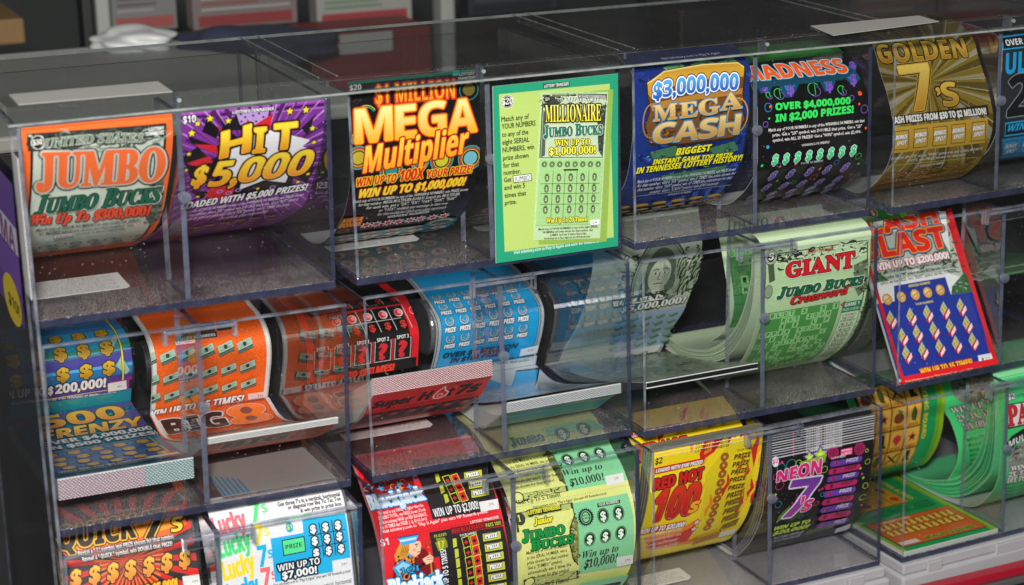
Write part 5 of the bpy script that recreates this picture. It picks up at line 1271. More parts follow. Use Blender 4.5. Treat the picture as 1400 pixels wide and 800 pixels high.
# ---------------------------------------------------------------- leaning blue and red ticket
s = Sheet(3, *BX[0], [[(57.5,-177), (fy(3, -303), -300.4)]], '#d81c26', .5)
s.quad([(1140,303),(1291,291),(1356,503),(1226,523)], '#b9c4b4')
engrave(s, [(1140,303),(1291,291),(1330,402),(1180,420)], 130, '#33503a', '#dfe4da', 8)
for p in ([(1255,300),(1275,288),(1292,290),(1296,330),(1286,345)], [(1196,370),(1216,386),(1218,400),(1190,402)]): s.P(p, '#4f7a52'); engrave(s, (p+p)[:4], 16, '#1f3a24', '#9fc09a', 4)
s.P([(1266,290),(1291,290),(1298,350),(1292,345),(1282,330),(1276,300)], '#e6e8e4'); s.P([(1282,320),(1300,352),(1294,358),(1280,350)], '#4f7a52')
s.P([(1170,392),(1290,372),(1312,380),(1300,406),(1292,402),(1190,420)], '#e4e6e2'); s.P([(1291,372),(1309,382),(1297,402)], '#e9ebe8')
s.P([(1300,392),(1318,372),(1330,400),(1298,408)], '#3f6a44'); engrave(s, [(1300,388),(1318,374),(1330,402),(1298,406)], 16, '#1f3a24', '#9fc09a', 4)
s.T("CASH", (1186,323.5), (1281,305), 28, '#e8281e', 'bold', rim=[('#1f5a94', 3.0), ('#f0a82a', 1.7), ('#e8281e', .7)], res=4)
s.T("BLAST", (1180,357), (1293.5,337), 29, '#e8281e', 'bold', rim=[('#1f5a94', 3.0), ('#f0a82a', 1.7), ('#e8281e', .7)], res=4)
s.T("WIN UP TO $200,000!", (1195,371), (1296,354), 9, '#eef0ee', 'bold', rim=[('#c41c26', .9), ('#eef0ee', .3)])
s.fine([(MATCH, 0, 1), ("for that number. Get a \"2X\" symbol, win DOUBLE that prize. Get a \"CASH\"", .0, .96), ("symbol, win that PRIZE. Get a \"BLAST\" symbol, win ALL 15 PRIZES!", .02, .94)], (1196,376.5), (1309,359), (1.5,6.8), 3.6, '#1c2420', 'bold')
s.P([(1178,420),(1221,413),(1220,392),(1290,380),(1298,404),(1331,400),(1354,500),(1226,519)], '#24389a')
s.T("WINNING NUMBERS", (1240,394), (1270,389), 3.2, '#f0dc2c', res=2); s.T("YOUR NUMBERS", (1250,419), (1274,414), 3.2, '#f0dc2c', res=2)
for x, y in ((1211,410.5),(1230,407),(1249,404),(1266,401),(1283,397.6)):
    s.D((x,y), 5.0, 5.2, '#5a3c12'); s.D((x,y), 4.6, 4.8, '#d9a85c'); s.D((x-1,y-1), 2.6, 2.8, '#edcf90', 14); s.line([(x-4,y+3),(x,y),(x+5,y-4)], 1.0, '#b07c34', taper=True)
for row in (((1216,439),(1243,435),(1265.6,431),(1288.6,426.5),(1311,422)), ((1231,463),(1251,458.5),(1273.6,454),(1296,450),(1318.6,446)), ((1236,487),(1258,482),(1281,478),(1303.6,473.5),(1326,469))):
    for c in row:
        bill(s, (c[0]-1.5, c[1]-3), 9.5, 6.6, .85, '#b9c8b4', '#4d5f50', band='#e6c81e', thick=1.5)
        u, v = s.uv(c[0]+3, c[1]+5); d = (.74, -.67)
        s.poly_uv([(u-4.6*d[0]-1.6, v-4.6*d[1]-1.9), (u+4.6*d[0]-1.6, v+4.6*d[1]-1.9), (u+4.6*d[0]+1.6, v+4.6*d[1]+1.9), (u-4.6*d[0]+1.6, v-4.6*d[1]+1.9)], '#d4182a')
        s.T_uv("PRIZE", u-4.0*d[0]+1.0, v-4.0*d[1]+1.2, u+4.0*d[0]+1.0, v+4.0*d[1]+1.2, 3.0, '#f6f6f8', 'boldi', rim=[('#f6f6f8', .18)], res=2)
s.T("WIN UP TO 15 TIMES!", (1255,514.5), (1326,501), 8.4, '#f0c02a', 'bold', rim=[('#8a1420', 1.0), ('#c8202a', .45), ('#f0c02a', .15)])
s.quad([(1332,488),(1351,484.5),(1354.5,497),(1335,501)], '#e2e4e4'); s.D((1339,493), 1.1, 1.3, '#26282c', 10); s.T("091", (1343,493.5), (1349,492.3), 3, '#6a6c70', 'sans', res=1)
s.T("Visit tnlottery.com to \"Play It Again\" plus earn VIP Rewards points!", (1233,525), (1352,501.5), 3.2, '#f0b8a0', 'bold', res=1)
s.R(0, 0, 3.4, s.L, '#d81c26'); s.R(s.w-4.4, 0, s.w, s.L, '#d81c26'); s.R(0, s.L-5.4, s.w, s.L, '#d81c26')
s.T("Visit tnlottery.com to \"Play It Again\" plus earn VIP Rewards points!", (1233,525), (1352,503), 3.2, '#f0b8a0', 'bold', res=1)
finish(s, "ticket", "single blue and red ticket leaning backwards against a clear box front", mats=[M['board']], group=None, base=(56, -16, -301))
# green roll behind it, and the pale strip in the next bin
s = Sheet(3, *BX[0], [[(150,-170), (122,-186), (108,-206), (106,-232), (116,-262), (150,-290)]], '#2f7a2c', .4)
for r in range(5):
    for k in range(5): c = (12+k*19, 12+r*24); s.D(c, 5, 5.4, '#d8d8c8', uv=True); s.D(c, 4.4, 4.8, '#7a3a20', uv=True); s.T_uv('$', c[0]-2, c[1]+3, c[0]+2, c[1]+3, 5.6, '#e6e2c4', res=2)
s.R(s.w-8, 0, s.w, s.L, '#5a9a34'); s.R(s.w-26, 76, s.w-3, 88, '#d8d8d4')
finish(s, "ticket_strip", "dark green ticket roll with round coins, behind the leaning blue and red ticket", base=(56, 120, -300))
s = Sheet(3, *BX[1], [[(190,-250), (120,-246), (50,-232), (14,-229)], [(14,-229), (17,-233), (60,-240), (150,-262)]], '#4f7a52', .3)
for k in range(9): s.line([(4+k*12, 4), (50, s.L*.25), (2+k*12, s.L*.5)], .9, '#9fbf98', uv=True)
s.R(0, s.a[len(s.p)//2]-3, s.w, s.a[len(s.p)//2]-1, '#d8dccf')
finish(s, "ticket_strip", "dim green folded ticket strip in the nearly empty bin at the right edge", base=(168, 14, -262))
# ================================================================ bottom row
# ---------------------------------------------------------------- red ray ticket
s = strip(0, 0, 3, [(266,726),(274,772),(278,800)], pre=[(40,-306),(22,-316)], post=[(-20,-400),(-14,-430),(10,-450)], base='#dc2419')
ctr = (177, 766)
s.burst(ctr, 26, 3, 110, '#2b2528', .55, jit=.15); s.burst(ctr, 40, 1, 26, '#e8742a', .45); s.burst(ctr, 30, 1, 14, '#8a3418', .5)
bk = '#16110f'
s.T("LOTTERY TENNESSEE", (127,708), (193,695.5), 4.4, '#c9c4b8', res=2)
s.P([(78,752),(84,728),(130,716),(190,704),(244,692),(256,716),(240,730),(180,744),(120,756),(96,764)], '#e8641c'); s.P([(84,748),(100,726),(190,708),(244,700),(246,718),(180,738),(110,752)], '#f2941c')
for x, y in ((120,752),(150,746),(176,742),(205,737),(228,731)): s.star((x,y), 4, '#e8641c', 5, .4)
s.T("QUICK", (82,753), (190,732.5), 32, bk, 'boldi', rim=[('#2a0f08', 2.6), ('#e8ac1c', 1.7), (bk, .6)], res=4)
s.T("7", (200,736), (231,730), 36, bk, 'boldi', rim=[('#2a0f08', 2.6), ('#e8ac1c', 1.7), (bk, .6)]); s.T("s", (234,728), (253,724.5), 26, '#f7c41e', 'boldi', rim=[(bk, 1.0)])
s.T("Reveal a \" 7 \" symbol, win PRIZE shown for that symbol.", (107,759.5), (238.5,736.5), 6, '#f2ece6', 'bold', rim=[(bk, .6)], res=2); s.T("Reveal a \" QUICK \" symbol, win DOUBLE that PRIZE!", (113,768), (236,746), 6, '#f2ece6', 'bold', rim=[(bk, .6)], res=2)
for x, y in ((78,795),(103,790),(129,785),(154,781),(178,777),(203,772.6),(227.5,768),(252,763)): dollar(s, (x,y), 14.5, '#f0a028', rim=[(bk, 1.3), ('#f0a028', .5)], style='boldi', grad=('#f7c63a', '#e6862a'))
s.quad([(249,788),(277.5,784.5),(279.5,806),(252,810)], '#e4e4e0'); s.T("292", (263,797), (271,795.6), 3.4, '#77787a', 'sans', res=1)
s.T("WIN UP TO $5,000!", (150,822), (243,801), 11, '#f0b828', 'bold', rim=[(bk, 1.1), ('#f0b828', .4)])
s.R(s.w-2.2, 0, s.w, s.L, '#1c1618'); s.R(0, 0, 1.0, s.L, '#e0c428')
finish(s, "ticket_strip", "red and charcoal ray patterned ticket strip with orange dollar signs")

# ---------------------------------------------------------------- white tic tac toe ticket
s = strip(0, 1, 3, [(472,676),(480,720),(484,760),(488,800)], pre=[(6,-306)], post=[(-28,-400),(-22,-430),(0,-450)], base='#e4e5e6')
CO, GR, YE, CY, BK = '#ff6f78', '#4fdc7c', '#f7dc2c', '#17b4e6', '#26282c'
s.R(s.w-2.0, 0, s.w, s.L, '#54585c'); s.R(s.w-2.6, 0, s.w-2.0, s.L, '#b9bcc0')
for body_, c, a, b, h, t7, c7, p7, q7, h7 in (("Lucky", CO, (294,733), (338,721), 25, "7", GR, (344,714), (358,711), 27), ("Lucky", GR, (301,763.5), (344,750), 26, "7", YE, (349,745.5), (361,743), 28), ("Lucky", YE, (307,794.5), (349,780), 26, "7", CY, (354,775.5), (366,773), 29), ("Lucky", CY, (314,825), (355,811), 26, "7", CO, (359,805), (371,802), 28)):
    s.T(body_, a, b, h, c, 'bold', rim=[(c, .5)], skew=-.08); s.T(t7, p7, q7, h7, c7, 'bold', rim=[(c7, .4)]); s.T("'s", (q7[0]-3, q7[1]-9), (q7[0]+8, q7[1]-11), 15, c7, 'bold')
s.T("Get three 7's in a vertical, horizontal", (380,692.5), (465,678.5), 5.4, BK, 'sans', rim=[(BK, .12)], res=2); s.T("or diagonal row like Tic Tac Toe", (394,696.5), (466,684.5), 5.4, BK, 'sans', rim=[(BK, .12)], res=2); s.T("& win prize in prize box.", (411,700.6), (468,691), 5.4, BK, 'sans', rim=[(BK, .12)], res=2)
s.T("LOTTERY TENNESSEE", (376,714.5), (426,705.5), 4.2, '#5fe08a', res=2)
s.D((395.6,721), 3.0, 3.9, '#22aee0'); s.T("$1", (392,724), (399.5,722.6), 6, '#c9e83a', rim=[('#2a5a3a', .2)])
s.P([(369.5,736.5),(414.5,728.5),(413,710.5),(471.6,701.5),(479,762),(454,766.5),(455,781.5),(376,796)], '#1fb0e4')
s.quad([(384.5,738.5),(416,732.6),(418.5,754),(387.4,760.4)], BK); s.quad([(386,739.8),(414.8,734.4),(417,753),(388.6,758.6)], '#58e292'); s.T("PRIZE", (390.5,751.4), (412.5,746.6), 6.2, BK, 'bold')
for x, y in ((427.6,723),(444.6,720),(461.6,717.4),(430,739),(447,735.8),(463.6,732.6),(432,755),(449,752),(466,749)): dollar(s, (x,y), 7.0, '#f2f4f4', rim=[('#141c26', 1.3), ('#f2f4f4', .25)])
for a, b in (((435.4,714.5),(442.6,761)), ((452.6,711),(459,759)), ((421,732.6),(471,723.6)), ((423,749),(473,740))): s.line([a, b], .7, BK)
s.T("WIN UP TO", (379.5,780.5), (437,771), 8.2, '#f2f4f4', 'bold', rim=[('#141c26', 1.4)]); s.T("$7,000!", (386,791.5), (433,783), 9.4, '#f2f4f4', 'bold', rim=[('#141c26', 1.4), ('#f2f4f4', .12)])
s.T("291", (466.5,773), (474,771.5), 3.4, '#77787a', 'sans', res=1); s.T("Visit tnlottery.com to \"Play It Again\" plus earn VIP Rewards points!", (373,801), (479,783), 3.2, BK, 'bold', res=1)
s.T("Get three 7's in a vertical, horizontal", (400,810), (480,797), 5.2, BK, 'sans', res=2)
finish(s, "ticket_strip", "white ticket strip with colourful script and a blue tic tac toe panel")

# ---------------------------------------------------------------- red card game ticket
s = strip(1, 0, 3, [(666,644),(680,680),(690,720),(696,760),(696,790)], pre=[(40,-306),(24,-314)], post=[(-24,-425),(-4,-446),(40,-451)], base='#e01f2a')
bk, ye = '#262124', '#c6cc38'
def cards(c, k=1.0):
    u, v = s.uv(*c)
    for dx, col, rim in ((-3.4*k, '#171214', ye), (3.6*k, '#d8242c', ye)):
        q = [(-3, -3.6), (2.4, -4.4), (3.2, 3.4), (-2.2, 4.2)]
        s.poly_uv([(u+dx+x*k*1.16, v+y*k*1.14) for x, y in q], rim); s.poly_uv([(u+dx+x*k*.96, v+y*k*.96) for x, y in q], col)
        s.star((u+dx, v), 2.0*k, '#d8242c' if col != '#d8242c' else '#171214', 4, .55, uv=True)
def prize(c, w_=24, h_=11):
    x, y = c; s.quad([(x-w_/2,y-h_/2+2.4),(x+w_/2,y-h_/2-1.6),(x+w_/2+1,y+h_/2-2.6),(x-w_/2+1,y+h_/2+1.6)], ye); s.T("PRIZE", (x-w_*.35,y+3.4), (x+w_*.36,y+.4), 5.2, '#f0f0ea', 'serif', rim=[('#17141a', .7), ('#f0f0ea', .2)], res=2)
# upper of the two tickets on the strip
s.P([(560,630),(664,616),(666.5,644),(681.5,696),(591.5,710.5),(574,658)], bk)
s.P([(500,640),(556,632),(566,660),(578,682),(506,692),(494,668)], '#7a1216')
for k in range(34):
    x = 497+random.random()*72; y = 650+random.random()*28-(x-497)*.12; c = ('#2a9fd4', '#e08a2a', '#5a0c10', '#2a9fd4')[k % 4]; s.O((x,y), 2.4, 2.4, .8, c, 12, random.random()*200, 200+random.random()*160)
for x, y in ((535,672),(520,668),(548,668),(560,666)): s.star((x,y), 3.2, '#2a9fd4' if x != 548 else '#e08a2a', 4, .35)
def logo(a, b): s.T("Blackjack", a, b, 20, '#eef4f8', 'serif', rim=[('#103a5c', 1.7), ('#3aa4e6', 1.3), ('#eef4f8', .55)], res=4, grad=('#ffffff', '#bfe2f4'))
logo((503,698.5), (582,682.5))
s.fine([("The total in any HAND is higher than the", 0, .97), ("DEALER'S TOTAL, win PRIZE shown. If both", 0, 1), ("cards in a winning HAND are RED BLACKJACK,", 0, 1.02), ("win 10 TIMES that PRIZE. J, Q, K=10 A=11", 0, 1.0)], (517,704.5), (581,693), (.9,6.4), 4.6, '#f0ecec', 'bold')
for c in ((610,656),(616,671),(622,684)): s.quad([(c[0]-16,c[1]-7),(c[0]-11,c[1]-8),(c[0]-8,c[1]+2),(c[0]-13,c[1]+5)], ye)
for c in ((617,656.5),(622,668.5),(627,680.5)): cards(c)
for c in ((646,650),(652,662.5),(655.5,674.5)): prize(c)
s.T("WIN UP TO $2,000!", (593.5,707), (655,696.5), 10.5, '#eeeef0', 'bold'); s.quad([(654,687),(680,682.5),(681.6,696),(657,700)], '#e4e4e2'); s.T("293", (668,692), (674.5,690.6), 3.4, '#77787a', 'sans', res=1)
s.T("Visit tnlottery.com to \"Play It Again\" plus earn VIP Rewards points!", (522,728.5), (667,702.5), 3.6, '#f4eaea', 'bold', res=1)
vp = s.uv(600, 727)[1]
for k in range(46): s.D((1.5+k*2.3, vp-2.2), .45, .3, '#7a0f16', 6, uv=True); s.lay -= 1
s.lay += 1
# lower ticket
s.T("LOTTERY TENNESSEE", (643,716.5), (681.5,708.5), 3.8, '#f6eaea', res=2)
s.P([(615,722),(662,714),(663.5,722.5),(617,731)], '#7a1216'); s.T("RED BLACKJACK", (618,729.4), (661,721.6), 5.4, '#d8242c', 'bold', rim=[('#2a0a0c', .4)], res=2)
s.P([(662,714),(685.5,710),(686.5,718),(663.5,722.5)], bk); s.T("PAYS 10X!", (664,721.4), (684.5,717.2), 5.4, ye, 'bold')
s.T("$1", (520.5,747), (531.5,745), 9.5, '#f4f0f0', 'bold')
s.P([(586,728.5),(616,723),(617,731),(686.8,719.6),(693,745),(695,800),(694,820),(602,836),(600,760.5),(591.5,762.5)], bk)
s.T("DEALER'S", (593,735.5), (610,732), 3.8, ye, 'serif', res=2); s.T("TOTAL", (596,740.5), (609,738), 3.8, ye, 'serif', res=2); s.T("YOUR HANDS", (628,734), (651,730), 3.2, '#f0f0ea', res=1)
for k in range(5): s.quad([(594+k*3.2,742-k*.8),(601+k*2.2,738.6),(606+k*1.4,748),(599+k*1.5,754-k)], ye if k % 2 else '#8a9028')
for j, (x, y) in enumerate(((636,742),(638.5,756),(640,769),(641.5,782.5),(643,796),(644,810))):
    cards((x+6, y-1.6)); prize((x+35, y-8.6)); s.quad([(x-18,y+1-6),(x-13,y-6),(x-12,y+5),(x-17,y+7)], ye)
u, v = s.uv(612, 800); V, F = lettering("WIN UP TO 5 TIMES!", 'bold', 2); mx = max(p[0] for p in V)
s.add([(u-y_*4.6, v-x_/mx*34) if False else (u-4.6+(1-y_)*4.6, v+6-x_/mx*36) for x_, y_ in V], F, '#eeeef0')
# the king on the card
s.P([(534,800),(538,770),(548,756),(580,750),(592,770),(600,800),(598,812),(534,818)], '#7a1216')
s.P([(536,776),(550,764),(566,772),(558,782),(542,788)], '#2a9fd4'); s.P([(539,776),(550,768),(560,773),(545,783)], '#8fd0ee')
s.P([(546,742),(560,734),(566,752),(560,768),(548,764),(540,768),(538,760)], '#d89a34')
for k in range(5): s.line([(550+k*3,742),(548+k*2,754),(544+k*2.4,762)], .6, '#8a5414', taper=True)
s.P([(558,742),(573,740),(575,748),(573,756),(566,762),(558,756)], '#efc2a0'); s.line([(573,747),(576.5,750),(573,751)], .5, '#5a2c1c'); s.line([(566,745),(571,744)], .7, '#2a1810'); s.D((568.5,747), .5, .5, '#1c1210', 8); s.line([(569,755),(574,754)], .6, '#a83a2c'); s.D((565,752), 1.4, 1.0, '#e89a80', 8)
s.P([(556,757),(566,760),(564,764),(556,762)], '#3aa4e6')
s.P([(542.5,737),(571,731.5),(567,742),(548,746)], '#3aa4e6'); s.P([(545,739),(568.5,734.6),(567,738),(546.6,742)], '#bfe2f4'); s.line([(543,736),(571,731)], .9, '#14486e')
for k in range(22): s.D((541+random.random()*30, 758+random.random()*14), .9, .9, ('#15100f', '#d8442c', '#e08a2a')[k % 3], 8)
s.line([(583,740),(587,765),(589,786)], 1.3, '#c8842a'); s.D((583.5,742), 2.2, 2.2, '#d8242c', 12); s.D((585,752), 1.6, 1.6, '#d8242c', 12); s.O((583.5,742), 2.8, 2.8, .6, '#7a4a14')
s.P([(576,764),(586,758),(591,761),(590,768),(580,772)], '#efc2a0'); s.line([(582,762),(590,761)], .4, '#7a4a34'); s.line([(582,765),(590,764)], .4, '#7a4a34'); s.line([(566,770),(572,774),(580,770)], 2.2, '#2a0a0c')
for k in range(26):
    x = 536+random.random()*58; y = 784+random.random()*14; s.O((x,y), 2.6, 2.6, .9, ('#2a9fd4', '#e08a2a', '#15100f', '#2a9fd4')[k % 4], 12, random.random()*200, 220+random.random()*140)
s.T("1QI", (546,785), (572,778), 8, '#2a9fd4', 'serif', rim=[('#0c2a44', .5)])
logo((529,813), (604,799))
# side of the thick pack
b0 = (56, -30, -450)
t = place("ticket_strip", 1, b0, "red card game ticket strip with a pictured king and yellow prize boxes", "lottery ticket", GT)
s.build("printed_strip", [M['paper']], t, b0)
for k in range(6):
    e_ = Sheet(1, BX[0][0]+.4*(k % 2), BX[0][1]-.4*(k % 3), [[(y+1.1*(k+1), z-.2*k) for y, z in s.p[:-6]]], '#b9606a', .35, '#d8a8ac', clamp=False); e_.build("pack_layer", [M['board']], t, b0, '#dcb0b4')

# ---------------------------------------------------------------- pale yellow ticket
s = strip(1, 1, 3, [(808,564),(826,590),(836,610),(852,640),(862,670),(868,700),(869,730),(866,760),(858,784),(846,800)], pre=[(90,-306)], post=[(20,-449),(60,-452)], base='#dde286')
gn, bk, gr = '#86d09a', '#161a12', '#0c8f44'
def coin(c, r=1.0):
    s.D(c, 5.2*r, 6.0*r, bk, 22); s.O(c, 4.6*r, 5.4*r, .25, '#8fd8a4'); s.D(c, 4.0*r, 4.8*r, bk, 20); dollar(s, c, 8.4*r, '#d9efd6', wd=.56, rim=[('#d9efd6', .2)])
def note(quad_):
    s.quad(quad_, '#3a4028'); q = quad_; m_ = lambda a, b, t: (a[0]+(b[0]-a[0])*t, a[1]+(b[1]-a[1])*t)
    s.quad([m_(q[0], q[2], .04), m_(q[1], q[3], .04), m_(q[2], q[0], .04), m_(q[3], q[1], .04)], '#b4bd6c'); engrave(s, q, 26, '#3a4028', '#d9e08c', 4)
# upper ticket
s.P([(748,606),(826,594),(836,610),(852,640),(857.5,656.5),(776.5,671)], gn)
for c in ((776,628.5),(798,624),(820,619.5)): coin(c)
s.T("Win up to", (771.5,651.5), (824,640), 8.6, bk, 'serifi'); s.T("$10,000!", (780,665.5), (827,655.5), 10.2, bk, 'serifi'); s.quad([(826.5,651.5),(851.5,646.5),(853.5,660),(830,665)], '#e2e2da'); s.T("295", (840,656), (846,654.6), 3.4, '#77787a', 'sans', res=1)
s.fine([("Jumbo Bucks. Match any of YOUR NUMBERS", 0, 1), ("to the SERIAL NUMBER, win prize", 0, 1.02), ("prize shown for that number.", .02, .96), ("Get a \"JUMBO\" symbol,", .03, .84), ("automatically win 5 times the", .02, 1.06), ("prize shown for that symbol.", .02, 1.0)], (692,636), (752,624), (1.4,6.8), 4.8, '#2a2e1c', 'serif')
s.P([(744,612),(757,622),(770,650),(774,664),(764,656),(752,636)], '#5a6238'); engrave(s, [(744,612),(757,620),(774,664),(762,656)], 20, '#22261a', '#9aa45c', 4)
note([(700,678),(775,664),(777,671.5),(702,686.5)]); s.D((708,681), 5, 5, '#dde286', 18); s.O((708,681), 5, 5, 1.0, '#3a4028')
vp = s.uv(770, 673)[1]
for k in range(46): s.D((1.5+k*2.3, vp+4.6), .45, .3, '#8a8f58', 6, uv=True); s.lay -= 1
s.lay += 1
s.T("Win Up To 5 Times!", (706,690.5), (766,679.5), 5.6, bk, 'serif'); s.T("Visit tnlottery.com to \"Play It Again\" plus earn VIP Rewards points!", (728,695.5), (829,676.5), 3.4, bk, 'bold', res=1)
# lower ticket
s.P([(781.5,688.5),(857,674.5),(864,700),(866,730),(864,768),(860,772),(789.5,783.5),(789,740)], gn)
note([(704,702),(782,687),(786,712),(706,728)]); s.P([(706,712),(782,696),(786,720),(790,783),(712,797)], '#dde286')
s.star((800,707), 7.4, bk, 22, .82, uv=False); s.D((800,707), 4.6, 5.2, '#86d09a', 20); s.O((800,707), 4.0, 4.6, .9, bk); s.T("SERIAL", (795,706.6), (805,704.6), 2.2, bk, res=1); s.T("NUMBER", (795,710.4), (805,708.4), 2.2, bk, res=1)
s.quad([(815.5,688.6),(846.5,683.4),(847,688),(816,694)], bk); s.T("YOUR NUMBERS", (817.5,692.6), (845,687.4), 3.8, '#d9efd6', res=2)
for c in ((823.6,705),(844.6,701),(805,736.5),(826.6,732),(847.6,727.6)): coin(c)
s.T("Win up to", (794.5,762), (844,752.4), 8.8, bk, 'serifi'); s.T("$10,000!", (796.5,775.5), (842,766), 10.6, bk, 'serifi'); s.quad([(841.6,760.6),(864,756.6),(864,768.4),(842,773.4)], '#e2e2da'); s.T("294", (853,766), (859.5,764.6), 3.4, '#77787a', 'sans', res=1)
s.quad([(720,697.6),(766,690),(766.6,698),(721,706.5)], bk); s.T("LOTTERY TENNESSEE", (721.5,704), (765.5,696), 5, '#f0e838', 'serif', rim=[('#f0e838', .1)], res=2)
s.D((710,710), 4.4, 5.0, '#3a4028'); s.T("1", (707.6,714), (711.6,713), 9, '#e6ea9a', 'serif')
s.P([(783,706),(777,722),(777,744),(783,762),(789,768),(788,712)], '#7d8448'); engrave(s, [(779,712),(787,708),(789,766),(780,754)], 30, '#22261a', '#b4bd6c', 4); s.line([(785,702),(778,720),(777,742),(782,762),(789,770)], 1.0, '#22261a')
s.T("Junior", (729.5,719), (754.5,711.6), 9.6, '#f2e82c', 'serifi', rim=[(bk, .8), ('#f2e82c', .2)], res=4)
s.T("Jumbo", (713,740), (770.5,727.6), 14, gr, 'serif_sc', rim=[(bk, 1.0), (gr, .45)], res=4); s.T("Bucks", (725,752.5), (782,738.6), 13.4, gr, 'serif_sc', rim=[(bk, 1.0), (gr, .45)], res=4)
s.fine([("Match any of YOUR NUMBERS", 0, .95), ("to the SERIAL NUMBER, win a", 0, .93), ("prize shown for that number.", 0, .97), ("Get a \"JUMBO\" symbol,", .0, .8), ("automatically win 5 times the", 0, 1.0), ("prize shown for that symbol.", 0, .95)], (718,757.5), (777,744.5), (.5,6.6), 5, '#2a2e1c', 'serif')
note([(714,790),(789,777),(789.5,787),(714.6,801)]); s.D((722,793), 5, 5, '#dde286', 18); s.O((722,793), 5, 5, 1.0, '#3a4028')
s.T("Win Up To 5 Times!", (718,805), (775,791), 5.6, bk, 'serif')
s.P([(790,794),(858,782),(846,804),(792,815)], gn); s.quad([(816,797),(847,791),(846.6,795),(816,801)], bk)
# part seen through the floor above
s.P([(744,588),(806,576),(820,586),(746,600)], gn); s.T("Jumbo", (700,614), (744,604), 12, '#147a6a', 'serif_sc', rim=[(bk, .6)])
for c in ((768,596),(797,589)): coin(c, 1.2)
s.quad([(806,586),(826,582),(828,588),(810,592)], '#8fd0b0')
finish(s, "ticket_strip", "pale yellow ticket strip with green panels of black dollar coins")

# ---------------------------------------------------------------- yellow flame ticket
s = strip(2, 0, 3, [(1044,586),(1038,640),(1032,670),(1024,696),(1016,714),(1004,730),(990,740)], post=[(70,-451),(110,-448)], base='#fbdc14')
rd, og, dk = '#d8201c', '#f08a1a', '#1c1810'
def flame(pts, c): s.line(pts, 4.2, c, taper=True)
for k in range(26):
    x = 930+random.random()*120; y = 590+random.random()*140; d = random.uniform(-4, 10); flame([(x,y),(x+d*.4,y-9),(x+6,y-17),(x+4+d,y-28)], random.choice((og, rd, '#f6b41a', og)))
s.P([(968,592),(1000,582),(985,604),(976,618),(964,626),(958,640),(956,620)], rd); s.P([(1010,580),(1030,578),(1038,600),(1030,640),(1024,620),(1018,600)], rd); s.P([(1022,584),(1032,582),(1034,600),(1028,612)], '#fbdc14'); s.P([(966,600),(978,596),(972,616),(962,622)], og)
s.P([(880,735),(930,722),(962,704),(958,728),(945,742),(885,752)], og); s.P([(885,742),(930,728),(950,718),(944,738),(890,752)], rd)
s.P([(964,648),(1000,600),(1024,596),(1030,640),(1006,712),(940,738),(958,700)], '#e6cf1c')
for k in range(14): x = 960+random.random()*70; y = 690-(x-960)*.9+random.random()*60; flame([(x,y),(x+3,y-10),(x+9,y-18),(x+8,y-30)], random.choice((og, '#f6c81a', rd)))
for k, z_ in enumerate((0, 3.4, 6.8)): s.R(0, z_, s.w, z_+.5, '#eeeadf')
for k in range(3): s.T_uv("LOTTERY TENNESSEE", 40, 3.0+k*3.4, 72, 3.0+k*3.4, 2.4, '#1c1810', res=1)
s.T("$2", (895,635), (905,632.6), 8.6, dk, 'bold')
s.P([(894,639.5),(961.5,625.5),(961.5,633.5),(894.5,648.5)], rd); s.T("LOADED WITH $100 PRIZES!", (896,646.6), (960,632.6), 5.4, '#f4f0e8', 'boldi', rim=[('#5a0c0c', .4), ('#f4f0e8', .15)], res=2)
s.T("RED HOT", (893,670.5), (960,653.5), 15, rd, 'bold', rim=[('#f8e63a', 2.3), (dk, 1.5), (rd, .6)], res=3)
s.T("100", (891,712), (949,701), 39, '#d8241c', 'boldi', rim=[('#7a1410', 2.2), ('#e8501c', 1.3), ('#d8241c', .8)], grad=('#e8381e', '#b8181a'), res=5); s.T("s", (940,700), (953.5,698), 17, '#f6c21e', 'boldi', rim=[(rd, 1.4), ('#f6c21e', .4)])
s.P([(872,723.5),(936.5,710.5),(936,719),(872,731.5)], rd); s.T("WIN UP TO $20,000!", (873,730), (935,718.6), 6.4, '#f4f0e8', 'boldi', rim=[('#3a0808', .6), ('#f4f0e8', .2)], res=2)
for x, y in ((952,713),(948,722)): s.star((x,y), 3.2, '#f0d8d4', 5, .5, rim='#8a1414')
s.fine([(MATCH[:44], 0, 1), ("win PRIZE shown for that number. Get a", 0, .98), ("\"HOT\" symbol, win $100 instantly!", .0, .9), ("Get a STAR symbol, win DOUBLE", .05, .9)], (874,736.5), (931,724), (0,6), 4, '#f0e6d0', 'boldi')
for x, y in ((990,624),(988.4,635.6),(986.6,647),(984.4,659),(982,670.4),(979.4,681),(976.6,691.4),(973.6,701),(970,711),(966,719.6)):
    s.D((x,y), 3.9, 3.9, '#6b2a12', 18); s.D((x,y), 3.2, 3.2, '#c8742a', 16); s.O((x,y), 2.4, 2.4, .6, '#6b2a12'); s.D((x,y), 1.1, 1.1, '#e6b04a', 8)
for k in range(10): s.T("PRIZE", (1002-k*2.2,627.5+k*10.6), (1025-k*2.2,622.5+k*10.2), 6.4, '#5a3a0c' if k < 6 else '#7a6410', 'boldi', rim=[('#e0c81c' if k < 6 else '#a8861a', .5), ('#5a3a0c', .2)], res=2)
s.T("YOUR NUMBERS", (1006,616.5), (1032,610.6), 3.2, '#5a5a10', res=1)
s.quad([(983,726),(1006,720),(1002,727),(981,732.4)], '#e4e2d8'); s.T("WIN UP TO 10 TIMES!", (945,742), (979,731), 6, '#e8a81c', 'boldi', rim=[('#8a1414', .6)], res=2)
b0 = (56, -26, -450)
t = place("ticket_strip", 2, b0, "yellow ticket strip with red flames in front of a thick grey layered pack", "lottery ticket", GT)
s.build("printed_strip", [M['paper']], t, b0, edge='#c9c9c0')
rng = s.p
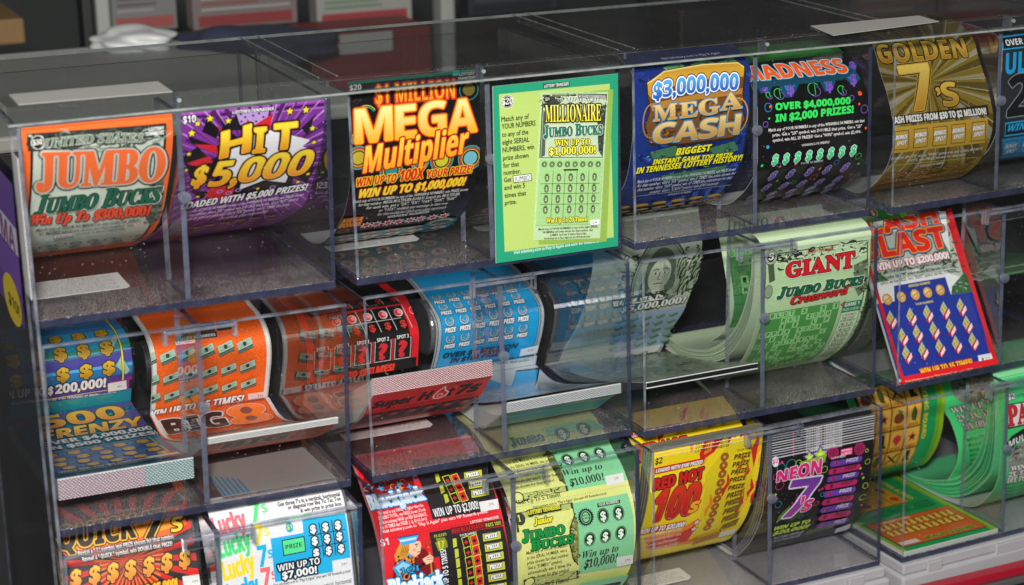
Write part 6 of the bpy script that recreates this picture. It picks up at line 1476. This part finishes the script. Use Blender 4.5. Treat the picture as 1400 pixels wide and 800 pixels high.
for k in range(1, 9):
    pp = [(y+2.0*k, z-.25*k) for y, z in rng if z > -447]
    if k < 4: pp = [(pp[0][0]+.6, pp[0][1]+3.6)]+pp
    e_ = Sheet(2, BX[0][0]+.5*(k % 2), BX[0][1]+(.2 if k % 2 else -.3), [pp], '#5d5a48', .5, '#8d8b80', clamp=False); e_.build("pack_layer", [M['board']], t, b0, '#b4b2a4')
k_ = Sheet(2, BX[0][0], BX[0][1], [[(40,-306.5), (20,-314), (2,-330), (0,-360), (8,-390)]], '#f6d416', .35)
for j in range(20): x = 10+random.random()*80; y = 10+random.random()*60; k_.line([(x, y), (x+3, y-6), (x+9, y-12)], 4, random.choice((og, rd, '#f6b41a')), uv=True, taper=True)
k_.R(2, 22, 52, 29, rd); k_.T_uv("LOADED WITH $100 PRIZES!", 3, 28, 51, 28, 4.6, '#f4f0e8', 'boldi', rim=[('#5a0c0c', .4)], res=2); k_.T_uv("RED HOT", 2, 50, 50, 50, 14, rd, 'bold', rim=[('#f8e63a', 1.8), (dk, 1.2), (rd, .5)])
k_.build("rear_strip", [M['paper']], t, b0)

# ---------------------------------------------------------------- black neon ticket with a layered top
s = strip(2, 1, 3, [(1195,566),(1194,595),(1194,620),(1188,656),(1186,670),(1174,700),(1158,720),(1140,728)], post=[(80,-452),(120,-446)], base='#0e0c10')
pk, pu, yg, tl = '#e62480', '#6a3ca8', '#b9d832', '#1fa09a'
for x, y, r, c in ((1068,640,5,tl),(1082,636,6,tl),(1092,634,4,yg),(1127,642,4,yg),(1117,658,3.2,yg),(1117,658,2.0,yg),(1066,664,5,pk),(1108,668,4.4,yg),(1108,668,2.8,yg),(1064,690,4,tl),(1104,676,2.4,tl),(1106,690,2.2,tl),(1116,688,3,pk),(1095,706,2.6,tl),(1186,631,3.2,yg),(1183,664,3.4,yg),(1179,680,4.2,yg),(1185,616,2,yg),(1182,690,2,yg),(1060,652,3,pk),(1100,664,2,pk),(1124,676,2.4,tl),(1129,664,2,pk),(1150,690,2.2,yg)): s.O((x,y), r*.85, r*.85, .45, c)
for x, y, c in ((1069,632,pk),(1095,640,yg),(1178,648,pk),(1180,653,yg),(1062,682,pk),(1178,690,pk),(1120,670,pk),(1124,668,pk),(1100,672,tl),(1176,640,yg),(1060,676,yg)): s.D((x,y), 1.2, 1.2, c, 10)
s.P([(1068,700),(1090,684),(1110,690),(1080,714)], '#2a4a18'); s.P([(1080,690),(1064,706),(1060,716),(1074,704)], '#5a8a28')
for k in range(10):
    v = .8+k*2.25; s.R(0, v, s.w, v+(.75 if k % 3 else 1.1), '#c9c9cc'); s.T_uv("LOTTERY TENNESSEE", 38, v+2.1, 74, v+2.1, 1.7, '#d8d8d8', res=1); s.D((25, v+1.6), .8, .7, pk, 8, uv=True)
s.T("LOTTERY TENNESSEE", (1106,616), (1142,609), 2.8, '#e6e6e6', res=1)
s.D((1059.5,631), 3.3, 4.6, '#ece6ea'); s.T("$2", (1055.5,634), (1063.5,632.4), 6, pk, 'bold')
for c, r in (((1106,625),5), ((1121,621.5),7)): s.star(c, r, yg, 5, .5, rim=pu); s.star(c, r*.5, '#dff06a', 5, .5)
s.P([(1092,632),(1130,620),(1126,632),(1096,640)], '#8ab028')
s.T("NEON", (1061,659), (1121,645), 16, pk, 'bold', rim=[('#f0e8ee', 1.0), (pk, .5)], hs=(.86, 1.24), res=4)
s.T("7", (1069,707), (1112,700), 48, '#8a3aa8', 'boldi', rim=[('#b9b4bc', 2.2), ('#eeeaf0', 1.6), ('#8a3aa8', .5)], grad=('#6f3aa4', '#a43a9c')); 
for k in range(26): x = 1079+random.random()*26; y = 662+random.random()*36; s.line([(x,y),(x+1.5,y-2),(x+.4,y-3.6)], .5, '#d8288c', taper=True)
s.T("'s", (1090,700), (1108,694.6), 20, pk, 'boldi', rim=[('#f0e8ee', .8), (pk, .3)])
s.star((1120,621), .1, yg)
for c in ((1138,619),(1174,613)): s.burst(c, 16, 1.5, 5.6, pk, .5); s.D(c, 2.4, 2.6, '#8a1450', 14)
s.quad([(1148,614),(1164,611),(1164,620),(1148,623)], pk); s.T("WINNING", (1149,617.6), (1163,615), 3, '#f4e8ee', res=1); s.T("NUMBERS", (1149,622), (1163,619.4), 3, '#f4e8ee', res=1); s.T("YOUR NUMBERS!", (1135,627.4), (1155,623.8), 2.8, '#e6e6e6', res=1)
for k in range(9):
    x = 1156-k*2.3; y = 629.5+k*10.35; c = (pu, '#c81e6c')[k % 2]; w_ = 19
    s.quad([(x-w_,y+.4),(x+w_,y-6.6),(x+w_-1,y+.8),(x-w_-1,y+8)], c); s.D((x-w_,y+4), 2.4, 3.0, c, 12); s.D((x+w_-.5,y-3), 2.2, 2.8, c, 12); s.D((x-w_+5,y+3), 2.0, 2.6, '#8a1450' if k % 2 else '#c8287c', 10); s.T('$', (x-w_+3.6,y+5.4), (x-w_+6.6,y+4.8), 4.4, '#2a0c1c', res=1)
    s.T("PRIZE", (x-1,y+2.4), (x+w_-3,y-1.6), 4.6, '#e4dcec' if k % 2 == 0 else '#2c0a1a', 'boldi', res=2)
s.T("WIN UP TO", (1056,723.5), (1105,711.6), 4.8, yg, 'boldi', rim=[(yg, .25)]); s.T("$20,000!", (1054,730), (1104,718), 4.8, yg, 'boldi', rim=[(yg, .25)])
s.fine([("Match any of YOUR NUMBERS to any WINNING NUMBER, win PRIZE", 0, 1), ("shown. Get a \"7\" symbol, win DOUBLE that PRIZE!", 0, .9)], (1056,734.5), (1096,725.6), (-.6,4), 3, '#c9c9c9', 'bold'); s.T("WIN UP TO 10 TIMES!", (1098,729), (1138,717.6), 5, '#7d8a28', 'boldi', res=2)
s.quad([(1142,720),(1162,713),(1158.6,720.6),(1139,726)], '#d8d8d8')
b0 = (168, -24, -450)
t = place("ticket_strip", 2, b0, "black ticket strip with pink and purple lettering and white edged layers on top", "lottery ticket", GT)
s.build("printed_strip", [M['paper']], t, b0)
for k in range(1, 8):
    pp = [(y+1.6*k, z-.2*k) for y, z in s.p if z > -448]; pp = [(pp[0][0]+.5, pp[0][1]+min(5, 1.1*k))]+pp
    e_ = Sheet(2, BX[1][0]+.4*(k % 2), BX[1][1]-.4*(k % 2), [pp], '#1c1a1e', .4, '#55535a', clamp=False); e_.build("pack_layer", [M['board']], t, b0, '#a9a9ac')

# ---------------------------------------------------------------- green picture board ticket
gd = '#d2952a'
s = strip(3, 0, 3, [(1290,532),(1290,570),(1286,596),(1276,620),(1260,636)], pre=[(66,-320),(84,-308)], post=[(110,-438),(150,-426)], base='#129a54')
s.R(s.w-9, 0, s.w, s.L, '#6ea824'); s.R(s.w-4, 0, s.w, s.L, '#93b81f'); s.line([(s.w-9, 0), (s.w-9, s.L)], .8, '#3fa04a', uv=True)
def icon(c, k, z=1.0):
    u, v = c; dk = '#3a2410'
    if k == 0: s.star((u, v), 3.4*z, '#c8202c', 7, .8, uv=True); s.poly_uv([(u-2*z, v+1*z), (u+2*z, v+1*z), (u, v+5*z)], '#c8202c')
    elif k == 1: s.poly_uv([(u-1.6*z, v-5*z), (u+1.6*z, v-5*z), (u+1.8*z, v+1.5*z), (u+4*z, v+4.5*z), (u-2*z, v+4.5*z)], '#17120e')
    elif k == 2: s.line([(u-4*z, v-4*z), (u+4*z, v+4*z)], 1.3*z, dk, uv=True); s.line([(u+4*z, v-4*z), (u-4*z, v+4*z)], 1.3*z, dk, uv=True)
    elif k == 3: s.D((u, v), 2.2*z, 4.6*z, '#4a5a1c', 14, rot=.6, uv=True); s.line([(u, v-5*z), (u+1.5*z, v+5*z)], .8*z, dk, uv=True)
    elif k == 4: s.D((u, v+1*z), 3.8*z, 3.6*z, '#7a3a1c', 16, uv=True); s.poly_uv([(u-1*z, v-5*z), (u+3*z, v-3*z), (u, v-1*z)], '#3f7a2c')
    else: s.star((u, v), 4*z, '#c85a2a', 5, .45, uv=True); s.D((u, v), 1.6*z, 1.6*z, dk, 10, uv=True)
A_, B_ = s.uv(1231, 567), s.uv(1251, 566); du = s.uv(1251.5, 566)[0]-s.uv(1231, 568)[0]
vr = s.uv(1251, 567)[1]; dv = 22.5
uR = s.uv(1260, 566)[0]
s.R(uR-4*du*1.02-1, vr-dv*1.5-1, uR+1, vr+dv*2.5+1, '#2a1c0c')
for r in range(-1, 3):
    for k in range(4):
        a0 = uR-(k+1)*du; s.R(a0+.5, vr+(r-.5)*dv+.5, a0+du-.5, vr+(r+.5)*dv-.5, gd); s.R(a0+1.6, vr+(r-.5)*dv+1.6, a0+du-1.6, vr+(r+.5)*dv-4.6, '#e0ac46')
        icon((a0+du/2, vr+r*dv-1.2), (k+2*r+9) % 6, 1.5); s.T_uv(("LA ROSA", "LA MANO", "EL SOL", "LA BOTA")[(k+r) % 4], a0+3, vr+(r+.5)*dv-1.4, a0+du-3, vr+(r+.5)*dv-1.4, 2.2, '#2a1c0c', res=1)
V, F = lettering("PLAYING BOARD", 'bold', 2); mx = max(p[0] for p in V); s.add([(uR+4.4+(1-y_)*-4.4+4.2-8.4+y_*-.0, vr-34+x_/mx*60) if False else (uR+2.2+y_*4.2, vr-36+x_/mx*62) for x_, y_ in V], F, '#f0c42c')
vb = vr+dv*2.5+3
for k in range(3): s.T_uv("Scratch the CALLER'S CARD area. Match each symbol to the PLAYING BOARD.", 6, vb+3.4+k*4.2, s.w-14, vb+3.4+k*4.2, 2.8, '#0c4a2c', res=1)
s.R(2, vb+16, s.w-9, vb+30, '#c8682a')
finish(s, "ticket_strip", "green ticket strip printed with a board of gold picture squares", base=(56, 40, -440))
s = Sheet(3, *BX[0], [[(165,-449.4), (60,-449.2), (fy(3, -449, 2.0), -449.0)]], '#129a54', .4)
s.R(0, 0, 4, s.L, '#93b81f'); s.R(s.w-7, 0, s.w, s.L, '#7ab022'); s.R(s.w-3, 0, s.w, s.L, '#93b81f')
s.R(8, 20, 74, 110, '#2a1c0c')
for r in range(4):
    for k in range(4): s.R(8.6+k*16.4, 20.6+r*22.4, 24.4+k*16.4, 42.4+r*22.4, gd); icon((16.5+k*16.4, 31+r*22.4), (k+3*r) % 6, 1.4)
V, F = lettering("PLAYING BOARD", 'bold', 2); mx = max(p[0] for p in V); s.add([(78+y_*5, 46+x_/mx*60) for x_, y_ in V], F, '#f0c42c')
for k in range(3): s.T_uv("Scratch the CALLER'S CARD area. Match each symbol to the PLAYING BOARD.", 8, 117+k*5, s.w-12, 117+k*5, 3.2, '#0c4a2c', res=1)
s.R(5, 134, s.w-6, s.L-7, '#3a2410'); s.R(5.8, 134.8, s.w-6.8, s.L-7.8, '#d05a20'); s.T_uv("CALLER'S CARD", 20, 140, 52, 140, 3.6, '#f0e6d0', res=2)
for r in range(2):
    for k in range(6): s.R(10+k*14, 142+r*14, 22.4+k*14, 154+r*14, '#3a2410'); s.R(10.8+k*14, 142.8+r*14, 21.6+k*14, 153.2+r*14, '#e0c04a'); s.T_uv("?", 14+k*14, 152+r*14, 18.6+k*14, 152+r*14, 8, '#b02a1c', 'serif', res=2, rim=[('#b02a1c', .3)])
s.T_uv("WIN UP TO $20,000!", 34, s.L-9.6, 88, s.L-9.6, 6.4, '#3a5a1c', 'bold', rim=[('#e6c84a', .6), ('#3a5a1c', .2)]); s.R(6, s.L-16, 26, s.L-9, '#dcc8c0')
b0 = (56, -30, -453)
t = place("ticket_pack", 3, b0, "flat green pack on the tray with gold picture squares and red question mark row", "lottery ticket pack", GP)
s.build("printed_strip", [M['paper']], t, b0)
yf = fy(3, -449, 2.0)
pack_edge(3, BX[0][0], BX[0][1], (yf-.2, -449.5), (yf-.2, -453.0), 4, ('#d4d8d0', '#c0c8bc', '#ccd2c8'), "pack_edge", t, b0, gap='#7d8a78')
body(3, *BX[0], [(yf+.3, -449.7), (165, -450.0), (165, -453.1), (yf+.3, -453.1)], t, b0)

# ---------------------------------------------------------------- bright green looped ticket at the right edge
s = Sheet(3, *BX[1], [[(-6,-312), (-12,-330), (-19,-355), (-22,-382), (-19,-411), (-6,-431), (13,-446), (47,-452), (90,-452.2)]], '#3fd074', .4)
s.R(0, 0, s.w, 5, '#8fe0a4'); s.R(0, 6, s.w, 7, '#8fe0a4')
s.T("$2", (1378,547), (1388,545), 8, '#f0f0ec', 'bold', rim=[(bk, .6)]); s.T("LOTTERY TENNESSEE", (1391,543), (1420,539), 3.4, '#1a2a1c', res=1)
s.quad([(1376,553),(1470,537),(1470,567),(1378,587)], '#1c1c1c'); s.quad([(1377,554.5),(1469,539),(1469,565),(1379,584.5)], '#e6e6e2'); s.T("PAY ME!", (1379,582), (1466,564), 26, '#d0202a', 'serif', rim=[('#1c1212', .9), ('#d0202a', .5)], res=4)
s.line([(1374,618),(1386,602),(1402,592),(1430,586)], 10, '#16161a'); s.T("MULTIPLIER", (1379,612), (1440,588), 8.5, '#eeeeea', 'bold', arc=1.5)
s.D((1398,628), 17, 17, '#8d9088'); engrave(s, [(1380,612),(1414,604),(1414,650),(1380,656)], 40, '#34362f', '#b9bcb2', 6)
for k, tx in enumerate(("WIN UP TO", "2X, 3X, 5X OR", "10X THE PRIZE!")): s.T(tx, (1381-k*3,644+k*8), (1432,634+k*8), 6, '#f0eee6', 'serif', rim=[('#241c10', .8), ('#f0eee6', .2)], res=2)
s.fine([(MATCH[:40], 0, 1)]*5, (1372,664), (1440,652), (-.8,4.6), 3.2, '#1c4a2c', 'bold')
i_ = Sheet(3, *BX[1], [[(70,-318), (62,-345), (57,-366), (47,-375), (38,-388), (34,-400), (37,-416), (47,-432)]], '#46d67c', .3)
i_.D((34, 30), 24, 20, '#7d8078', 28, uv=True); i_.D((34, 20), 20, 8, '#4a5a34', 22, uv=True); engrave(i_, [(14, 14), (54, 14), (54, 48), (14, 48)], 60, '#34362f', '#a9aca2', 6, uv=True); i_.line([(22, 34), (32, 39), (44, 33)], 2.2, '#3a3c36', uv=True, taper=True)
for k, tx in enumerate(("WIN UP TO", "2X, 3X, 5X OR", "10X THE PRIZE!")): i_.T_uv(tx, 6+k*2, 56+k*9, 60, 56+k*9, 6, '#e8e6de', 'serif', rim=[('#241c10', .9)], res=2)
for k in range(6): i_.T_uv(MATCH[:40], 10+k, 84+k*5, 62, 84+k*5, 3, '#1c3a24', res=1)
b0 = (168, 20, -451)
t = place("ticket_strip", 3, b0, "bright green ticket strip looped into a thick u shape at the right edge", "lottery ticket", GT)
s.build("printed_strip", [M['paper']], t, b0); i_.build("hanging_strip", [M['paper']], t, b0)
loop_pack(3, 1, [(-8,-322), (-13,-360), (-12,-399), (-1,-418), (22,-438), (50,-449), (84,-452), (125,-452)], [(-3,-322), (2,-373), (13,-402), (33,-424), (53,-434), (84,-444), (125,-447)], ('#4fd083', '#3aa868', '#6fe09a', '#47bb76'), 9, '#62d890', t, b0)
# ================================================================ what stands behind the dispenser, out of focus
BK = dict(grey=solid("grey_laminate", '#b0b0a6', 0.5, var=.08), dk=solid("black_laminate", '#1d1f20', 0.5, var=.2), wall=solid("dim_wall", '#2d3130', 0.8, var=.15, scale=6),
          brown=solid("brown_card", '#6e5430', 0.7, var=.1), red=solid("red_card", '#6e2226', 0.5, var=.1), navy=solid("navy_cloth", '#2a2f44', 0.9, var=.3, scale=30, bump=.5),
          pale=solid("pale_plastic", '#c9ccca', 0.4, var=.15, scale=30), lgrey=solid("pale_grey_paint", '#9a9c98', 0.6), mag=ink("printed_magazine", 0.4))
def backbox(name, pix, y, depth, mats, label, cat, kind=None, bev=3, to_floor=None):
    """an upright box whose front face covers the pixels (x0,y0,x1,y1) at distance y"""
    x0, y0, x1, y1 = pix
    a = on_y(x0, (y0+y1)/2, y); b = on_y(x1, (y0+y1)/2, y)
    zt = on_y((x0+x1)/2, y0, y).z; zb = on_y((x0+x1)/2, y1, y).z if to_floor is None else to_floor
    mb = MB(); mb.box(a.x, b.x, y, y+depth, zb, zt)
    base = ((a.x+b.x)/2, y, zb)
    o = mb.build(name, mats, None, base, bev=bev)
    o.location = Vector(base)*.001
    return tag(o, label, cat, None, kind)
ZC = -3*H-27.0
mb = MB(); mb.box(-1400, 3200, 1500, 1540, ZC-400, 900); o = mb.build("back_wall", [BK['wall']]); o['kind'] = 'structure'
def cabinet(x0, x1, y0, y1, zt, m_, label):
    base = ((x0+x1)/2, y0, ZC); root = tag(empty("cabinet", Vector(base)*.001), label, "cabinet")
    mb = MB(); mb.box(x0, x1, y0+2, y1, ZC, zt-14); mb.build("carcass", [BK['dk']], root, base, bev=2)
    mb = MB(); mb.box(x0-6, x1+6, y0-6, y1, zt-13.8, zt); mb.build("worktop", [m_], root, base, bev=3)
    return root
cabinet(-330, 338, 262, 660, -70, BK['grey'], "grey cabinet with a flat top behind the left end of the boxes")
cabinet(352, 1900, 300, 760, -150, BK['dk'], "long black cabinet added as dark backing behind the middle and right boxes")  # added to keep the view through the bins dark
backbox("cardboard_box", (-60, 28, 35, 64), 662, 120, [BK['brown']], "blurred brown cardboard box at the far left behind the lid", "box")
backbox("post", (112, -40, 128, 60), 760, 30, [BK['dk']], "dark upright post behind the white bag", "post", to_floor=ZC)
backbox("post", (131, -40, 150, 52), 800, 30, [BK['lgrey']], "pale grey upright post next to the dark post", "post", to_floor=ZC)
backbox("post", (603, -40, 622, 30), 900, 30, [BK['lgrey']], "pale grey upright post behind the second box's lid", "post", to_floor=ZC)
def magazine(pix, y, top, lines, foot, label, seed):
    x0, y0, x1, y1 = pix; rnd = random.Random(seed)
    a = on_y(x0, (y0+y1)/2, y); b = on_y(x1, (y0+y1)/2, y); zt = on_y((x0+x1)/2, y0, y).z; zb = on_y((x0+x1)/2, y1, y).z
    base = Vector(((a.x+b.x)/2, y, zb)); V = []; F = []; Cc = []
    def q(u0, v0, u1, v1, c, d=0.0):
        n = len(V)
        for u, v in ((u0, v0), (u1, v0), (u1, v1), (u0, v1)): V.append((a.x+(b.x-a.x)*u-base.x, -d, (zb+(zt-zb)*v)-base.z)); Cc.append(C(c))
        F.append((n, n+1, n+2, n+3))
    n = 8; x = (a.x-base.x, b.x-base.x); h = zt-zb
    V += [(x[0], 0, 0), (x[1], 0, 0), (x[1], 26, 0), (x[0], 26, 0), (x[0], 0, h), (x[1], 0, h), (x[1], 26, h), (x[0], 26, h)]; Cc += [C(top)]*8
    F += [(3, 2, 1, 0), (4, 5, 6, 7), (0, 1, 5, 4), (1, 2, 6, 5), (2, 3, 7, 6), (3, 0, 4, 7)]
    for k in range(7): q(.08, .30+k*.095, rnd.uniform(.6, .95), .345+k*.095, rnd.choice(lines), .6)
    q(.05, .04, .95, .22, foot, .6)
    o = mesh_obj("magazine", V, F, [BK['mag']], None, None, Cc, loc=base*.001)
    return tag(o, label, "magazine", "magazines standing behind the boxes")
magazine((152, -46, 240, 42), 790, '#6e6f6e', ('#8a8584', '#55504f', '#9a6a66'), '#8c4a48', "blurred grey magazine with a reddish foot, behind the white bag", 1)
magazine((262, -46, 405, 36), 740, '#6d6462', ('#8f8c8a', '#7a4a48', '#b0a8a4'), '#7a3436', "blurred reddish grey magazine, the widest of the back row", 2)
magazine((432, -46, 562, 33), 780, '#8d8c88', ('#6f706c', '#a8a8a2', '#5f7a62'), '#8c3a3e', "blurred pale grey magazine above the red box", 3)
magazine((1165, -40, 1288, 38), 700, '#5d5652', ('#7d726c', '#8a5a50', '#4a4a4c'), '#6a3a34', "blurred brown-grey magazine behind the gold ticket's box", 4)
magazine((1296, -40, 1425, 34), 720, '#66605c', ('#8f8a84', '#5f4a48', '#7a7a7c'), '#5a2c2e', "blurred grey magazine with a dark red foot at the far right", 5)
magazine((884, -40, 990, 22), 760, '#2c3032', ('#3f4446', '#4a4038', '#35403c'), '#2f3a34', "blurred black magazine behind the royal blue ticket's box", 6)
magazine((640, -40, 760, 16), 800, '#303336', ('#43484c', '#3c3f42', '#50504c'), '#26282a', "blurred charcoal magazine right of the rear pale post", 7)
# soft things: bag and cloth
def lump(name, pix, y, depth, m_, label, cat, seed, flat=1.0):
    import bmesh
    x0, y0, x1, y1 = pix; a = on_y(x0, (y0+y1)/2, y); b = on_y(x1, (y0+y1)/2, y); zt = on_y((x0+x1)/2, y0, y).z; zb = on_y((x0+x1)/2, y1, y).z
    bm = bmesh.new(); bmesh.ops.create_icosphere(bm, subdivisions=4, radius=1); rnd = random.Random(seed); ph = [rnd.uniform(0, 6) for _ in range(6)]
    for v in bm.verts:
        n = 1+.12*math.sin(5*v.co.x+ph[0]+2*v.co.y)+.10*math.sin(7*v.co.y+ph[1])+.08*math.sin(9*v.co.z+4*v.co.x+ph[2])
        v.co = Vector((v.co.x*n*(b.x-a.x)/2, v.co.y*n*depth/2, max(-.6, v.co.z*n)*(zt-zb)/1.6+(zt-zb)*.37))*.001
    me = bpy.data.meshes.new(name); bm.to_mesh(me); bm.free(); me.materials.append(m_)
    for p in me.polygons: p.use_smooth = True
    o = bpy.data.objects.new(name, me); COL.objects.link(o); o.location = Vector(((a.x+b.x)/2, y, zb))*.001
    return tag(o, label, cat)
lump("plastic_bag", (128, 36, 236, 66), 640, 90, BK['pale'], "crumpled white plastic bag lying on the grey cabinet", "bag", 4)
lump("folded_cloth", (232, 38, 440, 84), 610, 150, BK['navy'], "dark navy folded cloth on the grey cabinet", "cloth", 9)
rb = empty("carton", on_y(508, 105, 640)*.001); tag(rb, "red carton with a grey panel standing behind the second box of the top row", "carton")
p0, p1 = on_y(425, 60, 640), on_y(590, 60, 640); zt, zb = on_y(508, 42, 640).z, -150
mb = MB(); mb.box(p0.x, p1.x, 640, 730, zb, zt); mb.build("carton_body", [BK['red']], rb, tuple(on_y(508, 105, 640)), bev=2)
l0, l1 = on_y(462, 52, 640), on_y(536, 52, 640); mb = MB(); mb.box(l0.x, l1.x, 638.6, 640.2, on_y(498, 72, 640).z, on_y(498, 45, 640).z); mb.build("grey_panel", [BK['lgrey']], rb, tuple(on_y(508, 105, 640)))
backbox("carton", (1320, 26, 1420, 50), 600, 80, [BK['red']], "blurred dark red carton at the far right behind the lid", "carton", to_floor=-150)
backbox("carton", (930, 10, 1010, 60), 600, 80, [BK['dk']], "black carton behind the royal blue ticket's box", "carton", to_floor=-150)
# a poster's reflection in the left wall, built as a sheet hung outside it
V = []; F = []; Cc = []
def fq(pts, c, d):
    n = len(V); V.extend([(-d, y, z) for y, z in pts]); Cc.extend([C(c)]*len(pts)); F.append(tuple(range(n, n+len(pts))))
fq([(-14, -46), (96, -46), (96, -150), (-14, -150)][::-1], '#6a45a0', 0.0)
fq([(-13.5, -78), (95, -78), (95, -98), (-13.5, -98)][::-1], '#dcd9e4', 0.15); fq([(-13.5, -100), (95, -100), (95, -126), (-13.5, -126)][::-1], '#7a52b0', 0.15)
fq([(30+36*math.cos(t*.3), -140+18*math.sin(t*.3)) for t in range(21)][::-1], '#ecd02a', 0.3)
for body_, y0, z0, k, h, c in (("MA", -6, -97, 60, 17, '#7a2c7a'), ("$10!", 2, -146, 44, 9, '#3a2a10')):
    gv, gf = lettering(body_, 'bold', 3); mx = max(p[0] for p in gv); n = len(V)
    V.extend([(-.5, y0+k-p[0]/mx*k, z0+p[1]*h) for p in gv]); Cc.extend([C(c)]*len(gv)); F.extend([tuple(n+i for i in f) for f in gf])
o = mesh_obj("poster_reflection", [(x, y-55, z+150) for x, y, z in V], F, [M['board']], None, None, Cc, loc=Vector((-7, 55, -150))*.001)
tag(o, "purple and yellow flyer hanging at the left end of the top row", "poster_reflection")
# red trim and metal strip along the counter's edge
q = [on_x(3, 1276, 800, -60), on_x(3, 1400, 768, 120)]
